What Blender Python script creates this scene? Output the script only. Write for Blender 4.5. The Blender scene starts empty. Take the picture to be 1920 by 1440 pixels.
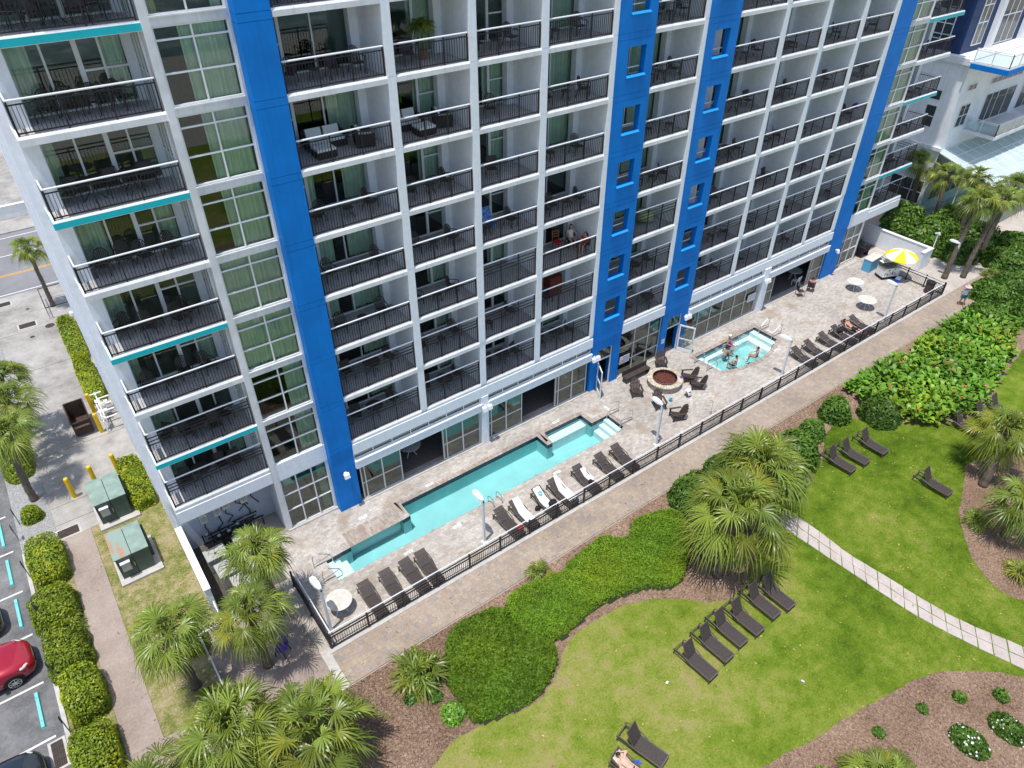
import bpy, math, random
import numpy as np
from mathutils import Vector, Matrix
from mathutils.geometry import tessellate_polygon
random.seed(7); RNG = np.random.default_rng(7)
SC = bpy.context.scene
R = math.radians
# ------------------------------------------------------------------ camera
cd = bpy.data.cameras.new('camera'); cam = bpy.data.objects.new('camera', cd); SC.collection.objects.link(cam)
cd.sensor_width = 36; cd.lens = 1343.3 / 1920 * 36; cd.clip_start = 0.5; cd.clip_end = 3000
PITCH, YAW, ROLL = 0.659228, 0.632807, -0.001123
_F = Vector((math.sin(YAW)*math.cos(PITCH), math.cos(YAW)*math.cos(PITCH), -math.sin(PITCH)))
_R = Vector((math.cos(YAW), -math.sin(YAW), 0)); _U = _R.cross(_F)
_R2 = math.cos(ROLL)*_R + math.sin(ROLL)*_U; _U2 = -math.sin(ROLL)*_R + math.cos(ROLL)*_U
_m = Matrix((_R2, _U2, -_F)).transposed().to_4x4(); _m.translation = Vector((-5.2962, -26.3167, 28.8107))
cam.matrix_world = _m; SC.camera = cam
# ------------------------------------------------------------------ sky, sun, exposure
SUNV = Vector((-0.22, -0.075, 1.0)).normalized()          # towards the sun
W = bpy.data.worlds.new('World'); SC.world = W; W.use_nodes = True
_n = W.node_tree.nodes; _n.clear()
_bg = _n.new('ShaderNodeBackground'); _o = _n.new('ShaderNodeOutputWorld'); _s = _n.new('ShaderNodeTexSky')
_s.sky_type = 'NISHITA'; _s.sun_disc = False
_s.sun_elevation = math.asin(SUNV.z); _s.sun_rotation = math.atan2(SUNV.x, SUNV.y)
_s.air_density = 1.0; _s.dust_density = 1.5
_bg.inputs[1].default_value = 0.15
W.node_tree.links.new(_s.outputs[0], _bg.inputs[0]); W.node_tree.links.new(_bg.outputs[0], _o.inputs[0])
sl = bpy.data.lights.new('sun', 'SUN'); sl.energy = 3.3; sl.angle = R(0.5); sl.color = (1, .96, .9)
sun = bpy.data.objects.new('sun', sl); SC.collection.objects.link(sun)
sun.rotation_euler = SUNV.to_track_quat('Z', 'Y').to_euler()
SC.view_settings.view_transform = 'Standard'; SC.view_settings.look = 'None'
SC.view_settings.gamma = 1; SC.view_settings.exposure = 0.45
SC.cycles.max_bounces = 8; SC.cycles.transparent_max_bounces = 12; SC.cycles.caustics_reflective = False; SC.cycles.caustics_refractive = False

# ------------------------------------------------------------------ materials
def nodes(name):
    m = bpy.data.materials.new(name); m.use_nodes = True
    t = m.node_tree; b = t.nodes['Principled BSDF']; return m, t, b
def L_(t, a, b): t.links.new(a, b)
def mat(name, col, rough=.6, metal=0, var=.12, scale=3.0, bump=0, bscale=40, spec=.4, coat=0, var2=0, scale2=.4, streak=0):
    """painted / plain surface with mottling of its own colour"""
    m, t, b = nodes(name); N = t.nodes
    tc = N.new('ShaderNodeTexCoord')
    nz = N.new('ShaderNodeTexNoise'); nz.inputs['Scale'].default_value = scale; nz.inputs['Detail'].default_value = 6
    L_(t, tc.outputs['Object'], nz.inputs['Vector'])
    cr = N.new('ShaderNodeValToRGB'); e = cr.color_ramp.elements
    e[0].position = .3; e[1].position = .7
    lo = [max(0, c*(1-var)) for c in col]; hi = [min(1, c*(1+var)) for c in col]
    e[0].color = (*lo, 1); e[1].color = (*hi, 1)
    L_(t, nz.outputs['Fac'], cr.inputs['Fac']); out = cr.outputs['Color']
    if var2:
        n2 = N.new('ShaderNodeTexNoise'); n2.inputs['Scale'].default_value = scale2; n2.inputs['Detail'].default_value = 3
        L_(t, tc.outputs['Object'], n2.inputs['Vector'])
        r2 = N.new('ShaderNodeMapRange'); r2.inputs[1].default_value = .3; r2.inputs[2].default_value = .7
        r2.inputs[3].default_value = 1-var2; r2.inputs[4].default_value = 1+var2*.5
        L_(t, n2.outputs['Fac'], r2.inputs[0])
        mx = N.new('ShaderNodeVectorMath'); mx.operation = 'SCALE'
        L_(t, out, mx.inputs[0]); L_(t, r2.outputs[0], mx.inputs['Scale']); out = mx.outputs[0]
    if streak:   # rain runs: noise stretched down the wall
        mp = N.new('ShaderNodeMapping'); mp.inputs['Scale'].default_value = (3.2, 3.2, .16); L_(t, tc.outputs['Object'], mp.inputs[0])
        n3 = N.new('ShaderNodeTexNoise'); n3.inputs['Scale'].default_value = 1.6; n3.inputs['Detail'].default_value = 7; n3.inputs['Roughness'].default_value = .7; L_(t, mp.outputs[0], n3.inputs['Vector'])
        r3 = N.new('ShaderNodeMapRange'); r3.inputs[1].default_value = .5; r3.inputs[2].default_value = .72; r3.inputs[3].default_value = 1; r3.inputs[4].default_value = 1-streak
        L_(t, n3.outputs['Fac'], r3.inputs[0]); m3 = N.new('ShaderNodeVectorMath'); m3.operation = 'SCALE'; L_(t, out, m3.inputs[0]); L_(t, r3.outputs[0], m3.inputs['Scale']); out = m3.outputs[0]
    L_(t, out, b.inputs['Base Color'])
    b.inputs['Roughness'].default_value = rough; b.inputs['Metallic'].default_value = metal
    b.inputs['Specular IOR Level'].default_value = spec; b.inputs['Coat Weight'].default_value = coat
    if bump:
        bz = N.new('ShaderNodeTexNoise'); bz.inputs['Scale'].default_value = bscale; bz.inputs['Detail'].default_value = 4
        L_(t, tc.outputs['Object'], bz.inputs['Vector'])
        bp = N.new('ShaderNodeBump'); bp.inputs['Strength'].default_value = bump; bp.inputs['Distance'].default_value = .02
        L_(t, bz.outputs['Fac'], bp.inputs['Height']); L_(t, bp.outputs[0], b.inputs['Normal'])
    return m
def leafmat(name, col, rough=.5, trans=.25):
    m, t, b = nodes(name); N = t.nodes
    at = N.new('ShaderNodeAttribute'); at.attribute_name = 'tint'
    mx = N.new('ShaderNodeVectorMath'); mx.operation = 'MULTIPLY'; mx.inputs[1].default_value = col
    L_(t, at.outputs['Color'], mx.inputs[0]); L_(t, mx.outputs[0], b.inputs['Base Color'])
    b.inputs['Roughness'].default_value = rough; b.inputs['Specular IOR Level'].default_value = .35
    if trans:
        tr = N.new('ShaderNodeBsdfTranslucent'); L_(t, mx.outputs[0], tr.inputs[0])
        ms = N.new('ShaderNodeMixShader'); ms.inputs[0].default_value = trans
        L_(t, b.outputs[0], ms.inputs[1]); L_(t, tr.outputs[0], ms.inputs[2])
        L_(t, ms.outputs[0], N['Material Output'].inputs[0])
    return m
def glassmat(name, tint, refl=.10, rough=.015):
    m, t, b = nodes(name); N = t.nodes; N.remove(b)
    tr = N.new('ShaderNodeBsdfTransparent'); tr.inputs[0].default_value = (*tint, 1)
    gl = N.new('ShaderNodeBsdfGlossy'); gl.inputs['Roughness'].default_value = rough; gl.inputs[0].default_value = (.9, 1, .97, 1)
    fr = N.new('ShaderNodeFresnel'); fr.inputs[0].default_value = 1.5
    ad = N.new('ShaderNodeMath'); ad.operation = 'ADD'; ad.inputs[1].default_value = refl; ad.use_clamp = True
    L_(t, fr.outputs[0], ad.inputs[0])
    ms = N.new('ShaderNodeMixShader'); L_(t, ad.outputs[0], ms.inputs[0]); L_(t, tr.outputs[0], ms.inputs[1]); L_(t, gl.outputs[0], ms.inputs[2])
    L_(t, ms.outputs[0], N['Material Output'].inputs[0]); return m
def pavermat(name, cols, mortar, bw, bh, rough=.8, blotch=(1, 1), stain=None, rot=0):
    """brick-laid pavers: each block its own tone, joints, broad weathering"""
    m, t, b = nodes(name); N = t.nodes
    tc = N.new('ShaderNodeTexCoord'); mp = N.new('ShaderNodeMapping'); mp.inputs['Rotation'].default_value = (0, 0, rot)
    L_(t, tc.outputs['Object'], mp.inputs[0])
    sep = N.new('ShaderNodeSeparateXYZ'); L_(t, mp.outputs[0], sep.inputs[0])
    def math_(op, a, b_=None, val=None):
        n = N.new('ShaderNodeMath'); n.operation = op
        L_(t, a, n.inputs[0])
        if b_ is not None: L_(t, b_, n.inputs[1])
        if val is not None: n.inputs[1].default_value = val
        return n.outputs[0]
    ry = math_('FLOOR', math_('DIVIDE', sep.outputs[1], val=bh))
    off = math_('MULTIPLY', ry, val=.37)
    xx = math_('ADD', math_('DIVIDE', sep.outputs[0], val=bw), off)
    rx = math_('FLOOR', xx)
    cb = N.new('ShaderNodeCombineXYZ'); L_(t, rx, cb.inputs[0]); L_(t, ry, cb.inputs[1])
    wn = N.new('ShaderNodeTexWhiteNoise'); wn.noise_dimensions = '2D'; L_(t, cb.outputs[0], wn.inputs['Vector'])
    cr = N.new('ShaderNodeValToRGB'); cr.color_ramp.interpolation = 'CONSTANT'; e = cr.color_ramp.elements
    n = len(cols)
    while len(e) < n: e.new(0)
    for i, c in enumerate(cols): e[i].position = i/n; e[i].color = (*c, 1)
    L_(t, wn.outputs['Value'], cr.inputs['Fac']); out = cr.outputs['Color']
    fx = math_('FRACT', xx); fy = math_('FRACT', math_('DIVIDE', sep.outputs[1], val=bh))
    jx = math_('LESS_THAN', fx, val=.012/bw); jy = math_('LESS_THAN', fy, val=.012/bh)
    j = math_('MAXIMUM', jx, jy)
    mx = N.new('ShaderNodeMix'); mx.data_type = 'RGBA'; L_(t, j, mx.inputs[0]); L_(t, out, mx.inputs[6]); mx.inputs[7].default_value = (*mortar, 1)
    out = mx.outputs[2]
    for sc, lo, hi, det in ((.35, blotch[0], blotch[1], 5), (9, .88, 1.1, 6)):
        nz = N.new('ShaderNodeTexNoise'); nz.inputs['Scale'].default_value = sc; nz.inputs['Detail'].default_value = det
        L_(t, tc.outputs['Object'], nz.inputs['Vector'])
        mr = N.new('ShaderNodeMapRange'); mr.inputs[1].default_value = .35; mr.inputs[2].default_value = .65; mr.inputs[3].default_value = lo; mr.inputs[4].default_value = hi
        L_(t, nz.outputs['Fac'], mr.inputs[0])
        vm = N.new('ShaderNodeVectorMath'); vm.operation = 'SCALE'; L_(t, out, vm.inputs[0]); L_(t, mr.outputs[0], vm.inputs['Scale']); out = vm.outputs[0]
    if stain:
        nz = N.new('ShaderNodeTexNoise'); nz.inputs['Scale'].default_value = .55; nz.inputs['Detail'].default_value = 7
        L_(t, tc.outputs['Object'], nz.inputs['Vector'])
        mr = N.new('ShaderNodeMapRange'); mr.inputs[1].default_value = .56; mr.inputs[2].default_value = .72; mr.inputs[4].default_value = .8
        L_(t, nz.outputs['Fac'], mr.inputs[0])
        m2 = N.new('ShaderNodeMix'); m2.data_type = 'RGBA'; L_(t, mr.outputs[0], m2.inputs[0]); L_(t, out, m2.inputs[6]); m2.inputs[7].default_value = (*stain, 1); out = m2.outputs[2]
    L_(t, out, b.inputs['Base Color']); b.inputs['Roughness'].default_value = rough; b.inputs['Specular IOR Level'].default_value = .25
    return m
def groundmat(name, stops, scales=(.25, 1.3, 9), weights=(.5, .3, .35), rough=.95, bump=.4, bscale=30):
    """earth, turf, gravel: summed noises through a colour ramp"""
    m, t, b = nodes(name); N = t.nodes; tc = N.new('ShaderNodeTexCoord'); acc = None
    for s, w in zip(scales, weights):
        nz = N.new('ShaderNodeTexNoise'); nz.inputs['Scale'].default_value = s; nz.inputs['Detail'].default_value = 8; nz.inputs['Roughness'].default_value = .65
        L_(t, tc.outputs['Object'], nz.inputs['Vector'])
        sb = N.new('ShaderNodeMath'); sb.operation = 'SUBTRACT'; sb.inputs[1].default_value = .5; L_(t, nz.outputs['Fac'], sb.inputs[0])
        ml = N.new('ShaderNodeMath'); ml.operation = 'MULTIPLY_ADD'; ml.inputs[1].default_value = w*2.2
        L_(t, sb.outputs[0], ml.inputs[0])
        if acc is None: ml.inputs[2].default_value = .5
        else: L_(t, acc, ml.inputs[2])
        acc = ml.outputs[0]
    cr = N.new('ShaderNodeValToRGB'); e = cr.color_ramp.elements
    while len(e) < len(stops): e.new(.5)
    for i, (p, c) in enumerate(stops): e[i].position = p; e[i].color = (*c, 1)
    L_(t, acc, cr.inputs['Fac']); L_(t, cr.outputs['Color'], b.inputs['Base Color'])
    b.inputs['Roughness'].default_value = rough; b.inputs['Specular IOR Level'].default_value = .15
    if bump:
        bz = N.new('ShaderNodeTexNoise'); bz.inputs['Scale'].default_value = bscale; bz.inputs['Detail'].default_value = 5
        L_(t, tc.outputs['Object'], bz.inputs['Vector'])
        bp = N.new('ShaderNodeBump'); bp.inputs['Strength'].default_value = bump; bp.inputs['Distance'].default_value = .04
        L_(t, bz.outputs['Fac'], bp.inputs['Height']); L_(t, bp.outputs[0], b.inputs['Normal'])
    return m
def watermat(name, tint, wscale=3.0, bump=.15, foam=False):
    m = glassmat(name, tint, refl=.0, rough=.03); t = m.node_tree; N = t.nodes
    tc = N.new('ShaderNodeTexCoord'); nz = N.new('ShaderNodeTexNoise'); nz.inputs['Scale'].default_value = wscale; nz.inputs['Detail'].default_value = 3
    L_(t, tc.outputs['Object'], nz.inputs['Vector'])
    bp = N.new('ShaderNodeBump'); bp.inputs['Strength'].default_value = bump; bp.inputs['Distance'].default_value = .1
    L_(t, nz.outputs['Fac'], bp.inputs['Height'])
    for n in N:
        if n.type in ('BSDF_GLOSSY', 'FRESNEL'): L_(t, bp.outputs[0], n.inputs['Normal'])
    if foam:   # churned bubbles where the jets run
        n1 = N.new('ShaderNodeTexNoise'); n1.inputs['Scale'].default_value = 1.1; n1.inputs['Detail'].default_value = 9; n1.inputs['Roughness'].default_value = .72
        L_(t, tc.outputs['Object'], n1.inputs['Vector']); mr = N.new('ShaderNodeMapRange'); mr.inputs[1].default_value = .50; mr.inputs[2].default_value = .74; mr.inputs[4].default_value = .75
        L_(t, n1.outputs['Fac'], mr.inputs[0]); df = N.new('ShaderNodeBsdfDiffuse'); df.inputs[0].default_value = (.62, .74, .76, 1)
        out = N['Material Output'].inputs[0]; src = out.links[0].from_socket; m2 = N.new('ShaderNodeMixShader')
        L_(t, mr.outputs[0], m2.inputs[0]); L_(t, src, m2.inputs[1]); L_(t, df.outputs[0], m2.inputs[2]); L_(t, m2.outputs[0], out)
    return m
M = {}
M['white'] = mat('white_stucco', (.82, .83, .84), .75, var=.04, scale=2, var2=.08, scale2=.5, bump=.08, bscale=60, streak=.16)
M['wall'] = mat('pale_wall', (.80, .83, .865), .8, var=.05, scale=4, bump=.1, bscale=50, streak=.06)
M['slab'] = mat('slab_edge_paint', (.735, .74, .745), .7, var=.05, scale=3, var2=.14, scale2=.8, streak=.18)
M['blue'] = mat('blue_paint', (.0, .185, .61), .6, var=.06, scale=1.5, var2=.12, scale2=.6, bump=.05, spec=.25, streak=.16)
M['sill'] = mat('light_blue_paint', (.012, .27, .64), .5, var=.04)
M['navy'] = mat('navy_paint', (.008, .034, .115), .6, var=.08, var2=.1)
M['teal'] = mat('teal_paint', (.005, .46, .52), .5, var=.05)
M['frame'] = mat('white_frame', (.74, .76, .76), .45, var=.03)
M['alu'] = mat('pale_alu', (.62, .63, .60), .4, metal=.2, var=.04)
M['floor'] = mat('balcony_tile', (.46, .445, .44), .8, var=.2, scale=9, var2=.2, scale2=1)
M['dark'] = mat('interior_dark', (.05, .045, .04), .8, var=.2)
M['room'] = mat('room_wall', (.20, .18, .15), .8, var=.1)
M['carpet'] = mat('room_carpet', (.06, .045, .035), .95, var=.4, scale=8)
M['iron'] = mat('black_iron', (.018, .017, .022), .45, var=.2)
M['rail'] = mat('white_rail', (.70, .72, .75), .35, var=.02)
M['steel'] = mat('steel', (.55, .55, .55), .28, metal=.9, var=.05)
M['resin'] = mat('brown_resin', (.062, .045, .040), .5, var=.2)
M['sling'] = mat('brown_sling', (.055, .043, .040), .62, var=.25, scale=12)
M['slingframe'] = mat('brown_frame', (.095, .080, .070), .42, var=.15)
M['wicker'] = mat('dark_wicker', (.022, .018, .018), .7, var=.3, scale=30)
M['cushion'] = mat('white_cushion', (.72, .73, .72), .9, var=.05)
M['towel'] = mat('white_towel', (.68, .68, .70), .95, var=.08, scale=14, bump=.3, bscale=60)
M['curtain'] = mat('curtain_cloth', (.80, .82, .74), .9, var=.08)
M['ycurtain'] = mat('yellow_curtain', (.62, .52, .25), .9, var=.08)
M['glass'] = glassmat('window_glass', (.72, .88, .78), .035)
M['glass2'] = glassmat('door_glass', (.50, .66, .58), .07)
M['clear'] = glassmat('clear_glass', (.75, .88, .86), .10)
M['plaster'] = mat('pool_plaster', (.28, .61, .63), .7, var=.06, scale=1.2, var2=.10, scale2=.25)
M['step'] = mat('pool_step', (.72, .84, .86), .7, var=.04)
M['navytile'] = mat('navy_tile', (.012, .022, .06), .25, var=.4, scale=8)
M['water'] = watermat('pool_water', (.88, .97, .97), 2.2, .22)
M['tubwater'] = watermat('tub_water', (.90, .98, .98), 5, .6, foam=True)
M['deck'] = pavermat('deck_pavers', [(.40, .362, .325), (.44, .41, .375), (.355, .315, .28), (.425, .38, .345), (.385, .352, .32), (.465, .435, .40)], (.31, .28, .245), .25, .16, blotch=(.84, 1.12), stain=(.28, .225, .16))
M['coping'] = pavermat('coping_brick', [(.33, .27, .22), (.38, .34, .31), (.29, .215, .17), (.36, .31, .28), (.30, .265, .23)], (.24, .20, .17), .12, .30, blotch=(.85, 1.1))
M['prom'] = pavermat('promenade_pavers', [(.325, .262, .212), (.345, .285, .225), (.305, .25, .21), (.335, .268, .208), (.275, .24, .215), (.35, .29, .215), (.315, .25, .20)], (.26, .21, .18), .24, .24, blotch=(.86, 1.08))
M['pinkpath'] = groundmat('worn_pink_concrete', [(.15, (.20, .16, .14)), (.5, (.30, .245, .21)), (.85, (.38, .325, .285))], weights=(.4, .3, .4), bump=.1)
M['concrete'] = groundmat('worn_concrete', [(.1, (.17, .16, .15)), (.45, (.30, .285, .265)), (.8, (.40, .385, .36))], weights=(.75, .45, .25), bump=.08)
M['kerb'] = mat('kerb_concrete', (.46, .44, .41), .9, var=.12, scale=5, var2=.12, scale2=1)
M['asphalt'] = groundmat('asphalt', [(.1, (.07, .07, .073)), (.45, (.135, .135, .14)), (.85, (.22, .22, .22))], weights=(.7, .45, .3), bump=.15, bscale=60)
M['road'] = groundmat('road_asphalt', [(.1, (.15, .15, .16)), (.5, (.205, .205, .215)), (.9, (.26, .26, .27))], weights=(.4, .3, .2), bump=.1)
M['gravel'] = groundmat('grey_gravel', [(.15, (.12, .12, .12)), (.5, (.27, .27, .27)), (.85, (.46, .46, .45))], scales=(1, 14, 30), weights=(.15, .7, .5))
M['mulch'] = groundmat('bark_mulch', [(.1, (.085, .053, .034)), (.4, (.200, .131, .090)), (.65, (.285, .195, .142)), (.95, (.47, .365, .28))], scales=(.4, 9, 26), weights=(.40, .6, .75), bump=.8, bscale=40)
def lawnmat():
    m, t, b = nodes('lawn_turf'); N = t.nodes; tc = N.new('ShaderNodeTexCoord')
    def noise(sc, det=8, rough=.65):
        n = N.new('ShaderNodeTexNoise'); n.inputs['Scale'].default_value = sc; n.inputs['Detail'].default_value = det; n.inputs['Roughness'].default_value = rough; L_(t, tc.outputs['Object'], n.inputs['Vector']); return n.outputs['Fac']
    def ma(op, a, c, k=None):
        n = N.new('ShaderNodeMath'); n.operation = op
        for i, q in enumerate((a, c, k)):
            if q is None: continue
            if isinstance(q, (int, float)): n.inputs[i].default_value = q
            else: L_(t, q, n.inputs[i])
        return n.outputs[0]
    sp = N.new('ShaderNodeSeparateXYZ'); L_(t, tc.outputs['Object'], sp.inputs[0])
    dry = N.new('ShaderNodeMapRange'); dry.inputs[1].default_value = 6; dry.inputs[2].default_value = 25; dry.inputs[3].default_value = .30; dry.inputs[4].default_value = -.16
    L_(t, sp.outputs[0], dry.inputs[0])
    acc = ma('MULTIPLY_ADD', ma('SUBTRACT', noise(.22, 5, .55), .5), 1.5, .5)
    acc = ma('MULTIPLY_ADD', ma('SUBTRACT', noise(1.5), .5), 1.15, acc); acc = ma('MULTIPLY_ADD', ma('SUBTRACT', noise(11), .5), .95, acc); acc = ma('ADD', acc, dry.outputs[0])
    cr = N.new('ShaderNodeValToRGB'); e = cr.color_ramp.elements; st = [(.0, (.048, .082, .007)), (.25, (.088, .148, .010)), (.48, (.140, .200, .018)), (.70, (.212, .242, .042)), (.92, (.29, .265, .085)), (1.0, (.30, .235, .12))]
    while len(e) < len(st): e.new(.5)
    for i, (p, c) in enumerate(st): e[i].position = p; e[i].color = (c[0]*.93, c[1]*.95, c[2], 1)
    L_(t, acc, cr.inputs['Fac']); col = cr.outputs[0]
    w = N.new('ShaderNodeMapRange'); w.inputs[1].default_value = .60; w.inputs[2].default_value = .74; w.inputs[4].default_value = .55; L_(t, noise(.75, 9, .7), w.inputs[0])
    mx = N.new('ShaderNodeMix'); mx.data_type = 'RGBA'; L_(t, w.outputs[0], mx.inputs[0]); L_(t, col, mx.inputs[6]); mx.inputs[7].default_value = (.135, .125, .055, 1)
    L_(t, mx.outputs[2], b.inputs['Base Color']); b.inputs['Roughness'].default_value = .95; b.inputs['Specular IOR Level'].default_value = .1
    bp = N.new('ShaderNodeBump'); bp.inputs['Strength'].default_value = .6; bp.inputs['Distance'].default_value = .04; L_(t, noise(25, 5), bp.inputs['Height']); L_(t, bp.outputs[0], b.inputs['Normal'])
    return m
M['lawn'] = lawnmat()
M['dryturf'] = groundmat('dry_turf', [(.1, (.075, .11, .018)), (.42, (.165, .175, .05)), (.6, (.27, .23, .115)), (.95, (.37, .30, .20))], scales=(.5, 2.2, 12), weights=(.55, .55, .55))
M['sand'] = groundmat('beach_sand', [(.2, (.36, .325, .28)), (.8, (.46, .42, .37))], weights=(.4, .3, .2))
M['stripe'] = mat('white_paint_line', (.62, .62, .60), .8, var=.15, scale=8)
M['yellowline'] = mat('yellow_paint_line', (.60, .33, .03), .8, var=.15, scale=8)
M['ltteal'] = mat('pale_teal_paint', (.16, .52, .52), .7, var=.1, scale=6)
M['bollard'] = mat('yellow_bollard_paint', (.68, .44, .005), .45, var=.08)
M['rust'] = mat('rusty_brown', (.055, .035, .028), .85, var=.4, scale=5)
M['tgreen'] = mat('transformer_green', (.055, .085, .072), .5, var=.12, var2=.12)
M['tgreentop'] = mat('pale_green_lid', (.21, .29, .25), .6, var=.10, var2=.2, scale2=2)  # lids take a paler green than the cabinet sides
M['greybox'] = mat('grey_metal', (.38, .38, .35), .5, var=.08)
M['bark'] = mat('palm_bark', (.13, .105, .085), .95, var=.35, scale=9, bump=.9, bscale=14)
M['palm'] = leafmat('palm_leaf', (.165, .238, .040), .36, .22)
M['hedge'] = leafmat('hedge_leaf', (.175, .262, .016), .45, .2)
M['shrub'] = leafmat('shrub_leaf', (.07, .155, .022), .42, .2)
M['canna'] = leafmat('canna_leaf', (.125, .27, .026), .40, .22)
M['jun'] = leafmat('groundcover_leaf', (.105, .21, .010), .6, .15)
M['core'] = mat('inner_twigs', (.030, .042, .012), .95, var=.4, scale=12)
M['dryleaf'] = leafmat('dry_leaf', (.42, .34, .20), .7, .1)
M['petal'] = mat('white_petal', (.78, .74, .74), .6, var=.06)
M['redpetal'] = mat('red_petal', (.55, .05, .03), .6, var=.2)
M['stone'] = mat('stacked_stone', (.36, .32, .28), .85, var=.35, scale=7, bump=.6, bscale=9)
M['lava'] = groundmat('red_lava_rock', [(.15, (.03, .012, .01)), (.5, (.12, .04, .03)), (.85, (.22, .09, .06))], scales=(6, 22, 40), weights=(.2, .8, .4), bump=1, bscale=22)
M['copper'] = mat('dark_copper', (.16, .06, .05), .35, metal=.5, var=.15)
M['skin'] = mat('tan_skin', (.47, .25, .17), .5, var=.05)
M['skin2'] = mat('pale_skin', (.58, .36, .27), .5, var=.05)
M['hair'] = mat('dark_hair', (.022, .014, .010), .6, var=.2, scale=30)
M['black'] = mat('black_cloth', (.012, .012, .015), .8, var=.2)
M['red'] = mat('red_cloth', (.55, .035, .04), .8, var=.1)
M['pink'] = mat('pink_cloth', (.72, .42, .44), .8, var=.08)
M['tealcloth'] = mat('teal_cloth', (.02, .17, .20), .8, var=.15)
M['purple'] = mat('purple_cloth', (.10, .02, .28), .8, var=.15)
M['bluecloth'] = mat('blue_cloth', (.02, .12, .60), .8, var=.15)
M['skyblue'] = mat('sky_blue_paint', (.10, .38, .60), .5, var=.05)
M['cream'] = mat('cream_top', (.60, .575, .52), .7, var=.10, scale=6, var2=.15, scale2=2)
M['wood'] = mat('orange_wood', (.30, .11, .03), .5, var=.2, scale=14)
M['redwood'] = mat('reddish_wood', (.17, .035, .02), .5, var=.2, scale=10)
M['carred'] = mat('red_car_paint', (.36, .006, .025), .25, metal=.25, var=.03, coat=1)
M['cardark'] = mat('dark_car_paint', (.018, .028, .035), .25, metal=.3, var=.03, coat=1)
M['carbrown'] = mat('brown_car_paint', (.07, .018, .012), .25, metal=.3, var=.03, coat=1)
M['tyre'] = mat('tyre_rubber', (.014, .014, .015), .8, var=.2)
M['carglass'] = mat('car_glass', (.015, .025, .028), .08, var=.05, spec=.8)
M['lens'] = mat('headlight_lens', (.55, .55, .52), .12, var=.1, scale=20)
M['yellowfab'] = mat('yellow_fabric', (.72, .62, .02), .8, var=.05)
M['whitefab'] = mat('white_fabric', (.80, .80, .76), .8, var=.03)
M['greensign'] = mat('grey_green_back', (.16, .24, .24), .5, metal=.3, var=.1)
M['greencloth'] = mat('pale_green_cloth', (.42, .50, .28), .9, var=.08)
M['brick'] = mat('red_brick', (.32, .14, .10), .9, var=.2, scale=6)

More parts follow.
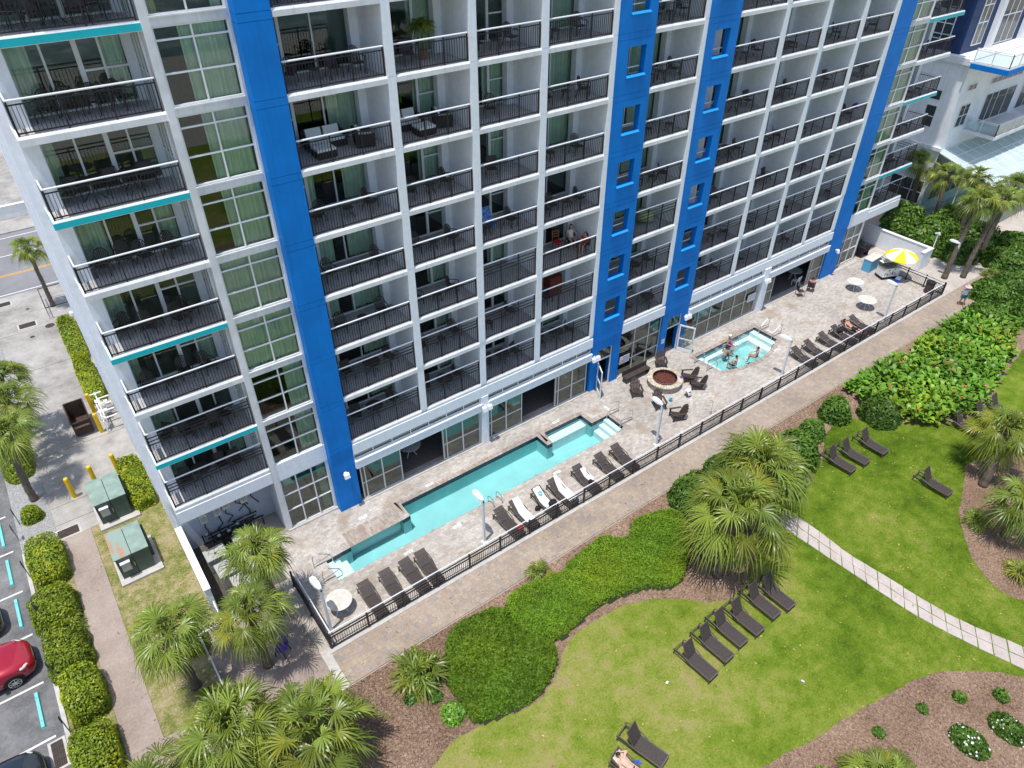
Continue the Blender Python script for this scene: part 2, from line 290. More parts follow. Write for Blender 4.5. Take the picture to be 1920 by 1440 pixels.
# ------------------------------------------------------------------ mesh helpers
class MB:
    def __init__(s): s.v = []; s.f = []; s.mi = []; s.m = 0
    def add(s, vs, fs):
        b = len(s.v); s.v.extend([tuple(p) for p in vs])
        for f in fs: s.f.append([i+b for i in f]); s.mi.append(s.m)
        return s
    def box(s, x0, y0, z0, x1, y1, z1):
        return s.add([(x0,y0,z0),(x1,y0,z0),(x1,y1,z0),(x0,y1,z0),(x0,y0,z1),(x1,y0,z1),(x1,y1,z1),(x0,y1,z1)],
                     [(0,3,2,1),(4,5,6,7),(0,1,5,4),(1,2,6,5),(2,3,7,6),(3,0,4,7)])
    def obox(s, c, size, mtx=None):
        hx, hy, hz = size[0]/2, size[1]/2, size[2]/2
        vs = [Vector((x*hx, y*hy, z*hz)) for z in (-1,1) for y in (-1,1) for x in (-1,1)]
        if mtx is not None: vs = [mtx @ v for v in vs]
        c = Vector(c)
        return s.add([v+c for v in vs], [(0,2,3,1),(4,5,7,6),(0,1,5,4),(1,3,7,5),(3,2,6,7),(2,0,4,6)])
    def bar(s, a, b, w, h=None, up=(0,0,1)):
        a = Vector(a); b = Vector(b); d = (b-a); l = d.length; d.normalize()
        u = Vector(up)
        if abs(d.dot(u)) > .95: u = Vector((1,0,0))
        x = d.cross(u).normalized(); z = x.cross(d)
        return s.obox((a+b)/2, (w, l, h or w), Matrix((x, d, z)).transposed())
    def tube(s, pts, r, n=8, cap=True):
        pts = [Vector(p) for p in pts]; k = len(pts)
        rs = r if isinstance(r, (list, tuple)) else [r]*k
        base = len(s.v); px = None
        for i, p in enumerate(pts):
            d = (pts[min(i+1,k-1)] - pts[max(i-1,0)]).normalized()
            if px is None:
                a = Vector((0,0,1)) if abs(d.z) < .9 else Vector((1,0,0)); px = d.cross(a).normalized()
            else: px = (px - d*px.dot(d)).normalized()
            py = d.cross(px)
            for j in range(n):
                t = 2*math.pi*j/n; s.v.append(tuple(p + (px*math.cos(t)+py*math.sin(t))*rs[i]))
        for i in range(k-1):
            for j in range(n):
                s.f.append([base+i*n+j, base+i*n+(j+1)%n, base+(i+1)*n+(j+1)%n, base+(i+1)*n+j]); s.mi.append(s.m)
        if cap:
            s.f.append([base+j for j in range(n)][::-1]); s.mi.append(s.m)
            s.f.append([base+(k-1)*n+j for j in range(n)]); s.mi.append(s.m)
        return s
    def lathe(s, prof, n=24, c=(0,0,0)):
        base = len(s.v); k = len(prof)
        for r, z in prof:
            for j in range(n):
                t = 2*math.pi*j/n; s.v.append((c[0]+r*math.cos(t), c[1]+r*math.sin(t), c[2]+z))
        for i in range(k-1):
            for j in range(n):
                s.f.append([base+i*n+j, base+i*n+(j+1)%n, base+(i+1)*n+(j+1)%n, base+(i+1)*n+j]); s.mi.append(s.m)
        s.f.append([base+j for j in range(n)][::-1]); s.mi.append(s.m)
        s.f.append([base+(k-1)*n+j for j in range(n)]); s.mi.append(s.m)
        return s
    def ell(s, c, r, n=12, k=8):
        base = len(s.v)
        for i in range(k+1):
            ph = -math.pi/2 + math.pi*i/k
            for j in range(n):
                t = 2*math.pi*j/n
                s.v.append((c[0]+r[0]*math.cos(ph)*math.cos(t), c[1]+r[1]*math.cos(ph)*math.sin(t), c[2]+r[2]*math.sin(ph)))
        for i in range(k):
            for j in range(n):
                s.f.append([base+i*n+j, base+i*n+(j+1)%n, base+(i+1)*n+(j+1)%n, base+(i+1)*n+j]); s.mi.append(s.m)
        return s
    def prism(s, poly, z0, z1, holes=()):
        loops = [[Vector((x, y, 0)) for x, y in poly]] + [[Vector((x, y, 0)) for x, y in h] for h in holes]
        tris = tessellate_polygon(loops); flat = [p for l in loops for p in l]
        s.add([(p.x, p.y, z1) for p in flat], [t if (flat[t[1]]-flat[t[0]]).cross(flat[t[2]]-flat[t[0]]).z > 0 else t[::-1] for t in tris])
        if z0 is not None:
            for l in loops:
                n = len(l)
                vs = [(p.x, p.y, z0) for p in l] + [(p.x, p.y, z1) for p in l]
                s.add(vs, [(i, (i+1) % n, n+(i+1) % n, n+i) for i in range(n)])
        return s
    def build(s, name, mats, parent=None, smooth=False, loc=None, rz=None):
        me = bpy.data.meshes.new(name); me.from_pydata(s.v, [], s.f); me.validate()
        for m in (mats if isinstance(mats, (list, tuple)) else [mats]): me.materials.append(M[m] if isinstance(m, str) else m)
        if any(s.mi) and len(s.mi) == len(me.polygons): me.polygons.foreach_set('material_index', s.mi)
        if smooth: me.polygons.foreach_set('use_smooth', [True]*len(me.polygons))
        me.update()
        return link(name, me, parent, loc, rz)
def link(name, me, parent=None, loc=None, rz=None):
    o = bpy.data.objects.new(name, me); SC.collection.objects.link(o)
    if parent is not None: o.parent = parent
    if loc is not None: o.location = loc
    if rz is not None: o.rotation_euler = (0, 0, rz)
    return o
def tag(o, label=None, cat=None, group=None, kind=None):
    for k, v in (('label', label), ('category', cat), ('group', group), ('kind', kind)):
        if v: o[k] = v
    return o
def thing(name, label, cat, loc=(0,0,0), rz=0, group=None):
    o = bpy.data.objects.new(name, None); SC.collection.objects.link(o); o.empty_display_size = .2
    o.location = loc; o.rotation_euler = (0, 0, rz); return tag(o, label, cat, group)
def dup(root, loc, rz=0, label=None, group=None, scale=None):
    def cp(o, par):
        c = o.copy(); SC.collection.objects.link(c)
        if par is not None: c.parent = par
        for ch in list(o.children): cp(ch, c)
        return c
    r = cp(root, None); r.location = loc; r.rotation_euler = (0, 0, rz)
    if label: r['label'] = label
    if group: r['group'] = group
    if scale: r.scale = scale
    return r
class Proto:
    """first place() moves the original, later ones copy it"""
    def __init__(s, root): s.root = root; s.used = False
    def place(s, loc, rz=0, label=None, group=None, scale=None):
        if not s.used:
            s.used = True; r = s.root; r.location = loc; r.rotation_euler = (0, 0, rz)
            if label: r['label'] = label
            if group: r['group'] = group
            if scale: r.scale = scale
            return r
        return dup(s.root, loc, rz, label, group, scale)
def mesh_np(name, V, F, tint, mats, parent=None, smooth=False, mi=None):
    """big leaf meshes from numpy arrays; F is (n,3) or (n,4); tint per vertex (n,3)"""
    me = bpy.data.meshes.new(name); V = np.asarray(V, np.float32); F = np.asarray(F, np.int32); k = F.shape[1]
    me.vertices.add(len(V)); me.vertices.foreach_set('co', V.ravel())
    me.loops.add(F.size); me.loops.foreach_set('vertex_index', F.ravel())
    me.polygons.add(len(F)); me.polygons.foreach_set('loop_start', np.arange(0, F.size, k, dtype=np.int32))
    me.polygons.foreach_set('loop_total', np.full(len(F), k, np.int32))
    for m in mats: me.materials.append(M[m])
    if mi is not None: me.polygons.foreach_set('material_index', np.asarray(mi, np.int32))
    if smooth: me.polygons.foreach_set('use_smooth', np.ones(len(F), bool))
    if tint is not None:
        a = me.attributes.new('tint', 'FLOAT_COLOR', 'POINT'); c = np.ones((len(V), 4), np.float32); c[:, :3] = tint
        a.data.foreach_set('color', c.ravel())
    me.update(); me.validate()
    return link(name, me, parent)
def inpoly(P, poly):
    P = np.asarray(P); x, y = P[:, 0], P[:, 1]; r = np.zeros(len(P), bool); n = len(poly)
    for i in range(n):
        x0, y0 = poly[i]; x1, y1 = poly[(i+1) % n]
        if y0 == y1: continue
        r ^= ((y0 > y) != (y1 > y)) & (x < (x1-x0)*(y-y0)/(y1-y0)+x0)
    return r
def smoothpoly(p, it=2):
    p = [np.array(q, float) for q in p]
    for _ in range(it):
        q = []
        for i in range(len(p)):
            a, b = p[i], p[(i+1) % len(p)]; q += [a*.75+b*.25, a*.25+b*.75]
        p = q
    return [tuple(map(float, a)) for a in p]
def lv(k): return 4.43 + 2.8*(k-1)
ORD = ['ground', 'first', 'second', 'third', 'fourth', 'fifth', 'sixth', 'seventh', 'eighth', 'ninth', 'tenth']
# ================================================================== SETTING
def sheet(name, poly, z, m, holes=(), skirt=None, kind='structure'):
    o = MB().prism(poly, skirt, z, holes).build(name, m); o['kind'] = kind; return o
def rect(x0, y0, x1, y1): return [(x0, y0), (x1, y0), (x1, y1), (x0, y1)]
POOL = [(0.72,-3.88),(18.84,-3.98),(19.65,-3.80),(19.60,-2.40),(18.30,-2.40),(18.25,-1.40),(15.42,-1.36),(15.26,-2.36),(14.88,-2.36),
        (14.86,-1.36),(5.60,-1.33),(5.60,-2.32),(5.15,-2.36),(5.13,-1.30),(2.12,-1.33),(2.10,-2.38),(0.72,-2.45)]
TUB = [(28.58,-1.40),(28.85,-3.48),(29.4,-3.76),(30.02,-3.95),(30.8,-4.08),(31.57,-4.14),(32.3,-4.12),(33.0,-4.03),(34.09,-3.72),(34.99,-3.34),(34.95,-1.40)]
def ccw(p):
    a = sum(p[i][0]*p[(i+1) % len(p)][1]-p[(i+1) % len(p)][0]*p[i][1] for i in range(len(p)))
    return p if a > 0 else p[::-1]
POOL = ccw(POOL); TUB = ccw(TUB)
def offset(p, d):
    n = len(p); out = []
    for i in range(n):
        a, b, c = Vector(p[i-1]), Vector(p[i]), Vector(p[(i+1) % n])
        u = (b-a).normalized(); v = (c-b).normalized()
        n1 = Vector((u.y, -u.x)); n2 = Vector((v.y, -v.x)); m = (n1+n2)
        k = 1+n1.dot(n2); m = m/max(k, .35); out.append(tuple(b+m*d))
    return out
DECK = rect(-1.2, -6.95, 50.55, .62)
sheet('ground', rect(-420, -104, 420, 420), -.05, 'sand', [DECK])
sheet('sea', rect(-700, -1500, 700, -104), -.6, groundmat('surf', [(.25, (.07, .11, .11)), (.5, (.14, .19, .185)), (.64, (.38, .42, .41)), (.8, (.66, .68, .67))], scales=(.03, .16, 1.1), weights=(.45, .35, .25), rough=.3))
sheet('pool_deck', DECK, 0, 'deck', [offset(POOL, .004), offset(TUB, .004)], skirt=-.2)
def pool(name, poly, water, depth, steps, shelf, wname):
    t = MB(); n = len(poly)
    t.m = 0; t.prism(poly, None, -depth)
    for i in range(n):
        a, b = poly[i], poly[(i+1) % n]
        t.m = 1; t.add([(a[0],a[1],0), (b[0],b[1],0), (b[0],b[1],-.30), (a[0],a[1],-.30)], [(0,1,2,3)])
        t.m = 0; t.add([(a[0],a[1],-.30), (b[0],b[1],-.30), (b[0],b[1],-depth), (a[0],a[1],-depth)], [(0,1,2,3)])
    o = t.build(name, ['plaster', 'navytile']); o['kind'] = 'structure'
    s = MB()
    for x0, y0, x1, y1, z in steps: s.box(x0, y0, -depth, x1, y1, z)
    s.build('step', 'step', o)
    e = MB()
    for x0, y0, x1, y1, z in steps:
        xe = x1 if x1 < (poly[0][0]+12) and x0 < 20 and x0 < 5 else x0
        e.box(xe-.03, y0, z, xe+.03, y1, z+.004)
    for x0, y0, x1, y1, z in shelf: s2 = MB().box(x0, y0, -depth, x1, y1, z).build('bench_ledge', 'step', o)
    c = MB().prism(offset(poly, .30), None, .006, [poly]).build('coping', 'coping', o)
    w = sheet(wname, offset(poly, -.002), -.12, water); return o
pool('swimming_pool', POOL, 'water', 1.15,
     [(.74,-3.86,1.06,-2.47,-.20), (1.06,-3.86,1.40,-2.42,-.45), (1.40,-3.86,1.74,-2.42,-.72), (19.25,-3.86,19.58,-2.42,-.20), (18.9,-3.92,19.25,-2.42,-.45), (18.5,-3.92,18.9,-2.42,-.72)],
     [(2.14,-2.0,5.11,-1.35,-.42), (15.36,-2.0,18.24,-1.42,-.42)], 'pool_water')
pool('hot_tub', TUB, 'tubwater', .95, [(34.45,-3.4,34.93,-1.42,-.22), (33.9,-3.6,34.45,-1.42,-.5), (28.75,-3.3,29.3,-1.42,-.3)],
     [(29.3,-1.75,33.9,-1.42,-.5)], 'hot_tub_water')
# foam on the tub: small bright ripples where the jets break the surface
sheet('promenade', rect(-1.25, -9.1, 66, -7.30), -.002, 'prom')
sheet('kerb_strip', rect(-1.35, -7.30, 50.7, -6.95), .03, 'kerb', skirt=-.05)
sheet('kerb_edge', rect(-1.65, -9.15, -1.25, -6.95), -.004, 'kerb')
sheet('sandy_yard', rect(50.6, -7.28, 75, 3), -.02, groundmat('pale_sandy_path', [(.2, (.33, .29, .25)), (.5, (.44, .40, .36)), (.8, (.52, .48, .43))], weights=(.5, .4, .4)))
sheet('mulch_ground', [(-5.6,-9.15),(66,-9.15),(66,-60),(-20,-60),(-20,-9.5),(-9,-9.15)], -.025, 'mulch')
sheet('patio', rect(-5.55, -9.15, -1.655, -2.2), -.006, 'pinkpath')
sheet('cross_path', rect(-9.65, -9.1, -5.56, -6.75), -.010, 'pinkpath')
sheet('walkway', rect(-9.62, -6.74, -8.27, 6.85), -.010, 'pinkpath')
sheet('dry_lawn', rect(-8.26, -6.74, -4.8, 6.85), -.015, 'dryturf')
sheet('planting_strip', rect(-11.25, -14, -9.63, 6.9), -.012, 'dryturf')
sheet('gravel_bed', rect(-11.4, 6.9, -9.75, 34), -.012, 'gravel')
sheet('driveway', rect(-9.74, 6.86, -4.8, 35.9), -.010, 'concrete')
sheet('parking_lot', rect(-40, -20, -11.42, 34), -.03, 'asphalt')
sheet('kerb', rect(-11.42, -20, -11.25, 6.9), .06, 'kerb', skirt=-.05)
sheet('utility_pad', rect(-4.5, -2.3, -1.25, 2.2), -.004, groundmat('dark_mottled_pad', [(.2, (.05, .045, .042)), (.6, (.11, .10, .09)), (.9, (.19, .17, .155))], weights=(.6, .4, .4)))  # dark mottled ground sheet under the pipes and cabinets
sheet('sidewalk', rect(-80, 34.4, 80, 35.95), -.006, 'concrete')
sheet('road', rect(-200, 35.95, 200, 48.6), -.03, 'road')
sheet('far_sidewalk', rect(-200, 48.6, 200, 51.5), .06, 'concrete', skirt=-.05)
sheet('far_lot', rect(-200, 51.5, 200, 90), -.02, 'concrete')
m_ = MB()
m_.box(-80, 36.3, -.026, 80, 36.42, -.024); m_.box(-80, 47.6, -.026, 80, 47.72, -.024); m_.box(-80, 43.7, -.026, 80, 43.82, -.024)
m_.m = 1; m_.box(-80, 39.70, -.026, 80, 39.80, -.024); m_.box(-80, 39.92, -.026, 80, 40.02, -.024)
m_.build('road_markings', ['stripe', 'yellowline'])['kind'] = 'structure'
m_ = MB()
for y in (10.35, 7.5, 4.54, 1.66, -1.2, -4.05, -6.95): m_.box(-16.5, y-.05, -.026, -11.75, y+.05, -.024)
m_.build('parking_lines', 'stripe')['kind'] = 'structure'
# joints and covers in the concrete
j = MB()
for y in (8.0, 9.45, 14.2, 18.3, 24, 29.6): j.box(-9.7, y-.012, -.0095, -4.9, y+.012, -.006)
j.build('driveway_joints', 'dark')['kind'] = 'structure'
def grate(x0, y0, x1, y1, z, label):
    t = thing('drain_grate', label, 'drain grate', ((x0+x1)/2, (y0+y1)/2, 0)); w, d = (x1-x0)/2, (y1-y0)/2
    MB().box(-w, -d, z, w, d, z+.01).build('dark_backing', 'dark', t)  # dark plate stands in for the shaded hollow under the bars
    g = MB(); n = int((x1-x0)/.075)
    for i in range(n+1): g.box(-w+i*2*w/n-.012, -d, z+.01, -w+i*2*w/n+.012, d, z+.024)
    for k in range(5): g.box(-w, -d+k*2*d/4-.014, z+.01, w, -d+k*2*d/4+.014, z+.026)
    g.build('grille', 'rust', t)
    MB().prism(rect(-w-.12, -d-.12, w+.12, d+.12), None, z+.002, [rect(-w, -d, w, d)]).build('surround', 'kerb', t)
grate(-9.72, 6.95, -8.78, 7.50, -.008, 'rusty drain grate where driveway meets walkway by clipped hedge')
grate(-8.34, 30.17, -7.30, 30.80, -.008, 'long dark drain grate in pale driveway near street palm')
grate(-11.98, -5.5, -11.58, -4.35, -.02, 'rusty kerb inlet grate beside dark car')
grate(-9.35, 34.5, -8.4, 35.05, -.004, 'brown drain grate in the sidewalk near the road')
for x, y, r, lb in ((-6.49, 29.45, .33, 'large round manhole cover in driveway beside hedge'), (-7.44, 33.0, .13, 'small round cover in driveway below the road'), (-7.77, 28.55, .16, 'small round cover in driveway below long drain grate')):
    t = thing('manhole_cover', lb, 'manhole cover', (x, y, -.008)); MB().lathe([(r, 0), (r, .012), (r*.93, .014)], 24).build('cover', 'rust', t); MB().prism([(math.cos(a*.2618)*r*1.1, math.sin(a*.2618)*r*1.1) for a in range(24)], 0, .006).build('rim', 'greybox', t)

# ================================================================== HOTEL
hotel = thing('hotel', 'white and blue high-rise hotel with balconies and teal slab edges above the pool', 'hotel')
TOP = lv(11)
BAYS = {1: (4.0, 8.07), 2: (8.43, 11.89), 3: (12.25, 15.65), 4: (16.01, 19.86), 5: (22.62, 26.12), 6: (28.88, 32.80), 7: (33.16, 36.78), 8: (37.14, 40.72), 9: (41.08, 44.38)}
GY = 2.5
# party walls (their front ends are the white fins)
for x0, x1 in ((8.07, 8.43), (11.89, 12.25), (15.65, 16.01), (19.86, 20.14), (26.12, 26.40), (32.80, 33.16), (36.78, 37.14), (40.72, 41.08), (44.38, 44.78)):
    w = MB()
    for k in range(1, 11): w.box(x0, -.01 if k > 1 else .012, lv(k)+.008, x1, 7.5, lv(k+1)-.008)
    w.box(x0+.02, .02, lv(1)-.1, x1-.02, 7.5, TOP); w.build('fin_wall', 'wall', hotel)
# floor slabs
for k in range(1, 11):
    z = lv(k); s = MB()
    def front(x0, x1, y0=0.0, th=.24):
        s.m = 0
        s.add([(x0,y0,z-th),(x1,y0,z-th),(x1,y0,z-.05),(x0,y0,z-.05),(x0,y0+.05,z+.03),(x1,y0+.05,z+.03),(x0,y0+.17,z+.03),(x1,y0+.17,z+.03),(x0,y0+.17,z-th),(x1,y0+.17,z-th)],
              [(0,1,2,3),(3,2,5,4),(4,5,7,6),(6,7,9,8),(8,9,1,0),(0,3,4,6,8),(1,9,7,5,2)])
    for b, (x0, x1) in BAYS.items():
        if b == 5: x0 = 20.45
        front(x0 if b != 5 else 22.62, x1)
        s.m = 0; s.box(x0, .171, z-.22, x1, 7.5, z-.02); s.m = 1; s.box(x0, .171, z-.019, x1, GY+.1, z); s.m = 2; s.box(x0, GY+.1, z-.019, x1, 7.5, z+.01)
    s.m = 0; s.box(26.40, .3, z-.22, 28.88, 7.5, z-.02)
    s.build('floor_slab', ['slab', 'floor', 'carpet'], hotel)
    for (x0, x1, y0, nm) in ((-4.53, -.06, .58, 'a'), (50.15, 54.92, .50, 'b')):
        s = MB(); front(x0, x1, y0, .27)
        s.m = 0; s.box(x0, y0+.171, z-.25, x1, 2.6, z-.02); s.m = 1; s.box(x0+.14, y0+.171, z-.019, x1-.14, 2.6, z)
        s.m = 0; s.box(x0 if nm == 'a' else x1-.13, y0+.171, z-.019, x0+.13 if nm == 'a' else x1, 1.7, z+.028)
        if k % 2 == 0:
            s.m = 2; s.box(x0-.012, y0-.012, z-.25, x1, y0-.001, z-.03); s.m = 2
            xx = x0-.012 if nm == 'a' else x1
            s.box(xx, y0-.001, z-.25, xx+.012, 1.7, z-.03)
        s.build('corner_balcony_slab', ['slab', 'floor', 'teal'], hotel)
# blue columns
def blue_col(x0, x1, depth, slot=None):
    b = MB(); zs = [0] + [lv(k) for k in range(1, 12)]
    for i in range(len(zs)-1):
        z0, z1 = zs[i], zs[i+1]
        if slot is None:
            y0 = -.02 if i else .04
            if i == 0: b.box(x0, .05, 0, x1, depth, z1-.75); b.box(x0, .02, z1-.75, x1, depth, z1-.30); b.box(x0, -.02, z1-.285, x1, depth, z1-.02)
            else: b.box(x0, y0, z0-.02+.015, x1, depth, z1-.30); b.box(x0, y0, z1-.285, x1, depth, z1-.02)
        else:
            a0, a1 = slot; f = .34
            if i == 0: continue
            zb, zt = z0+.82, z0+2.16
            b.box(x0, -.02, z0-.005, x1, f, zb); b.box(x0, -.02, zb, a0, f, zt); b.box(a1, -.02, zb, x1, f, zt)
            b.box(x0, -.02, zt, x1, f, z1-.30); b.box(x0, -.02, z1-.285, x1, f, z1-.02)
            b.box(x0+.02, 0, z1-.31, x1-.02, f-.02, z1)
    if slot is None: b.box(x0+.02, .06, 0, x1-.02, depth-.02, TOP)
    return b
blue_col(2.76, 3.98, 3.2).build('blue_column', 'blue', hotel)
blue_col(45.0-.2, 46.72, .62).build('blue_column', 'blue', hotel)
def slot_col(x0, x1, a0, a1, d0, d1, dark):
    o = blue_col(x0, x1, 3, (a0, a1))
    zt = 3.45
    o.box(x0, -.02, zt+.3, x1, .34, lv(1)-.02); o.box(x0, .03, 3.0, x1, .34, zt+.3)
    o.box(x0, .04, 0, d0, .5, 3.0); o.box(d1, .04, 0, x1, .5, 3.0)
    o = o.build('blue_column', 'blue', hotel)
    for k in range(1, 11): s = MB(); s.add([(a0-.04,-.11,lv(k)+.78),(a1+.04,-.11,lv(k)+.78),(a1+.04,.0,lv(k)+.87),(a0-.04,.0,lv(k)+.87),(a0-.04,.0,lv(k)+.74),(a1+.04,.0,lv(k)+.74)], [(0,1,2,3),(0,4,5,1),(0,3,4),(1,5,2)]); s.build('window_sill', 'sill', o)
    for k in range(1, 11): MB().tube([(a0-.1, .42, lv(k)+1.10), (a1+.1, .42, lv(k)+1.10)], .035, 8).build('handrail', 'rail', o)
    fr = MB(); fr.box(d0, .10, 0, d0+.06, .18, 3.0); fr.box(d1-.06, .10, 0, d1, .18, 3.0); fr.box(d0+.06, .10, 2.12, d1-.06, .18, 2.2); fr.box(d0+.06, .10, 2.94, d1-.06, .18, 3.0)
    f = fr.build('door_frame', 'frame', hotel)
    MB().add([(d0+.06,.14,2.2),(d1-.06,.14,2.2),(d1-.06,.14,2.94),(d0+.06,.14,2.94)], [(0,1,2,3)]).build('transom_pane', 'glass2', f)
    return o
slot_col(20.14, 22.62, 20.92, 22.10, 20.75, 21.95, True)
slot_col(26.40, 28.88, 27.06, 28.24, 26.98, 28.28, False)
w = MB(); w.box(26.41, 1.0, lv(3), 28.87, 1.1, TOP); w.box(26.41, GY, lv(1), 28.87, GY+.1, lv(3)); w.build('slot_back_wall', 'wall', hotel)
# doors standing open on the two slotted columns
for hx, hy, a in ((20.79, .02, -118), (28.24, .02, -62)):
    d = MB(); wd = 1.08
    d.box(0, -.03, .02, .09, .03, 2.1); d.box(wd-.09, -.03, .02, wd, .03, 2.1); d.box(.09, -.03, .02, wd-.09, .03, .28); d.box(.09, -.03, 2.0, wd-.09, .03, 2.1); d.box(.09, -.03, .98, wd-.09, .03, 1.06)
    o = d.build('glass_door', 'frame', hotel, loc=(hx, hy, 0), rz=R(a))
    MB().add([(.09,0,.28),(wd-.09,0,.28),(wd-.09,0,2.0),(.09,0,2.0)], [(0,1,2,3)]).build('pane', 'clear', o)
    MB().bar((wd-.05, -.07, .9), (wd-.05, -.07, 1.2), .03).build('handle', 'steel', o)
# fascia band above the ground floor
f = MB()
for x0, x1 in ((3.98, 20.14), (22.62, 26.40), (28.88, 44.80)): f.box(x0, -.03, 3.56, x1, .5, lv(1)-.215)
for x0, x1, y in ((-4.53, -.06, .55), (-.06, 2.76, .52), (46.72, 50.15, .46), (50.15, 54.92, .47)): f.box(x0, y, 3.50, x1, y+.4, lv(1)-.245 if x0 in (-4.53, 50.15) else lv(1)+.12)
f.box(-4.53, .95, 3.50, -4.2, 7, lv(1)-.25)
f.build('fascia', 'wall', hotel)
# ---- glazing
def glazing(name, parent, loc, rz, w, z0, z1, cols, rows, fw=.06, fd=.09, pane='glass', curt=None, mname='frame', extra=None):
    """u runs 0..w; cols/rows are fractions of inner mullions"""
    b = MB()
    b.box(0, 0, z0, fw, fd, z1); b.box(w-fw, 0, z0, w, fd, z1); b.box(fw, 0, z0, w-fw, fd, z0+fw); b.box(fw, 0, z1-fw, w-fw, fd, z1)
    for c in cols:
        cw = fw
        if isinstance(c, tuple): c, cw = c
        b.box(c*w-cw/2, -.004, z0+fw, c*w+cw/2, fd-.004, z1-fw)
    for r in rows:
        a0, a1 = 0, 1
        if isinstance(r, tuple): r, a0, a1 = r
        b.box(max(fw, a0*w), .004, z0+r*(z1-z0)-fw/2, min(w-fw, a1*w), fd+.004, z0+r*(z1-z0)+fw/2)
    if extra: extra(b)
    o = b.build(name, mname, parent, loc=loc, rz=rz)
    y = fd/2
    MB().add([(fw*.5,y,z0+fw*.5),(w-fw*.5,y,z0+fw*.5),(w-fw*.5,y,z1-fw*.5),(fw*.5,y,z1-fw*.5)], [(0,1,2,3)]).build('pane', pane, o)
    if curt:
        c = MB()
        for u0, u1, m in curt:
            c.m = m; n = max(6, int((u1-u0)*w/.055)); vs = []; fs = []
            for i in range(n+1):
                u = (u0+(u1-u0)*i/n)*w; yy = fd+.14+.05*math.sin(i*1.9)+.02*math.sin(i*.7+u0*40)
                vs += [(u, yy, z0+.03), (u, yy, z1-.05)]
                if i: fs.append((2*i-2, 2*i, 2*i+1, 2*i-1))
            c.add(vs, fs)
        c.build('curtain', ['curtain', 'ycurtain'], o)
    return o
rc = random.Random(3)
VIS = {0: 9, 1: 9, 2: 9, 3: 9, 4: 8, 5: 8, 6: 7, 7: 7, 8: 7, 9: 7, 10: 7}       # highest storey each bay needs
for b, (x0, x1) in BAYS.items():
    if b == 5: x0 = 20.2
    w = x1-x0-.02
    for k in range(1, VIS[b]+1):
        z = lv(k)
        if b in (1, 4, 5, 6, 8): cols = [(.24, .13), .56]; rows = [(.45, 0, .24)]
        else: cols = [.36, (.66, .13)]; rows = [(.45, .66, 1)]
        curt = []
        q = rc.random()
        if q < .45: curt.append((.62, .97, 0))
        elif q < .85: curt += [(.55+.15*rc.random(), .97, 0), (.02, .2, 0)]
        if rc.random() < .5: curt.append((.03, .15+.3*rc.random(), 0))
        glazing('balcony_door', hotel, (x0+.01, GY, z), 0, w, .02, 2.52, cols, rows, .065, .1, 'glass', curt)
# pilasters at the right of each glass front
for b, (x0, x1) in BAYS.items(): MB().box(x1-.36, 2.12, lv(1), x1-.001, GY-.001, TOP).build('pilaster', 'wall', hotel)
# window bays with tall mullioned windows
def wbay(x0, x1, y, top):
    c = MB(); c.box(x0, y-.02, 0, x0+.26, y+.5, TOP); c.box(x1-.09, y+.02, 0, x1, y+.3, TOP)
    for k in range(2, 11): c.box(x0+.26, y-.01, lv(k)-.17, x1-.09, y+.45, lv(k)+.10); c.box(x0+.26, y-.06, lv(k)+.08, x1-.09, y-.011, lv(k)+.13)
    c.build('window_bay_frame', 'slab', hotel)
    for k in range(1, top+1):
        if k in (1, 2): cu = [(.62, .97, 0)]
        elif k == 3: cu = [(.03, .97, 0)]
        elif k in (4, 5, 6): cu = [(.03, .97, 0)] if k == 4 else [(.36, .97, 0)]
        elif k == 7: cu = [(.34, .97, 0)]
        elif k == 8: cu = [(.05, .14, 1), (.84, .97, 0)]
        else: cu = [(.03, .97, 0)]
        glazing('bay_window', hotel, (x0+.26, y+.06, lv(k)), 0, x1-x0-.35, .12, 2.62, [.5], [.42, .83], .06, .1, 'glass', cu)
    glazing('ground_window', hotel, (x0+.26, y+.06, 0), 0, x1-x0-.35, .05, 3.46, [.333, .667], [.35, .67], .06, .1, 'glass2', [(.80, .97, 0)] if x0 < 5 else None)
wbay(-.06, 2.76, .52, 9)
wbay(46.72, 50.15, .46, 7)
for k in range(0, 11):
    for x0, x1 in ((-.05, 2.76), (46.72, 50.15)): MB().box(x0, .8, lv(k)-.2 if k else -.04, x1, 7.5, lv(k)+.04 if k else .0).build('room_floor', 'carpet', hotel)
# corner balconies: glass behind, glass return, corner walls
for k in range(1, 10):
    z = lv(k); cu = [(.02, .12+.08*(k % 3), 0)]
    if k % 2: cu.append((.80, .98, 0))
    glazing('balcony_door', hotel, (-3.97, GY+.02, z), 0, 3.6, .02, 2.5, [.30, (.58, .16), .78], [(.48, .58, 1)], .07, .1, 'glass', cu)
    glazing('side_window', hotel, (-.14, GY+.02, z), R(-90), 1.48, .02, 2.5, [.35, .68], [.45], .05, .08, 'glass')
    if k <= 7:
        glazing('balcony_door', hotel, (50.75, GY, z), 0, 3.2, .02, 2.5, [.3, (.58, .14)], [(.48, .58, 1)], .07, .1, 'glass', cu)
for a in ((-4.50, 1.62, 3.5, -3.97, 2.52, TOP), (-.37, GY+.02, lv(1), -.06, 7.5, TOP), (50.16, 2.0, lv(1), 50.74, 2.8, TOP), (53.96, 2.0, lv(1), 54.4, 2.8, TOP)): MB().box(*a).build('corner_wall', 'wall', hotel)
c = MB(); c.box(-4.60, 2.53, 0, -3.98, 19, TOP)
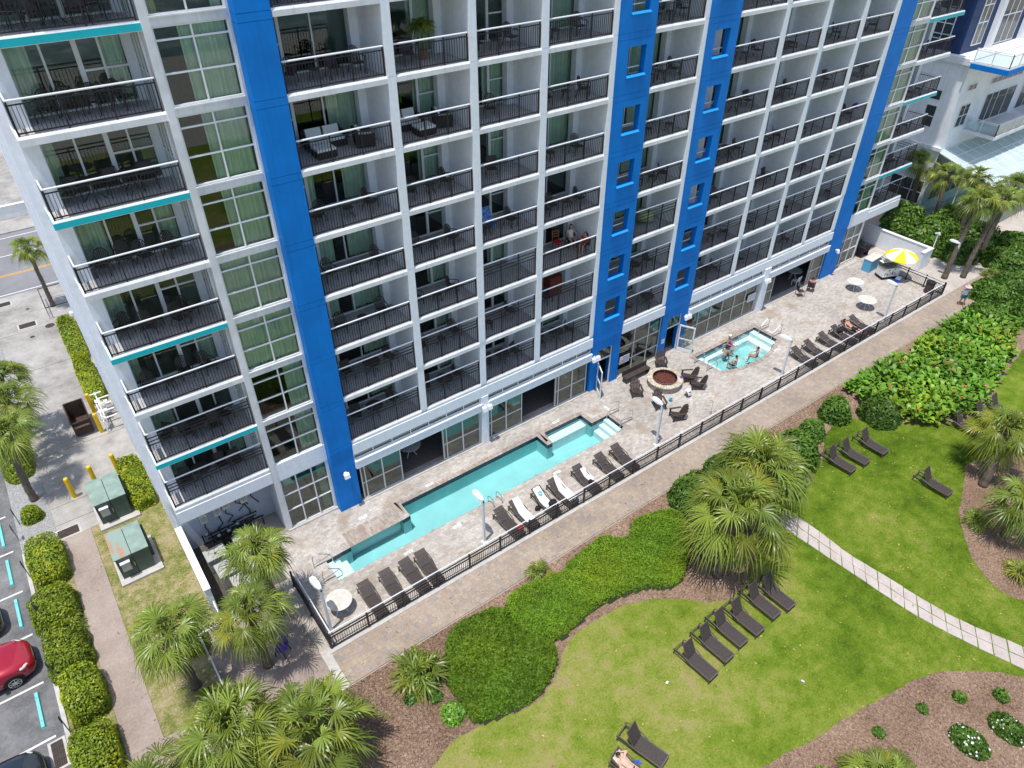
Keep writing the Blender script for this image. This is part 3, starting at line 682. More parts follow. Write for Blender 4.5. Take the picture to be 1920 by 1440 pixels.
for y0, y1, d in ((2.6, 3.3, .10), (3.9, 4.7, .2), (5.4, 5.9, .12), (7.2, 8.4, .24), (9.6, 10.2, .12), (11.4, 12.6, .26), (14, 14.6, .12), (16, 18.9, .28)):
    c.box(-4.60-d, y0, 2.2 if d < .2 else 0, -4.601, y1, TOP)
c.box(-4.78, 2.2, 3.2, -4.501, 2.52, TOP); c.box(54.3, 2.81, 0, 54.9, 19, TOP); c.box(-3.97, 18.4, 0, 54.3, 19, TOP)
c.build('side_wall', 'wall', hotel)
# inside: back walls of the rooms, ground floor hall
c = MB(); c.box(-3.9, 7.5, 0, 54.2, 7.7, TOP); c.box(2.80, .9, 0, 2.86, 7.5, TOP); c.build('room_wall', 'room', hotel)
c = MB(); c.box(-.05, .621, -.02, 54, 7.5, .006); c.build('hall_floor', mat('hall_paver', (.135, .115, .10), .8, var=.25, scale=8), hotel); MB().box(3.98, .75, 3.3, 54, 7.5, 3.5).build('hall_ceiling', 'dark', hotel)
c = MB(); c.box(-4.5, 2.2, 0, -.07, 2.5, 3.6); c.box(-.10, .95, 0, -.05, 2.2, 3.5); c.build('service_wall', mat('shade_toned_wall', (.46, .50, .56), .8, var=.06, streak=.15), hotel)  # wall under the overhang; its shade is put into the blue-grey colour
# ground floor fronts
for x0, x1, n in ((3.98, 11.86, 7), (12.30, 20.12, 7), (28.88, 36.75, 7), (37.35, 44.78, 6)):
    glazing('transom_window', hotel, (x0, .12, 0), 0, x1-x0, 3.12, 3.56, [i/n for i in range(1, n)], [], .05, .09, 'glass2')
    h = MB(); h.box(x0, -.10, 2.60, x1, .30, 3.10); h.box(x0-.0, -.13, 3.07, x1, -.101, 3.13); h.build('door_header', 'wall', hotel)
for x0, x1 in ((4.2, 6.62), (9.28, 11.80), (12.36, 14.86), (17.42, 19.95)):
    glazing('glass_panel', hotel, (x0, .15, 0), 0, x1-x0, .06, 2.58, [.10, (.53, .08)], [.45], .06, .09, 'glass2', None, 'alu')
glazing('glass_panel', hotel, (37.42, .15, 0), 0, 1.15, .06, 2.58, [.2], [.45], .06, .09, 'glass2', None, 'alu')
glazing('glass_panel', hotel, (43.05, .15, 0), 0, 1.70, .06, 2.58, [.15], [.45], .06, .09, 'glass2', None, 'alu')
glazing('glass_panel', hotel, (28.95, .15, 0), 0, 7.6, .06, 2.58, [.165, .33, .5, .667, .833], [.48], .06, .09, 'glass2', None, 'alu')
glazing('glass_panel', hotel, (22.62, .15, 0), 0, 3.78, .06, 3.55, [.36, .70], [.30, .64], .06, .09, 'glass2', None, 'alu')
for a in ((11.84, -.06, 0, 12.30, .4, 3.57), (36.75, -.10, 0, 37.40, .4, 3.57)): MB().box(*a).build('pillar', 'wall', hotel)
c = MB(); c.box(-.02, .40, 0, 2.76, .57, .08)
for x0, x1 in ((3.98, 11.84), (12.3, 20.14), (22.62, 26.4), (28.88, 36.75), (37.4, 44.8), (46.72, 50.15)): c.box(x0, -.02, 0, x1, .26, .05)
c.build('threshold', 'kerb', hotel)
# storeys above the picture, as they throw shade and stand in the sky
c = MB(); c.box(-4.5, .9, TOP, 54.9, 19, 58); c.build('upper_storeys', 'wall', hotel)
c = MB()
for k in range(11, 19): c.box(-4.53, .0, lv(k)-.24, 54.92, .899, lv(k)+.9)
for x in (4, 8.25, 12.07, 15.83, 20.1, 26.3, 33, 37, 41, 44.6): c.box(x-.18, -.01, TOP, x+.18, .0, 56)
c.build('upper_balconies', 'slab', hotel)
# ---- railings
RMESH = {}
def rail_mesh(w, tall, white=True):
    key = (round(w, 2), tall)
    if key in RMESH: return RMESH[key]
    b = MB(); hz = 1.62 if tall else 1.08; pt = 1.0 if tall else .92
    b.box(0, -.02, .07, w, .02, .11); b.box(0, -.02, pt, w, .02, pt+.04)
    if tall:
        for z in (1.18, 1.36): b.box(0, -.018, z, w, .018, z+.035)
    n = max(2, int(w/.118))
    for i in range(n+1): b.box(w*i/n-.0095, -.0095, .11, w*i/n+.0095, .0095, pt)
    k = max(1, round(w/1.3))
    for i in range(k+1): b.box(w*i/k-.024, -.024, 0, w*i/k+.024, .024, hz-.02)
    a = b.build('railing', 'iron'); h = MB().tube([(-.02, 0, hz), (w+.02, 0, hz)], .036, 10).build('handrail', 'rail')
    ms = (a.data, h.data); bpy.data.objects.remove(a); bpy.data.objects.remove(h); RMESH[key] = ms; return ms
def railing(loc, w, tall, rz=0):
    a, h = rail_mesh(w, tall); o = link('railing', a, hotel, loc, rz); link('handrail', h, o); return o
for b, (x0, x1) in BAYS.items():
    for k in range(1, VIS[b]+1):
        tall = k <= 2 or (k == 3 and b in (3, 5))
        railing((x0+.06, .10, lv(k)+.03), x1-x0-.12, tall)
for k in range(1, 9):
    tall = k <= 2
    railing((-4.44, .68, lv(k)+.03), 4.30, tall); railing((-4.44, 1.60, lv(k)+.03), .92, tall, R(-90))
    if k <= 6: railing((50.25, .60, lv(k)+.03), 4.58, tall); railing((54.83, 2.3, lv(k)+.03), 1.70, tall, R(-90))

# ================================================================== VEGETATION
def unit(v): return v/np.maximum(np.linalg.norm(v, axis=-1, keepdims=True), 1e-9)
def palm_crown(name, seed, nf=22, Rp=1.1, fan=.9, up=80, down=-35, nb=26, parent=None, old=.25, windx=0, dead=2):
    """sabal crown: petioles, each with a folded fan of narrow drooping blades"""
    r = np.random.default_rng(seed); V = []; F = []; T = []
    pet = MB()
    for i in range(nf):
        t = i/(nf-1); az = i*2.39996+r.uniform(-.25, .25); el = R(up+(down-up)*t**.85+r.uniform(-7, 7))
        d = np.array([math.cos(az)*math.cos(el)+windx*.3, math.sin(az)*math.cos(el), math.sin(el)]); d /= np.linalg.norm(d)
        L = Rp*(.50+.50*min(1, t*1.9))*r.uniform(.78, 1.2)
        p0 = d*.08; pm = d*L*.5+np.array([0, 0, .03]); p1 = d*L+np.array([0, 0, -.13*L*math.cos(el)])
        pet.tube([p0, pm, p1], [.028, .018, .012], 5, False)
        f = unit(p1-pm); f = unit(f+np.array([0, 0, -.10])); s = np.cross(f, [0, 0, 1.]); s = unit(s) if np.linalg.norm(s) > .1 else np.array([1., 0, 0]); n = np.cross(s, f)
        roll = r.uniform(-.7, .7); s, n = s*math.cos(roll)+n*math.sin(roll), n*math.cos(roll)-s*math.sin(roll)
        fr = fan*r.uniform(.82, 1.15)*(.75+.25*min(1, t*2.5)); droop = r.uniform(.30, .95)+.25*t
        tone = r.uniform(.62, 1.25); yel = r.uniform(0, .35)+(.55 if r.random() < old*t else 0)
        base = np.array([tone*(1+.55*yel), tone*(1+.12*yel), tone*(1-.35*yel)])
        for k in range(nb):
            a = R(-118+236*k/(nb-1))+r.uniform(-.05, .05); fold = .42*abs(math.sin(a))
            dd = unit(f*math.cos(a)+s*math.sin(a)+n*fold); l = fr*(.66+.34*math.cos(a*.75))*r.uniform(.82, 1.10)
            w = np.cross(dd, n); w = unit(w*.86+n*.5*(1 if k % 2 else -1)); b0 = len(V)
            br = r.uniform(.82, 1.15)
            for q, (rr, ww, dz) in enumerate(((0.02, .010, 0), (.40, .029, .05), (.72, .018, .32), (1.0, .003, 1.0))):
                c = p1+dd*l*rr*(1-.12*dz*droop)+np.array([0, 0, -l*droop*dz*.75]); V.append(c-w*ww); V.append(c+w*ww)
                tp = np.array([1.35, 1.0, .75]) if q == 3 and r.random() < .35 else np.ones(3)
                cc = base*br*(1.15 if q == 0 else 1)*tp; T.append(cc); T.append(cc)
            for q in range(3): F.append((b0+2*q, b0+2*q+1, b0+2*q+3, b0+2*q+2))
    for i in range(dead):   # dead brown fans hanging against the trunk
        az = r.uniform(0, 6.28); d = np.array([math.cos(az)*.35, math.sin(az)*.35, -.94]); p1 = d*.45; s = np.array([-math.sin(az), math.cos(az), 0])
        for k in range(14):
            a = R(-50+100*k/13); dd = unit(d*math.cos(a)+s*math.sin(a)); b0 = len(V); w = np.cross(dd, [math.cos(az), math.sin(az), 0])
            for rr, ww in ((.02, .01), (.5, .022), (1, .003)): c = p1+dd*rr*fan*.8; V += [c-w*ww, c+w*ww]; T += [np.array([1.5, .75, 1.3])*.8]*2
            for q in range(2): F.append((b0+2*q, b0+2*q+1, b0+2*q+3, b0+2*q+2))
    nb0 = len(V); V += [np.array(v) for v in pet.v]; F += [tuple(x+nb0 for x in fc) for fc in pet.f]; T += [np.array([1.2, 1.15, .9])]*len(pet.v)
    return mesh_np(name, V, F, np.array(T), ['palm'], parent)
def trunk_mb(h, r0=.21, r1=.15, lean=(0, 0), seed=0):
    r = random.Random(seed); b = MB(); n = max(8, int(h/.16)); pts = []; rs = []
    for i in range(n+1):
        t = i/n; pts.append((lean[0]*t*t+.015*r.uniform(-1, 1), lean[1]*t*t+.015*r.uniform(-1, 1), h*t)); rs.append((r0+(r1-r0)*t)*(1.15 if t < .04 else 1)*(1+.10*(i % 2))*r.uniform(.94, 1.06)+(.05 if t > .86 else 0))
    b.tube(pts, rs, 12)
    for i in range(34):   # old leaf bases under the crown
        t = .80+.2*i/34; a = i*2.4; p = Vector((lean[0]*t*t, lean[1]*t*t, h*t)); d = Vector((math.cos(a), math.sin(a), .8)).normalized()
        b.bar(p+d*.10, p+d*.34, .07, .03)
    return b
CROWNS = {}
def palm(x, y, h, label, variant=0, group='palms around the hotel', rz=0, lean=(0, 0), s=1.0, r0=.20, z0=0):
    key = variant
    t = thing('palm_tree', label, 'palm tree', (x, y, z0), 0, group)
    trunk_mb(h, r0, r0*.78, lean, int(x*10)).build('trunk', 'bark', t, smooth=True)
    if key not in CROWNS:
        cfg = {0: dict(seed=11, nf=31, Rp=1.0, fan=1.02), 1: dict(seed=23, nf=33, Rp=1.05, fan=1.0, down=-48, old=.5, dead=4), 2: dict(seed=37, nf=24, Rp=.95, fan=.9, windx=-1), 3: dict(seed=51, nf=46, Rp=1.2, fan=1.05, down=-52, old=.5, nb=28, dead=3), 4: dict(seed=77, nf=22, Rp=.8, fan=.85, down=-58, old=.8, dead=5), 5: dict(seed=91, nf=48, Rp=1.1, fan=1.15, up=84, down=-32, nb=28)}[key]
        c = palm_crown('crown', parent=t, **cfg); CROWNS[key] = c.data
    else: c = link('crown', CROWNS[key], t)
    c.location = (lean[0], lean[1], h); c.rotation_euler = (0, 0, rz); c.scale = (s, s, s*.95); return t
palm(-6.55, -5.25, 4.1, 'bushy palm in the dry grass strip between walkway and patio', 0, rz=.4, s=1.02)
palm(-3.70, -6.15, 4.0, 'palm on the shaded patio beside the purple chair', 1, rz=1.9, s=.95)
palm(-2.35, -3.95, 4.6, 'palm on the patio close to the pool fence and air conditioners', 0, rz=3.0, s=.95)
palm(-5.95, -9.75, 3.0, 'low full palm in mulch at the corner of walkway and patio', 5, rz=.3, s=1.10, r0=.24)
palm(-3.55, -11.5, 2.9, 'wide low palm in mulch below the promenade corner', 3, rz=2.2, s=1.24, r0=.24)
palm(-8.9, -10.2, 2.6, 'low palm at the bottom end of the long walkway', 1, rz=4.1, s=1.05)
palm(15.75, -14.55, 4.0, 'broad palm shading the row of loungers on the lawn', 3, rz=5.2, s=1.40, r0=.24, lean=(1.0, .35))
palm(19.2, -13.3, 3.5, 'broad palm behind the lounger palm, beside the stepping path', 5, rz=1.1, s=1.34, r0=.22, lean=(1.0, .5))
palm(32.3, -19.2, 3.2, 'leaning palm in the dark bed right of the upper lawn', 1, rz=.7, s=1.12, lean=(1.3, .6), r0=.24)
palm(29.6, -21.7, 2.6, 'low palm in the dark bed at the edge of the grass', 0, rz=2.7, s=1.1, r0=.22)
palm(33.0, -22.0, 3.6, 'rearmost palm in the dark bed right of the lawn', 0, rz=5.0, s=1.1, r0=.22)
palm(12.75, -25.1, 1.0, 'low palm in the mulch bed with the small plants', 3, rz=4.0, s=.92, r0=.2)
palm(-5.78, 32.3, 5.0, 'tall slim palm by the road at the far end of the driveway', 4, rz=1, s=.95, r0=.15)
palm(-10.30, 10.8, 4.4, 'front palm in the gravel bed left of the driveway', 0, rz=.9, s=.98, lean=(.42, .4), r0=.19)
palm(-10.3, 14.1, 4.5, 'middle palm in the gravel bed left of the driveway', 1, rz=2.4, s=.95, lean=(.75, .0), r0=.17)
palm(-10.3, 16.6, 4.5, 'rear palm in the gravel bed left of the driveway', 2, rz=3.9, s=1.0, lean=(.8, .1), r0=.17)
for x, y, h, v, lb, ln in ((62.2, 2.6, 5.0, 2, 'slim palm nearest the white neighbouring wall', (.3, .6)), (61.3, -.2, 4.9, 2, 'palm with pale trunk behind the garden wall, second from the neighbour', (.4, .5)),
                      (60.9, -2.8, 5.6, 4, 'palm in the shrubs below the glass roof, third from the neighbour', (.4, .5)), (53.2, -5.8, 6.2, 0, 'tall leaning palm beside the sandy path by the garden wall', (1.6, .3)), (54.6, -6.6, 6.2, 2, 'tall palm at the edge of the sandy path, outermost of the group', (2.1, .2)),
                      (59.4, -5.6, 6.0, 1, 'palm at the back of the shrubs near the picture edge', (1.0, 0))):
    palm(x, y, h, lb, v, 'palms beside the neighbouring building', rz=x, s=1.05, lean=ln, r0=.2)
# stemless fan plants
def fanplant(x, y, s, label, seed, up=80, down=5, fan=.75, n=16, name='yucca'):
    t = thing(name, label, 'plant', (x, y, 0)); c = palm_crown('leaves', seed, n, .55, fan, up, down, 18, t); c.scale = (s, s, s); c.location = (0, 0, .12)
    MB().lathe([(.13, 0), (.10, .2)], 10).build('stem', 'bark', t); return t
fanplant(1.35, -10.55, 1.35, 'clump of young fan palm in mulch beside the promenade', 5, n=24)
fanplant(8.75, -9.35, .75, 'small spiky plant at the promenade edge by the green ground cover', 6)
fanplant(-10.4, .95, .95, 'young palm poking out between the parking hedges', 8, fan=.9)
fanplant(27.6, -23.3, .9, 'spiky grass clump in the dark bed right of the path', 9); fanplant(29.2, -20.3, .85, 'grey green grass clump under the dark bed palms', 10)
fanplant(56.6, -7.8, .8, 'spiky plant in the sand beside the promenade', 12)

def leaf_quads(P, Nn, size, r, tint, asp=1.7, tilt=.7):
    n = len(P); d = unit(Nn+r.normal(0, tilt, (n, 3))); a = unit(np.cross(d, r.normal(0, 1, (n, 3)))); b = np.cross(d, a)
    s = (size*r.uniform(.65, 1.35, n))[:, None]; a = a*s*.5*asp; b = b*s*.5
    V = np.empty((n, 4, 3)); V[:, 0] = P-a; V[:, 1] = P+b*.9; V[:, 2] = P+a; V[:, 3] = P-b*.9
    F = np.arange(n*4).reshape(n, 4); return V.reshape(-1, 3), F, np.repeat(tint, 4, 0)
def bush(name, label, cat, x, y, size, n, leaf=.07, m='hedge', p=4.5, rz=0, seed=0, group=None, lump=.07, depth=.14, tone=1.0, yellow=.25, asp=1.7, flowers=None, z0=0):
    r = np.random.default_rng(seed+int(abs(x)*37+abs(y)*91)); sx, sy, sz = size[0]/2, size[1]/2, size[2]
    u = unit(r.normal(0, 1, (n, 3))); u[:, 2] = np.abs(u[:, 2])*1.0-.12
    rr = 1/np.power((np.abs(u)**p).sum(1), 1/p); q = u*rr[:, None]
    ph = r.uniform(0, 6, 6)
    wv = (np.sin(q[:, 0]*sx*4.1+ph[0])+np.sin(q[:, 1]*sy*4.7+ph[1])+np.sin((q[:, 0]*sx+q[:, 1]*sy)*6.3+ph[2])+np.sin(q[:, 2]*7+ph[3]))/4
    k = 1+wv*lump-r.random(n)**2*depth
    P = q*k[:, None]*np.array([sx, sy, sz]); P[:, 2] = np.maximum(P[:, 2], .03)
    g = tone*(1+.22*wv+r.normal(0, .16, n)); yl = yellow*np.clip(r.normal(.4, .6, n)+wv, 0, 1.6)
    T = np.stack([g*(1+1.0*yl), g*(1+.28*yl), g*(1-.2*yl)], 1)
    V, F, T = leaf_quads(P, unit(q), leaf, r, np.clip(T, .2, 3), asp)
    mi = np.zeros(len(F), int)
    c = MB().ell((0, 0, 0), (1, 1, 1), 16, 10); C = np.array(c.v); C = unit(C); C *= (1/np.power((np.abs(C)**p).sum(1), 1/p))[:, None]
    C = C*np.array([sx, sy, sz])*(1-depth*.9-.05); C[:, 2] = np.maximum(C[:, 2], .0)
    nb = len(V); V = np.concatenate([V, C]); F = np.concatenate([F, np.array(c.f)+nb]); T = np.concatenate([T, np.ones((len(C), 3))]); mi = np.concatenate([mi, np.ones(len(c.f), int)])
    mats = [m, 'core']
    if flowers:
        mf, nf, fs = flowers; ix = r.choice(n, nf, replace=False); Pf = P[ix]*1.06; Vf, Ff, Tf = leaf_quads(Pf, unit(q[ix]), fs, r, np.ones((nf, 3)), 1.1, .3)
        F = np.concatenate([F, Ff+len(V)]); V = np.concatenate([V, Vf]); T = np.concatenate([T, Tf]); mi = np.concatenate([mi, np.full(nf, 2)]); mats.append(mf)
    o = mesh_np(name, V, F, T, mats, None, mi=mi); o.location = (x, y, z0); o.rotation_euler = (0, 0, rz); return tag(o, label, cat, group)
PH = 'clipped hedges along the parking bays'
bush('clipped_hedge', 'big boxy clipped hedge beside the drain grate', 'hedge', -10.38, 5.3, (1.62, 2.9, 1.3), 5200, group=PH, seed=1, tone=1.15, yellow=.5)
bush('clipped_hedge', 'looser hedge with young palm poking out', 'hedge', -10.6, 2.15, (1.95, 2.3, 1.2), 4800, group=PH, seed=2, p=3.4, lump=.12, tone=.9)
bush('clipped_hedge', 'dark ragged hedge in front of the red car', 'hedge', -10.55, -.6, (1.75, 3.1, 1.25), 5600, group=PH, seed=3, p=3.6, lump=.12, tone=.85)
bush('clipped_hedge', 'bright square hedge beside the empty bay', 'hedge', -10.35, -3.2, (1.5, 2.4, 1.3), 4600, group=PH, seed=4, tone=1.1, yellow=.4)
bush('clipped_hedge', 'clipped hedge beside the kerb inlet grate', 'hedge', -10.5, -6.1, (1.6, 2.3, 1.3), 4600, group=PH, seed=5, tone=1.05, yellow=.4)
for i, (x, y, sy, h, lb) in enumerate(((-5.5, 26.3, 6.4, .75, 'long low hedge along the side wall, far half'), (-5.55, 20.3, 5.4, .75, 'long low hedge along the side wall ending at the gas pipes'), (-5.5, 8.6, 4.2, .9, 'bright hedge against the side wall beside the transformers'))):
    bush('wall_hedge', lb, 'hedge', x, y, (1.15 if i < 2 else 1.3, sy, h), 6500, seed=10+i, tone=1.2, yellow=.55, p=5, group='hedges along the side wall')
bush('wall_hedge', 'low hedge under the gravel bed palms', 'hedge', -10.6, 15.5, (1.6, 5.5, .8), 5000, seed=14, tone=1.0)
bush('round_bush', 'small round bush in the gravel by the driveway', 'bush', -10.55, 9.35, (1.0, 1.0, .8), 1500, seed=15, p=2.4, yellow=.4)
bush('patio_hedge', 'small dark hedge inside the corner of the white patio rail', 'hedge', -5.9, -3.3, (1.0, 1.1, .7), 1600, seed=16)
bush('patio_hedge', 'narrow hedge beside the patio rail and walkway palm', 'hedge', -6.25, -7.4, (.6, 3.0, .7), 2600, seed=17, tone=.95)
# shrubs between promenade and lawn
SG = 'shrubs along the promenade'
def shrub(x, y, s, h, label, seed, n=3600, leaf=.15, **k): return bush('shrub', label, 'shrub', x, y, (s, s*k.pop('ar', 1), h), n, leaf, 'shrub', 2.3, seed=seed, group=SG, lump=.16, depth=.3, asp=2.3, **k)
shrub(18.6, -10.7, 2.9, 1.5, 'dense dark green shrub at the end of the bright ground cover', 21, 4200)
shrub(21.3, -10.2, 2.2, 1.3, 'shrub behind the broad palm beside the promenade', 22)
shrub(23.7, -10.6, 2.3, 1.6, 'shrub with reddish tips behind the broad palms', 23, tone=.9, flowers=('redpetal', 16, .16))
shrub(25.6, -11.6, 2.6, 1.6, 'large glossy shrub at the corner of the upper lawn', 24, 4400, tone=1.1)
shrub(23.3, -12.6, 2.4, 1.3, 'shrub between the broad palms and upper lawn loungers', 25)
shrub(28.2, -11.0, 1.5, 1.0, 'small shrub at the top corner of the upper lawn', 26, 1800, tone=1.15)
shrub(30.8, -10.8, 1.8, 1.25, 'rounded shrub standing alone in the mulch by the promenade', 27, 2400, yellow=.4, tone=1.1)
shrub(33.0, -12.5, 2.4, 1.1, 'dark shrub with small leaves left of the broad leaved bed', 28, 3600, leaf=.11, tone=.75)
shrub(53.0, -9.4, 3.0, 1.2, 'bright shrub at the bend where the person walks', 29, 4000, tone=1.25)
shrub(49.8, -10.9, 3.2, 1.1, 'broad shrub at the far end of the broad leaved bed', 30, 4000, tone=1.15)
shrub(56.0, -10.2, 3.6, 1.2, 'far shrub at the right end of the promenade planting', 31, 4000)
shrub(52.4, -13.0, 4.0, 1.2, 'low far shrub at the right edge above the lawn', 32, 4000)
for i, (x, y, s, h, lb) in enumerate(((57.0, .6, 3.0, 1.9, 'shrub in the gap right behind the garden wall'), (56.6, -2.0, 2.8, 1.8, 'shrub outside the garden wall end'), (58.6, -1.5, 3.4, 2.2, 'shrub below the second palm trunk by the neighbour'), (59.6, 1.6, 3.4, 2.0, 'shrub against the foot of the neighbouring wall'),
    (57.6, -4.4, 3.0, 1.7, 'shrub edge beside the sandy yard'), (60.6, -4.6, 3.6, 2.0, 'shrub below the third palm by the neighbour'), (61.8, -1.4, 3.6, 2.2, 'rear shrub under the neighbouring windows'), (59.2, -7.6, 3.2, 1.3, 'shrub at the foot of the leaning tall palms'), (62.6, -7.2, 4.0, 1.5, 'shrub at the far end of the palm group'))):
    bush('thicket_shrub', lb, 'shrub', x, y, (s, s, h), 4200, .16, 'shrub', 2.4, seed=40+i, group='thicket between the two buildings', lump=.18, depth=.3, asp=2, tone=1.1, yellow=.35)
# small bedding plants
for i, (x, y, s, lb) in enumerate(((19.05, -24.75, .5, 'small green plant in mulch, furthest left of the upper pair'), (20.5, -25.75, .55, 'small green plant in mulch near the right picture edge'), (17.35, -24.1, .42, 'tiny green plant in mulch closest to the bed middle'), (14.97, -23.6, .45, 'tiny green plant in mulch beside the low palm'),
    (.5, -11.2, .55, 'small dark plant in mulch left of the fan palm pair'), (1.4, -11.75, .6, 'small dark plant in mulch beside the dark ground cover'))):
    bush('bedding_plant', lb, 'plant', x, y, (s, s, s*.6), 260, .10, 'shrub', 2.2, seed=60+i, group='small bedding plants', lump=.2, depth=.4, asp=2.2, tone=1.1)
bush('bedding_plant', 'rounded bright lime plant in mulch beside the lawn edge', 'plant', 1.6, -12.8, (.95, .95, .55), 900, .10, 'shrub', 2.3, seed=70, tone=2.0, yellow=.7, asp=1.6)
bush('flower_bush', 'low bush with white blossoms in the lower right bed', 'flower bush', 17.5, -25.95, (1.1, 1.5, .5), 1300, .10, 'shrub', 2.3, seed=71, flowers=('petal', 70, .09))
bush('flower_bush', 'low bush with pinkish blossoms at the right picture edge', 'flower bush', 19.3, -26.6, (1.1, 1.4, .5), 1300, .10, 'shrub', 2.3, seed=72, flowers=('petal', 45, .09), tone=.9)
bush('bedding_shrub', 'bright leafy shrub in mulch beside the low palm, nearer the lawn', 'shrub', 11.6, -23.9, (1.0, 2.0, .5), 1800, .10, 'shrub', 2.4, seed=73, tone=1.6, yellow=.5)
# ground cover, turf, broad leaved bed: uncountable
def cover(name, poly, n, leaf, m, h, seed, tone, yellow, asp=2.6, tilt=1.0):
    poly = smoothpoly(poly, 2); r = np.random.default_rng(seed); A = np.array(poly); lo, hi = A.min(0), A.max(0)
    # lumpy base
    st = .16; xs = np.arange(lo[0]-st, hi[0]+st, st); ys = np.arange(lo[1]-st, hi[1]+st, st); X, Y = np.meshgrid(xs, ys, indexing='ij')
    def hgt(P):
        ins = np.full(len(P), 9.)
        for i in range(len(A)):
            a, b = A[i], A[(i+1) % len(A)]; ab = b-a; t = np.clip(((P-a)@ab)/max(ab@ab, 1e-9), 0, 1); ins = np.minimum(ins, np.linalg.norm(P-a-t[:, None]*ab, axis=1))
        ins = np.where(inpoly(P, poly), ins, -ins)
        e = np.clip(ins/.30, 0, 1); e = np.sqrt(1-(1-e)**2)
        x, y = P[:, 0], P[:, 1]
        wv = .5*np.sin(x*2.1+np.sin(y*1.7)*1.3)+.5*np.sin(y*2.9-x*1.1)+.35*np.sin(x*5.3+y*4.1)+.25*np.sin(y*8.7-x*6.9)
        return e*h*(1+.34*wv), ins, wv
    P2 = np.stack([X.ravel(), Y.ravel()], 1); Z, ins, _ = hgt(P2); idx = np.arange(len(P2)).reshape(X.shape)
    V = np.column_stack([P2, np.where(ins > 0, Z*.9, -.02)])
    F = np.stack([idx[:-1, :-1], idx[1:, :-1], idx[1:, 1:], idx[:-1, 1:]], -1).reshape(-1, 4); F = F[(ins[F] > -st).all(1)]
    Q = r.uniform(lo-.05, hi+.05, (int(n*2.4), 2)); Q = Q[inpoly(Q, poly)][:n]; z, _, wv = hgt(Q)
    Pq = np.column_stack([Q, z*r.uniform(.82, 1.06, len(Q))+.02])
    g = tone*(1+.10*wv+r.normal(0, .13, len(Q))); big = np.sin(Q[:, 0]*.9+1)*np.sin(Q[:, 1]*1.3+.5)
    yl = np.clip(yellow*(.5+.8*big+r.normal(0, .35, len(Q))), 0, 1.2); T = np.stack([g*(1+.9*yl), g*(1+.3*yl), g*(1-.1*yl)], 1)
    Vl, Fl, Tl = leaf_quads(Pq, np.tile([0, 0, 1.], (len(Q), 1)), leaf, r, np.clip(T, .25, 3), asp, tilt)
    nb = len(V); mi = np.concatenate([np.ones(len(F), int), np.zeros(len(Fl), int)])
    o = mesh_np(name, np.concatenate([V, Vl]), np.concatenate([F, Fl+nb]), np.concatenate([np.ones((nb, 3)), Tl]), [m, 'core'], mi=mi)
    o['kind'] = 'stuff'; return o
BRIGHT = [(6.08,-9.96),(7.31,-9.4),(9.74,-10.1),(10.2,-9.7),(11.73,-9.6),(12.54,-9.5),(13.45,-10.2),(14.17,-10.2),(14.67,-9.6),(16.77,-10.09),(17.3,-11.18),(16.0,-12.6),(14.11,-13.85),(13.22,-13.75),(12.28,-12.92),(10.17,-12.49),(9.19,-12.49),(7.93,-12.71),(6.9,-12.73),(6.0,-11.5)]
DARKC = [(6.2,-9.9),(5.04,-9.44),(3.9,-9.41),(3.24,-9.71),(2.48,-10.76),(2.04,-11.75),(2.18,-12.63),(2.0,-13.43),(2.24,-13.83),(3.61,-14.15),(4.65,-14.35),(5.78,-14.0),(6.59,-13.47),(7.0,-12.73),(6.15,-11.46)]
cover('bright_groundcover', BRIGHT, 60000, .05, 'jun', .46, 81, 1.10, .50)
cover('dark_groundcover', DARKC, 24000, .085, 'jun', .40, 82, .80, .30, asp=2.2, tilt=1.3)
CANNA = [(33.6,-9.75),(35.0,-9.6),(39.0,-9.65),(40.4,-10.2),(42.3,-9.7),(47,-9.6),(50,-10.6),(51.5,-12.2),(48,-13.6),(45.8,-14.35),(43.5,-14.8),(41.6,-15.3),(39,-15.7),(37.16,-15.7),(35.5,-15.2),(34.4,-14.4),(33.4,-13.2),(34.3,-12),(33.4,-10.9)]
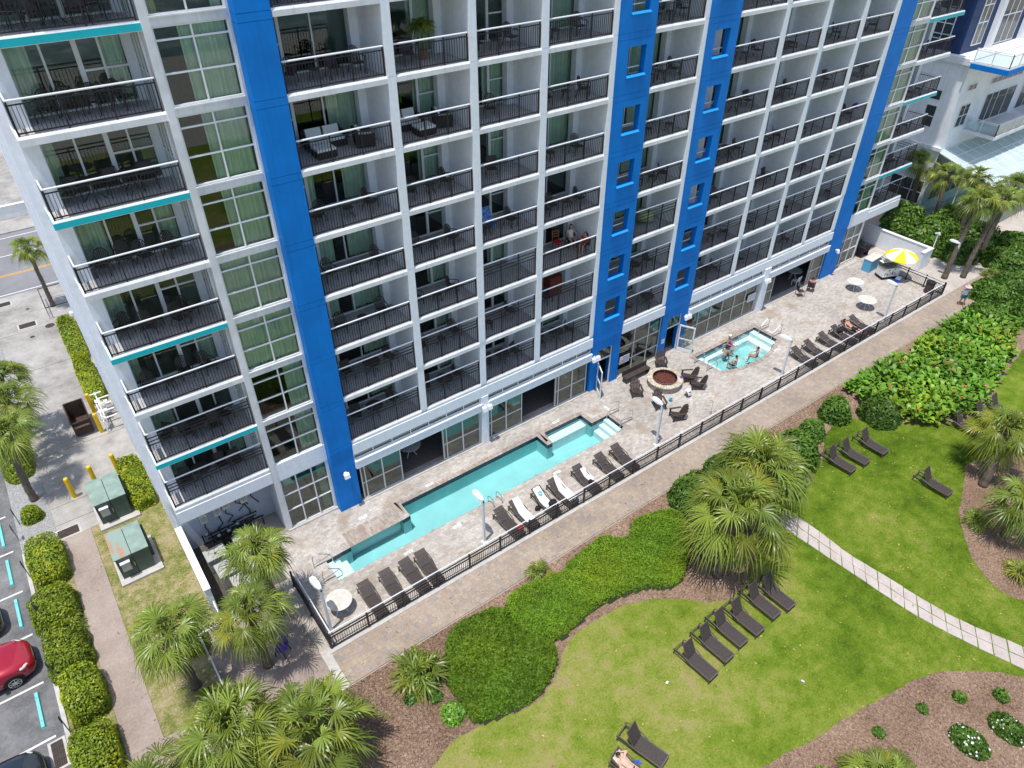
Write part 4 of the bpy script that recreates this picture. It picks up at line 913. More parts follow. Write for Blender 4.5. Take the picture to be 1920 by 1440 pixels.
def canna(name, poly, n, seed):
    r = np.random.default_rng(seed); A = np.array(poly); lo, hi = A.min(0), A.max(0); Q = r.uniform(lo, hi, (n*4, 2)); Q = Q[inpoly(Q, poly)][:n]; V = []; F = []; T = []; mi = []
    for x, y in Q:
        hh = r.uniform(.30, .85); tone = r.uniform(.8, 1.35)*(1+.25*math.sin(x*.8)*math.sin(y*1.1)); yl = max(0, r.normal(.15, .3)+.45*math.sin(x*.55+1)*math.sin(y*.8))
        for k in range(6):
            az = k*2.4+r.uniform(0, 6.28); el = R(r.uniform(25, 75)); d = np.array([math.cos(az)*math.cos(el), math.sin(az)*math.cos(el), math.sin(el)]); s = np.array([-math.sin(az), math.cos(az), 0]); L = r.uniform(.34, .62); w = L*.22
            p = np.array([x, y, hh*(.35+.12*k)]); b = len(V)
            for q, (t, ww, dz) in enumerate(((0, .15, 0), (.4, 1, .02), (.75, .8, .12), (1, .05, .30))):
                c = p+d*L*t+np.array([0, 0, -dz*L]); V += [c-s*w*ww, c+s*w*ww]
            g = tone*r.uniform(.8, 1.2); T += [np.array([g*(1+.8*yl), g*(1+.2*yl), g*(1-.1*yl)])]*8
            for q in range(3): F.append((b+2*q, b+2*q+1, b+2*q+3, b+2*q+2)); mi.append(0)
        if r.random() < .014:
            b = len(V); p = np.array([x, y, hh*1.15+.1])
            for k in range(3):
                dv = r.normal(0, .06, 3); V += [p+dv, p+dv+[.07, 0, .03], p+dv+[.05, .07, .06], p+dv+[-.02, .06, .02]]; T += [np.ones(3)]*4; F.append((b+4*k, b+4*k+1, b+4*k+2, b+4*k+3)); mi.append(1)
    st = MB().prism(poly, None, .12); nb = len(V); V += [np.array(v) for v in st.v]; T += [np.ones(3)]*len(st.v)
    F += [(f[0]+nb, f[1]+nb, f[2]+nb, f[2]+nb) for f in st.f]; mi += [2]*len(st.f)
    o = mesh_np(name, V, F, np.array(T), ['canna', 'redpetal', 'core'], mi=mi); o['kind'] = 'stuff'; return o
canna('broad_leaved_planting', CANNA, 1500, 83)
LAWN = [(-2.6,-15.4),(-0.21,-14.11),(1.2,-13.69),(2.78,-13.90),(3.72,-14.25),(4.86,-14.45),(5.98,-14.1),(6.6,-13.72),(7.1,-13.24),(8.06,-12.93),(9.33,-12.95),(10.99,-13.13),(12.21,-13.67),(13.36,-14.51),(14.22,-15.39),(15.3,-15.9),(17.0,-15.5),(19.0,-14.6),(21,-13.9),(24,-13.6),(26.8,-12.8),(28.74,-11.6),(30.03,-11.22),(31.51,-11.58),(32.76,-12.61),(34.28,-14.3),(36.4,-15.8),(39,-16.0),(41.3,-15.5),(45.5,-14.7),(48,-14.35),(66,-13.5),(66,-60),(-12,-60),(-9,-22)]
RBED = [(33.5,-17.6),(31.89,-18.4),(31.0,-18.78),(29.84,-19.21),(29.26,-19.42),(28.19,-20.16),(26.84,-21.31),(26.11,-22.37),(25.85,-23.33),(26.26,-24.3),(28,-27),(36,-27),(38,-20)]
BBED = [(8.6,-21.3),(10.02,-21.62),(11.47,-21.94),(12.51,-22.18),(14.3,-22.43),(16.05,-22.77),(17.8,-23.09),(19.19,-23.5),(19.92,-23.89),(21.16,-24.8),(21.96,-25.54),(22.6,-26.6),(22,-34),(4,-34),(5,-23)]
def ragged(p, amp, step=.22, seed=1):
    r = random.Random(seed); out = []
    for i in range(len(p)):
        a, b = Vector(p[i]), Vector(p[(i+1) % len(p)]); d = b-a; n = max(1, min(60, int(d.length/step))); nn = Vector((-d.y, d.x)).normalized()
        for k in range(n): q = a+d*k/n+nn*r.uniform(-amp, amp); out.append((q.x, q.y))
    return out
LAWN = ragged(LAWN, .045, seed=2); RBED = ragged(smoothpoly(RBED, 2), .04, seed=3); BBED = ragged(smoothpoly(BBED, 2), .04, seed=4)
sheet('lawn', LAWN, 0, 'lawn'); sheet('mulch_bed', RBED, .010, 'mulch'); sheet('mulch_bed', BBED, .010, 'mulch')
PU = [(21.0,-11.6),(21.5,-12.7),(21.81,-13.78),(22.1,-14.47),(22.11,-15.98),(22.04,-17.57),(22.28,-19.36),(22.46,-21.08),(22.66,-22.44),(23.0,-23.5),(23.42,-24.48),(23.9,-25.8),(24.6,-27.6)]
PL = [(20.0,-12.4),(20.6,-13.4),(20.85,-14.8),(20.97,-16.15),(21.08,-17.61),(21.22,-19.55),(21.34,-21.28),(21.6,-22.58),(21.99,-23.92),(22.42,-25.25),(22.9,-26.6),(23.6,-28.2)]
def resample(p, n):
    p = np.array(p); d = np.r_[0, np.cumsum(np.linalg.norm(np.diff(p, axis=0), axis=1))]; t = np.linspace(0, d[-1], n); return np.column_stack([np.interp(t, d, p[:, 0]), np.interp(t, d, p[:, 1])])
pu, pl = resample(PU, 27), resample(PL, 27); b = MB(); rp = random.Random(4)
for i in range(26):
    for s0, s1 in ((0.0, .485), (.515, 1.0)):
        g = .03; qs = []
        for (k, s) in ((i+g, s0), (i+1-g, s0), (i+1-g, s1), (i+g, s1)):
            i0 = min(int(k), 25); f = k-i0; A = pl[i0]*(1-f)+pl[i0+1]*f; B = pu[i0]*(1-f)+pu[i0+1]*f; c = A*(1-s)+B*s; qs.append((c[0]+rp.uniform(-.015, .015), c[1]+rp.uniform(-.015, .015)))
        b.prism(ccw(qs), -.02, .028+rp.uniform(-.006, .006))
b.build('stepping_path', groundmat('path_slab', [(.2, (.34, .29, .26)), (.55, (.44, .39, .36)), (.9, (.51, .46, .43))], weights=(.4, .4, .4), bump=.1))['kind'] = 'structure'
def blades(name, n, seed, x0, x1, y0, y1):
    r = np.random.default_rng(seed); Q = r.uniform((x0, y0), (x1, y1), (n, 2)); k = inpoly(Q, LAWN) & ~inpoly(Q, RBED) & ~inpoly(Q, BBED)
    pp = [tuple(a) for a in pu]+[tuple(a) for a in pl[::-1]]; k &= ~inpoly(Q, pp); Q = Q[k]; n = len(Q)
    a = r.uniform(0, 6.28, n); h = r.uniform(.02, .055, n); w = r.uniform(.006, .012, n); V = np.zeros((n, 3, 3))
    V[:, 0, 0] = Q[:, 0]-np.cos(a)*w; V[:, 0, 1] = Q[:, 1]-np.sin(a)*w; V[:, 1, 0] = Q[:, 0]+np.cos(a)*w; V[:, 1, 1] = Q[:, 1]+np.sin(a)*w
    V[:, 2, :2] = Q+r.normal(0, .025, (n, 2)); V[:, 2, 2] = h
    o = mesh_np(name, V.reshape(-1, 3), np.arange(n*3).reshape(n, 3), None, ['lawn']); o['kind'] = 'stuff'
blades('lawn_grass', 300000, 91, -3, 36, -28, -11)
# bark chips lying about in the beds
r = np.random.default_rng(5); Q = np.concatenate([r.uniform((-3, -16), (4, -9.2), (9000, 2)), r.uniform((6, -29), (23, -21.5), (12000, 2)), r.uniform((25, -27), (37, -17.6), (4000, 2)), r.uniform((4, -16), (40, -9.2), (9000, 2))])
Q = Q[(~inpoly(Q, LAWN)) | inpoly(Q, RBED) | inpoly(Q, BBED)]; g = r.uniform(.5, 2.2, len(Q))
V, F, T = leaf_quads(np.column_stack([Q, np.full(len(Q), .02)]), np.tile([0, 0, 1.], (len(Q), 1)), .045, r, np.ones((len(Q), 3)), 2.6, .5)
mesh_np('bark_chips', V, F, None, ['mulch'])['kind'] = 'stuff'

# ================================================================== OBJECTS
def loft(b, secs, close=False):
    """secs: rows of points with equal length"""
    k = len(secs[0]); base = len(b.v)
    for s in secs: b.v.extend([tuple(p) for p in s])
    for i in range(len(secs)-1):
        for j in range(k if close else k-1):
            b.f.append([base+i*k+j, base+i*k+(j+1) % k, base+(i+1)*k+(j+1) % k, base+(i+1)*k+j]); b.mi.append(b.m)
    return b
# ---- loungers
def make_lounger(back, name='sun_lounger'):
    t = thing(name, '', 'sun lounger'); hw = .31
    def slats(p0, p1, wdt, n, th=.022):
        b = MB(); p0 = Vector(p0); p1 = Vector(p1)
        for i in range(n):
            a = p0.lerp(p1, (i+.06)/n); c = p0.lerp(p1, (i+.94)/n); b.bar(a+Vector((0, 0, 0)), c, wdt, th+.006*(i % 2))
        return b
    slats((0,.24,.315), (0,-.94,.30), .56, 22).build('seat', 'sling', t)
    L = .78; e = Vector((0, .26+L*math.cos(back), .33+L*math.sin(back)))
    bk = slats((0,.26,.33), e, .56, 12)
    d = (e-Vector((0, .26, .33)))
    bo = bk.build('backrest', 'sling', t)
    fr = MB()
    for s in (-1, 1): fr.tube([(s*.29,.25,.33), (s*.29, e.y, e.z)], .018, 6)
    fr.tube([(-.29, e.y, e.z), (.29, e.y, e.z)], .018, 6); fr.build('back_frame', 'slingframe', bo)
    f = MB()
    for s in (-1, 1):
        f.bar((s*.305,.95,.29), (s*.305,-.97,.29), .045, .055)
        f.tube([(s*.33,-.05,.31), (s*.35,.18,.40), (s*.355,.45,.47), (s*.35,.75,.47), (s*.335,.93,.42), (s*.315,.985,.30)], .024, 7)
    f.bar((-.3,.955,.29), (.3,.955,.29), .045); f.bar((-.3,-.96,.29), (.3,-.96,.29), .05, .06); f.build('frame', 'slingframe', t)
    for y in (-.93, .93):
        for s in (-1, 1): MB().bar((s*.30, y, .27), (s*.30, y*1.02, .0), .05).build('leg', 'slingframe', t)
    MB().bar((-.29,-.945,.03), (.29,-.945,.03), .04).build('foot_bar', 'slingframe', t)
    if back > .8: MB().bar((0, .62, .27), (0, e.y-.14, e.z-.30), .035).build('back_prop', 'slingframe', t)
    return t
LAWNL = Proto(make_lounger(R(63))); DECKL = Proto(make_lounger(R(27)))
G1 = 'brown loungers standing on the lawn'
for x, y, a, lb in ((11.30,-17.15,4,'lawn lounger with raised back at the left end of the row'), (12.50,-17.00,4,'lawn lounger second from the left in the row by the palm'), (13.60,-16.88,3,'lawn lounger in the middle of the row by the palm'),
    (14.66,-16.95,3,'lawn lounger at the edge of the palm shadow'), (15.98,-16.85,2,'lawn lounger mostly in palm shadow'), (16.92,-16.96,2,'lawn lounger at the right end of the row under the palm'),
    (27.20,-13.45,4,'upper lawn lounger nearest the broad palm and shrub'), (28.38,-13.55,5,'upper lawn lounger in the middle of the group of three'), (30.02,-13.70,3,'upper lawn lounger closest to the broad leaved planting'),
    (29.85,-17.60,2,'single lounger alone on the grass beside the dark bed'), (36.05,-16.15,3,'flatter lounger by the palm at the right edge, leftmost of three'), (37.95,-16.4,2,'raised lounger half behind the right edge palm'), (39.45,-16.6,0,'rearmost lounger behind the right edge palm')):
    LAWNL.place((x, y, .0), R(a), 'brown '+lb, G1)
LAWNL.place((6.85,-18.42,0), R(15), 'empty dark lounger with upright back at the bottom edge, blue sandals beside it', G1, (1.02,1.02,1.02))
G2 = 'brown loungers along the pool fence'
FRL = DECKL.place((5.88,-18.98,0), R(15), 'lounger at the bottom edge with a person sunbathing on it', G1)
dl = [(1.45,'beside the round table, nearest the fence corner'),(2.57,'second from the round table by the pool steps'),(3.69,'third from the round table, left of a touching pair'),(4.52,'rightmost of the four empty ones by the left pool end'),
      (9.33,'empty, just right of the lamp post by the pool ladder'),(10.31,'with a white towel, nearest the pool ladder'),(11.79,'with a printed blue and white towel and black bag'),(12.91,'with a large white towel over its right half'),
      (14.64,'with a folded white towel and dark hat'),(16.29,'empty, left of the two by the fence lamp'),(17.52,'empty, right of the two by the fence lamp'),
      (34.2,'by the hot tub, leftmost of the right hand set'),(35.62,'second of the set opposite the hot tub'),(37.31,'third of the set opposite the hot tub'),(38.75,'left of the person lying down, with a bag on it'),(39.95,'on which a person in dark shorts lies'),(41.0,'right of the person lying down, empty')]
DLOC = {}
for i, (x, lb) in enumerate(dl):
    DLOC[i] = DECKL.place((x, -6.08, 0), R(random.uniform(-3, 3)+2), 'deck lounger '+lb, G2)
# ---- towels and small things on the loungers
def cloth(name, label, x, y, z, pts, m, cat='towel', group=None, rz=0, mats=None):
    """draped cloth: rows of (y, z, half width, x shift), rippled, with thickness"""
    b = MB(); rr = random.Random(int(x*100)); secs = []
    for i, (yy, zz, w, sx) in enumerate(pts):
        secs.append([(sx+w*(u/5), yy+rr.uniform(-.012, .012), zz+.014*math.sin(u*1.7+i)+(-.05 if abs(u) == 5 else 0)) for u in range(-5, 6)])
    secs2 = [[(p[0], p[1], p[2]-.012) for p in s] for s in secs][::-1]
    loft(b, secs); loft(b, secs2); o = b.build(name, m, None, smooth=True, loc=(x, y, z), rz=rz); return tag(o, label, cat, group)
TW = 'white towels on the pool loungers'
bk = lambda a: (.26+.78*a*math.cos(R(27)), .345+.78*a*math.sin(R(27)))
cloth('towel', 'white towel covering the lounger nearest the pool ladder', 10.36, -6.08, .03, [(*bk(1.0), .22, .08), (*bk(.5), .25, .06), (*bk(.05), .26, .05), (-.2, .34, .27, .05), (-.6, .33, .27, .05)], 'towel', group=TW)
T2 = cloth('towel', 'white towel with turquoise print on the fourth towelled lounger', 11.80, -6.08, .03, [(*bk(.95), .24, 0), (*bk(.5), .25, 0), (*bk(.05), .26, 0), (-.15, .34, .26, 0), (-.35, .34, .24, .02)], 'towel', group=TW)
b = MB(); b.m = 0
for i in range(9): a = i*.7; b.bar((.10*math.cos(a), .52+.09*math.sin(a), .565+.05*math.sin(a)), (.10*math.cos(a+.7), .52+.09*math.sin(a+.7), .565+.05*math.sin(a+.7)), .045, .012)
b.build('printed_motif', mat('turquoise_print', (.03, .42, .55), .8), T2)
cloth('towel', 'large white towel trailing off the right side of a lounger', 13.04, -6.08, .03, [(*bk(1.05), .10, .12), (*bk(.5), .22, .12), (*bk(.05), .27, .10), (-.3, .34, .30, .12), (-.75, .32, .30, .14)], 'towel', group=TW)
cloth('towel', 'small bunched white towel on the lounger with the dark hat', 14.80, -6.10, .03, [(*bk(.6), .16, .08), (*bk(.1), .2, .1), (-.1, .36, .2, .1), (-.25, .36, .12, .1)], 'towel', group=TW)
def bag(label, x, y, z, s, m, name='bag'):
    t = thing(name, label, name.replace('_', ' '), (x, y, z)); b = MB(); rr = random.Random(int(x*50))
    b.ell((0, 0, s*.42), (s*.62, s*.45, s*.42), 12, 8); b.v = [(p[0]*(1+.1*math.sin(p[2]*30+p[0]*20)), p[1]*(1+.1*math.cos(p[0]*25)), max(0, p[2])) for p in b.v]
    b.build('body', m, t, smooth=True); MB().tube([(-s*.35, 0, s*.7), (-s*.2, 0, s*1.05), (s*.2, 0, s*1.05), (s*.35, 0, s*.7)], .012, 6).build('strap', m, t); return t
bag('black bag at the foot of the printed towel lounger', 11.95, -6.45, .36, .42, 'black'); bag('dark bag standing under the printed towel lounger', 11.30, -6.0, 0, .3, 'black')
bag('small dark hat shaped bag beside the bunched towel', 14.66, -6.38, .36, .22, 'black'); bag('dark beach bag on the lounger left of the lying person', 38.78, -5.75, .40, .46, 'black')
bag('red bag on the ground under the lounger by the ladder', 9.62, -6.62, 0, .42, 'red'); bag('blue bag on the ground behind the fence pickets', 13.3, -6.8, 0, .30, 'bluecloth')
# ---- fences
def fence(label, p0, p1, n, posts=None):
    p0 = Vector((*p0, 0)); p1 = Vector((*p1, 0)); d = (p1-p0); Ln = d.length; a = math.atan2(d.y, d.x)
    t = thing('fence', label, 'fence', (p0.x, p0.y, 0), a, 'black iron fences round the pool deck')
    for i in range(n+1):
        x = Ln*i/n; b = MB(); b.box(x-.042, -.042, 0, x+.042, .042, 1.06); b.add([(x-.045,-.045,1.06),(x+.045,-.045,1.06),(x+.045,.045,1.06),(x-.045,.045,1.06),(x,0,1.11)], [(0,1,4),(1,2,4),(2,3,4),(3,0,4)]); b.box(x-.07, -.07, 0, x+.07, .07, .012); b.build('post', 'iron', t)
    for i in range(n):
        x0, x1 = Ln*i/n+.032, Ln*(i+1)/n-.032; b = MB()
        for z in (.10, .76, .95): b.box(x0, -.024, z, x1, .024, z+.048)
        k = int((x1-x0)/.105)
        for j_ in range(1, k): x = x0+(x1-x0)*j_/k; b.box(x-.0105, -.0105, .13, x+.0105, .0105, .77)
        b.build('panel', 'iron', t)
    MB().tube([(0, .13, .99), (Ln, .13, .99)], .028, 8).build('handrail', 'rail', t); return t
fence('long black iron fence between pool deck and promenade with white handrail', (-1.12, -7.08), (50.4, -7.08), 28)
fence('short black fence closing the left end of the pool deck', (-1.14, -2.9), (-1.14, -7.0), 2)
fence('short black fence closing the far right end of the pool deck', (50.48, -7.0), (50.48, -1.1), 4)
# ---- lamp posts
def make_lamp(h=3.0):
    t = thing('lamp_post', '', 'lamp post'); b = MB(); b.box(-.055, -.055, 0, .055, .055, h); b.build('pole', 'rail', t)
    MB().box(-.13, -.13, 0, .13, .13, .03).build('base_plate', 'rail', t)
    b = MB(); loft(b, [[(-.06, .0, h-.02), (.06, .0, h-.02), (.06, .0, h+.07), (-.06, .0, h+.07)], [(-.15, .25, h+.0), (.15, .25, h+.0), (.12, .25, h+.13), (-.12, .25, h+.13)], [(-.17, .62, h+.03), (.17, .62, h+.03), (.13, .62, h+.15), (-.13, .62, h+.15)], [(-.11, .80, h+.05), (.11, .80, h+.05), (.08, .80, h+.11), (-.08, .80, h+.11)]], True)
    b.f += [[len(b.v)-4, len(b.v)-3, len(b.v)-2, len(b.v)-1], [3, 2, 1, 0]]; b.mi += [0, 0]; b.build('lamp_head', 'rail', t)
    MB().box(-.05, -.07, h-.08, .05, .0, h+.0).build('sensor', 'black', t); return t
LP = Proto(make_lamp())
for x, y, lb in ((-.75,-6.2,'at the fence corner beside the round table'), (7.77,-6.1,'beside the pool ladder, behind the empty lounger'), (20.1,-6.1,'between the pool steps and fire pit'), (31.4,-6.4,'opposite the hot tub'), (43.3,-6.5,'behind the two white tables by the fence'), (53.4,-5.85,'outside the far fence on the sandy yard')):
    LP.place((x, y, 0), R(random.uniform(-6, 6)), 'white lamp post '+lb, 'white lamp posts round the pool deck')
def flood(label, x, y, z, n=2):
    t = thing('flood_light', label, 'flood light', (x, y, z), 0, 'white flood lights on the pillars')
    MB().box(-.07, -.06, -.07, .07, .0, .07).build('mount', 'rail', t)
    for i in range(n):
        dx = (i-.5*(n-1))*.34; b = MB(); loft(b, [[(dx-.06,-.04,-.05), (dx+.06,-.04,-.05), (dx+.06,-.04,.05), (dx-.06,-.04,.05)], [(dx-.15,-.2,-.13), (dx+.15,-.2,-.13), (dx+.15,-.15,.10), (dx-.15,-.15,.10)], [(dx-.15,-.32,-.17), (dx+.15,-.32,-.17), (dx+.14,-.26,.05), (dx-.14,-.26,.05)]], True)
        q = len(b.v); b.f += [[q-4, q-3, q-2, q-1], [3, 2, 1, 0]]; b.mi += [0, 0]; b.build('lamp_head', 'rail', t)
flood('single white flood light on the widest left blue column', 3.34, -.02, 2.65, 1); flood('pair of white flood lights on the white pillar above the long pool', 12.07, -.07, 2.9)
flood('pair of white flood lights on the blue column left of the open door', 20.34, -.02, 2.75); flood('pair of white flood lights by the half open glass door near the hot tub', 28.62, -.02, 2.72)
flood('pair of white flood lights on the pillar behind the hot tub', 36.95, -.11, 2.72); flood('single white flood light on the far right blue column', 45.9, -.02, 2.35, 1)
# ---- round tables
def make_table(r=.66, h=.73):
    t = thing('round_table', '', 'table'); MB().lathe([(r-.02, h-.035), (r, h-.02), (r, h), (r-.05, h+.008)], 40).build('tabletop', 'cream', t)
    for i in range(4): a = i*math.pi/2+.5; MB().tube([(.10*math.cos(a), .10*math.sin(a), h-.04), (.16*math.cos(a), .16*math.sin(a), .35), (.42*math.cos(a), .42*math.sin(a), .0)], .022, 6).build('leg', 'rail', t)
    return t
TB = Proto(make_table())
for x, y, z, s, lb in ((.10,-5.45,0,.92,'mottled round white table at the fence corner'), (43.9,-4.6,0,1.02,'round white table nearer the fence with slanted legs'), (45.65,-2.47,0,.95,'round white table nearer the blue column'), (43.3,1.5,.006,.95,'round table inside the dark doorway behind a white chair'), (8.0,1.85,.006,1,'round table just inside the left dark opening above the pool')):
    TB.place((x, y, z), x, lb, 'round white tables', (s, s, 1))
# ---- adirondack chairs, bench, fire pit
def make_adir():
    t = thing('deck_chair', '', 'deck chair'); b = MB()
    for i in range(6): y0 = -.36+i*.115; b.obox((0, y0+.05, .38-.19*(i/5)), (.56, .10, .025), Matrix.Rotation(R(-16), 3, 'X'))
    b.build('seat', 'resin', t); b = MB(); Mx = Matrix.Rotation(R(-24), 3, 'X')
    for i in range(7):
        u = (i-3)*.083; l = .86-.05*(i-3)**2*.55; b.obox(Vector((u*1.12, .27, .20))+Mx @ Vector((0, 0, l/2)), (.076, .022, l), Mx)
    b.obox(Vector((0, .30, .20))+Mx @ Vector((0, .02, .42)), (.58, .022, .07), Mx); b.build('backrest', 'resin', t)
    for s in (-1, 1):
        a = MB(); a.box(s*.33-.065, -.42, .55, s*.33+.065, .36, .578); a.build('armrest', 'resin', t)
        MB().box(s*.31-.018, -.40, 0, s*.31+.018, -.29, .55).build('leg', 'resin', t); MB().bar((s*.29, -.30, .30), (s*.29, .52, .0), .03, .10).build('leg', 'resin', t)
    return t
AD = Proto(make_adir())
for x, y, fx, fy, lb in ((22.45,-1.95,-.5,-.86,'left of the fire pit in front of the bench'), (22.75,-3.70,-.42,-.9,'in front of the fire pit behind the lamp head'), (25.95,-.72,-.6,-.8,'behind the fire pit against the blue column'), (26.35,-2.85,-.85,.5,'right of the fire pit, farther of the pair'), (26.15,-3.75,-.8,.6,'right of the fire pit, nearer of the pair'), (22.85,-5.15,-.9,.4,'standing alone between fire pit and fence')):
    AD.place((x, y, 0), math.atan2(fx, -fy), 'dark slatted deck chair '+lb, 'dark deck chairs round the fire pit')
t = thing('bench', 'long dark wooden bench under the window behind the fire pit', 'bench', (23.75, -.62, 0))
MB().box(-1.1, -.22, .40, 1.1, .22, .45).build('seat', 'resin', t); MB().box(-1.1, .20, .45, 1.1, .25, .80).build('backrest', 'resin', t)
for s in (-1, 1): MB().box(s*1.0-.04, -.2, 0, s*1.0+.04, .2, .40).build('leg', 'resin', t)
t = thing('fire_pit', 'round stone fire pit filled with red lava rock', 'fire pit', (24.72, -2.25, 0))
MB().lathe([(1.08, 0), (1.08, .44)], 40).build('wall', 'stone', t)
b = MB()
for i in range(36):
    a0, a1 = 2*math.pi*i/36+.008, 2*math.pi*(i+1)/36-.008; r0, r1 = .80, 1.16
    b.prism([(r0*math.cos(a0), r0*math.sin(a0)), (r1*math.cos(a0), r1*math.sin(a0)), (r1*math.cos(a1), r1*math.sin(a1)), (r0*math.cos(a1), r0*math.sin(a1))], .44, .50+.006*(i % 3))
b.build('cap_ring', mat('cap_stone', (.50, .44, .34), .85, var=.3, scale=5), t)
MB().lathe([(.80, .44), (.80, .60), (.78, .60), (.78, .40)], 40).build('liner', 'copper', t)
MB().tube([(.79*math.cos(i*math.pi/24), .79*math.sin(i*math.pi/24), .605) for i in range(49)], .014, 6).build('rim', 'steel', t)
b = MB(); b.lathe([(.78, .42), (.6, .46), (.3, .49), (.01, .50)], 30); rl = random.Random(2)
for i in range(420):
    a, q = rl.uniform(0, 6.28), .75*math.sqrt(rl.random()); s = rl.uniform(.02, .05); b.obox((q*math.cos(a), q*math.sin(a), .48+rl.uniform(-.01, .03)-.04*q), (s, s*.8, s*.8), Matrix.Rotation(rl.uniform(0, 3), 3, 'X') @ Matrix.Rotation(rl.uniform(0, 3), 3, 'Z'))
b.build('lava_rock', 'lava', t)
t = thing('stool', 'small dark stool with a white cloth on it in front of the fire pit', 'stool', (25.0, -4.05, 0)); MB().lathe([(.16, .40), (.18, .42), (.18, .45)], 16).build('seat', 'resin', t)
for i in range(4): a = i*1.57+.4; MB().bar((.1*math.cos(a), .1*math.sin(a), .4), (.17*math.cos(a), .17*math.sin(a), 0), .03).build('leg', 'resin', t)
cloth('towel', 'crumpled white cloth heaped on the small stool', 25.0, -4.02, .45, [(.2, .0, .14, 0), (.1, .10, .2, 0), (0, .13, .22, 0), (-.1, .1, .2, 0), (-.2, -.1, .18, 0), (-.22, -.25, .15, 0)], 'towel')
t = thing('sand_bucket', 'small turquoise bucket on the paving in front of the fire pit', 'bucket', (23.75, -3.75, 0)); MB().lathe([(.09, 0), (.13, .22), (.12, .22), (.085, .02)], 16).build('pail', mat('turquoise_plastic', (.03, .50, .66), .4), t); MB().tube([(-.12, 0, .21), (-.06, .0, .31), (.06, 0, .31), (.12, 0, .21)], .008, 5).build('handle', 'rail', t)
tag(cloth('washcloth', 'small purple cloth lying on the fire pit rim', 25.62, -2.85, .50, [(.12, .02, .12, 0), (0, .03, .13, .02), (-.1, .01, .11, 0)], 'purple', 'cloth'))
# ---- pool rails, ladder, markers
def grab(label, x, y, dx, name='grab_rail'):
    t = thing(name, label, 'hand rail', (x, y, 0), 0, 'steel rails at the pools')
    MB().tube([(0,0,0), (0,0,.72), (dx*.08,0,.83), (dx*.3,0,.84), (dx*.85,0,.42), (dx*.95,0,.1), (dx*.95,0,-.5)], .024, 8).build('rail', 'steel', t)
    MB().tube([(0,0,.22), (dx*.42,0,.30), (dx*.86,0,.38)], .018, 6).build('brace', 'steel', t); MB().lathe([(.055, 0), (.05, .02)], 12).build('collar', 'steel', t)
grab('steel rail at the left pool steps, nearer the building', .08, -2.5, 1); grab('steel rail at the left pool steps, nearer the fence', .10, -3.6, 1); grab('steel rail at the right pool steps, nearer the building', 20.4, -2.5, -1); grab('steel rail at the right pool steps, nearer the fence', 20.5, -3.6, -1)
grab('steel rail at the left end of the hot tub, nearer the building', 28.05, -1.85, 1.1); grab('steel rail at the left end of the hot tub, nearer the fence', 28.05, -2.95, 1.1); grab('steel rail at the far end of the hot tub, nearer the building', 35.8, -1.95, -1.1); grab('steel rail at the far end of the hot tub, nearer the fence', 35.86, -3.0, -1.1)
t = thing('pool_ladder', 'steel ladder on the long side of the pool behind the towelled loungers', 'ladder', (9.75, -4.22, 0))
for dx in (-.27, .27): MB().tube([(dx, -.30, 0), (dx, -.30, .42), (dx, -.2, .56), (dx, .05, .58), (dx, .24, .45), (dx, .26, -.9)], .024, 8).build('rail', 'steel', t)
for z in (-.3, -.6): MB().box(-.27, .22, z, .27, .32, z+.03).build('tread', 'steel', t)
t = thing('shower_pole', 'thin steel pole standing on the deck near the fence', 'pole', (24.88, -6.1, 0)); MB().tube([(0,0,0), (0,0,.95), (-.06,.05,1.05), (-.18,.12,1.06)], .018, 6).build('pipe', 'steel', t); MB().lathe([(.06, 0), (.05, .02)], 12).build('collar', 'steel', t)
def marker(label, x, y, rz=0, text='4 FT', z=.0085):
    t = thing('depth_marker', label, 'depth marker', (x, y, z), rz, 'white depth tiles round the pools'); MB().box(-.24, -.085, 0, .24, .085, .008).build('tile', 'rail', t)
    c = bpy.data.curves.new('digits', 'FONT'); c.body = text; c.size = .15; c.align_x = 'CENTER'; c.align_y = 'CENTER'; c.extrude = .001; c.materials.append(M['black']); o = bpy.data.objects.new('lettering_curve', c); SC.collection.objects.link(o); bpy.context.view_layer.update(); me = bpy.data.meshes.new_from_object(o.evaluated_get(bpy.context.evaluated_depsgraph_get())); bpy.data.objects.remove(o); o = link('lettering', me, t, (0, 0, .0105))
for x, y, rz, lb in ((3.5,-.95,0,'above the left shallow ledge'),(7.6,-.98,0,'beside the brick edge under the left dark opening'),(16.6,-1.0,0,'above the right shallow ledge'),(4.3,-4.42,180,'by the four empty loungers'),(13.9,-4.45,180,'behind the bunched towel lounger'),(7.2,-4.42,180,'left of the lamp by the ladder'),(20.0,-1.9,90,'beside the right pool steps'),(33.9,-4.2,165,'on the curved side of the hot tub'),(35.4,-2.4,90,'between the far hot tub rails')):
    marker('small white depth tile with black digits '+lb, x, y, R(rz))
def wallsign(label, x0, x1, z0, z1, y, rows, circ):
    t = thing('wall_sign', label, 'sign', ((x0+x1)/2, y, (z0+z1)/2)); w, h = (x1-x0)/2, (z1-z0)/2; MB().box(-w, -.012, -h, w, 0, h).build('board', 'rail', t); b = MB(); rr = random.Random(int(x0*10))
    for i in range(rows):
        zz = h*.72-i*2*h*.80/rows; u = -w*.30 if circ else -w*.8
        while u < w*.8: l = rr.uniform(.04, .11); b.box(u, -.0145, zz-.022, min(u+l, w*.88), -.0121, zz+.022); u += l+.035
    b.build('lettering', mat('faded_purple_ink', (.20, .12, .26), .8), t)
    if circ: MB().tube([(-w*.64+.12*math.cos(a*.35), -.016, -h*.25+.12*math.sin(a*.35)) for a in range(19)]+[(-w*.64+.085, -.016, -h*.25-.085)], .016, 6).build('red_symbol', mat('red_ink', (.62, .12, .06), .7), t)
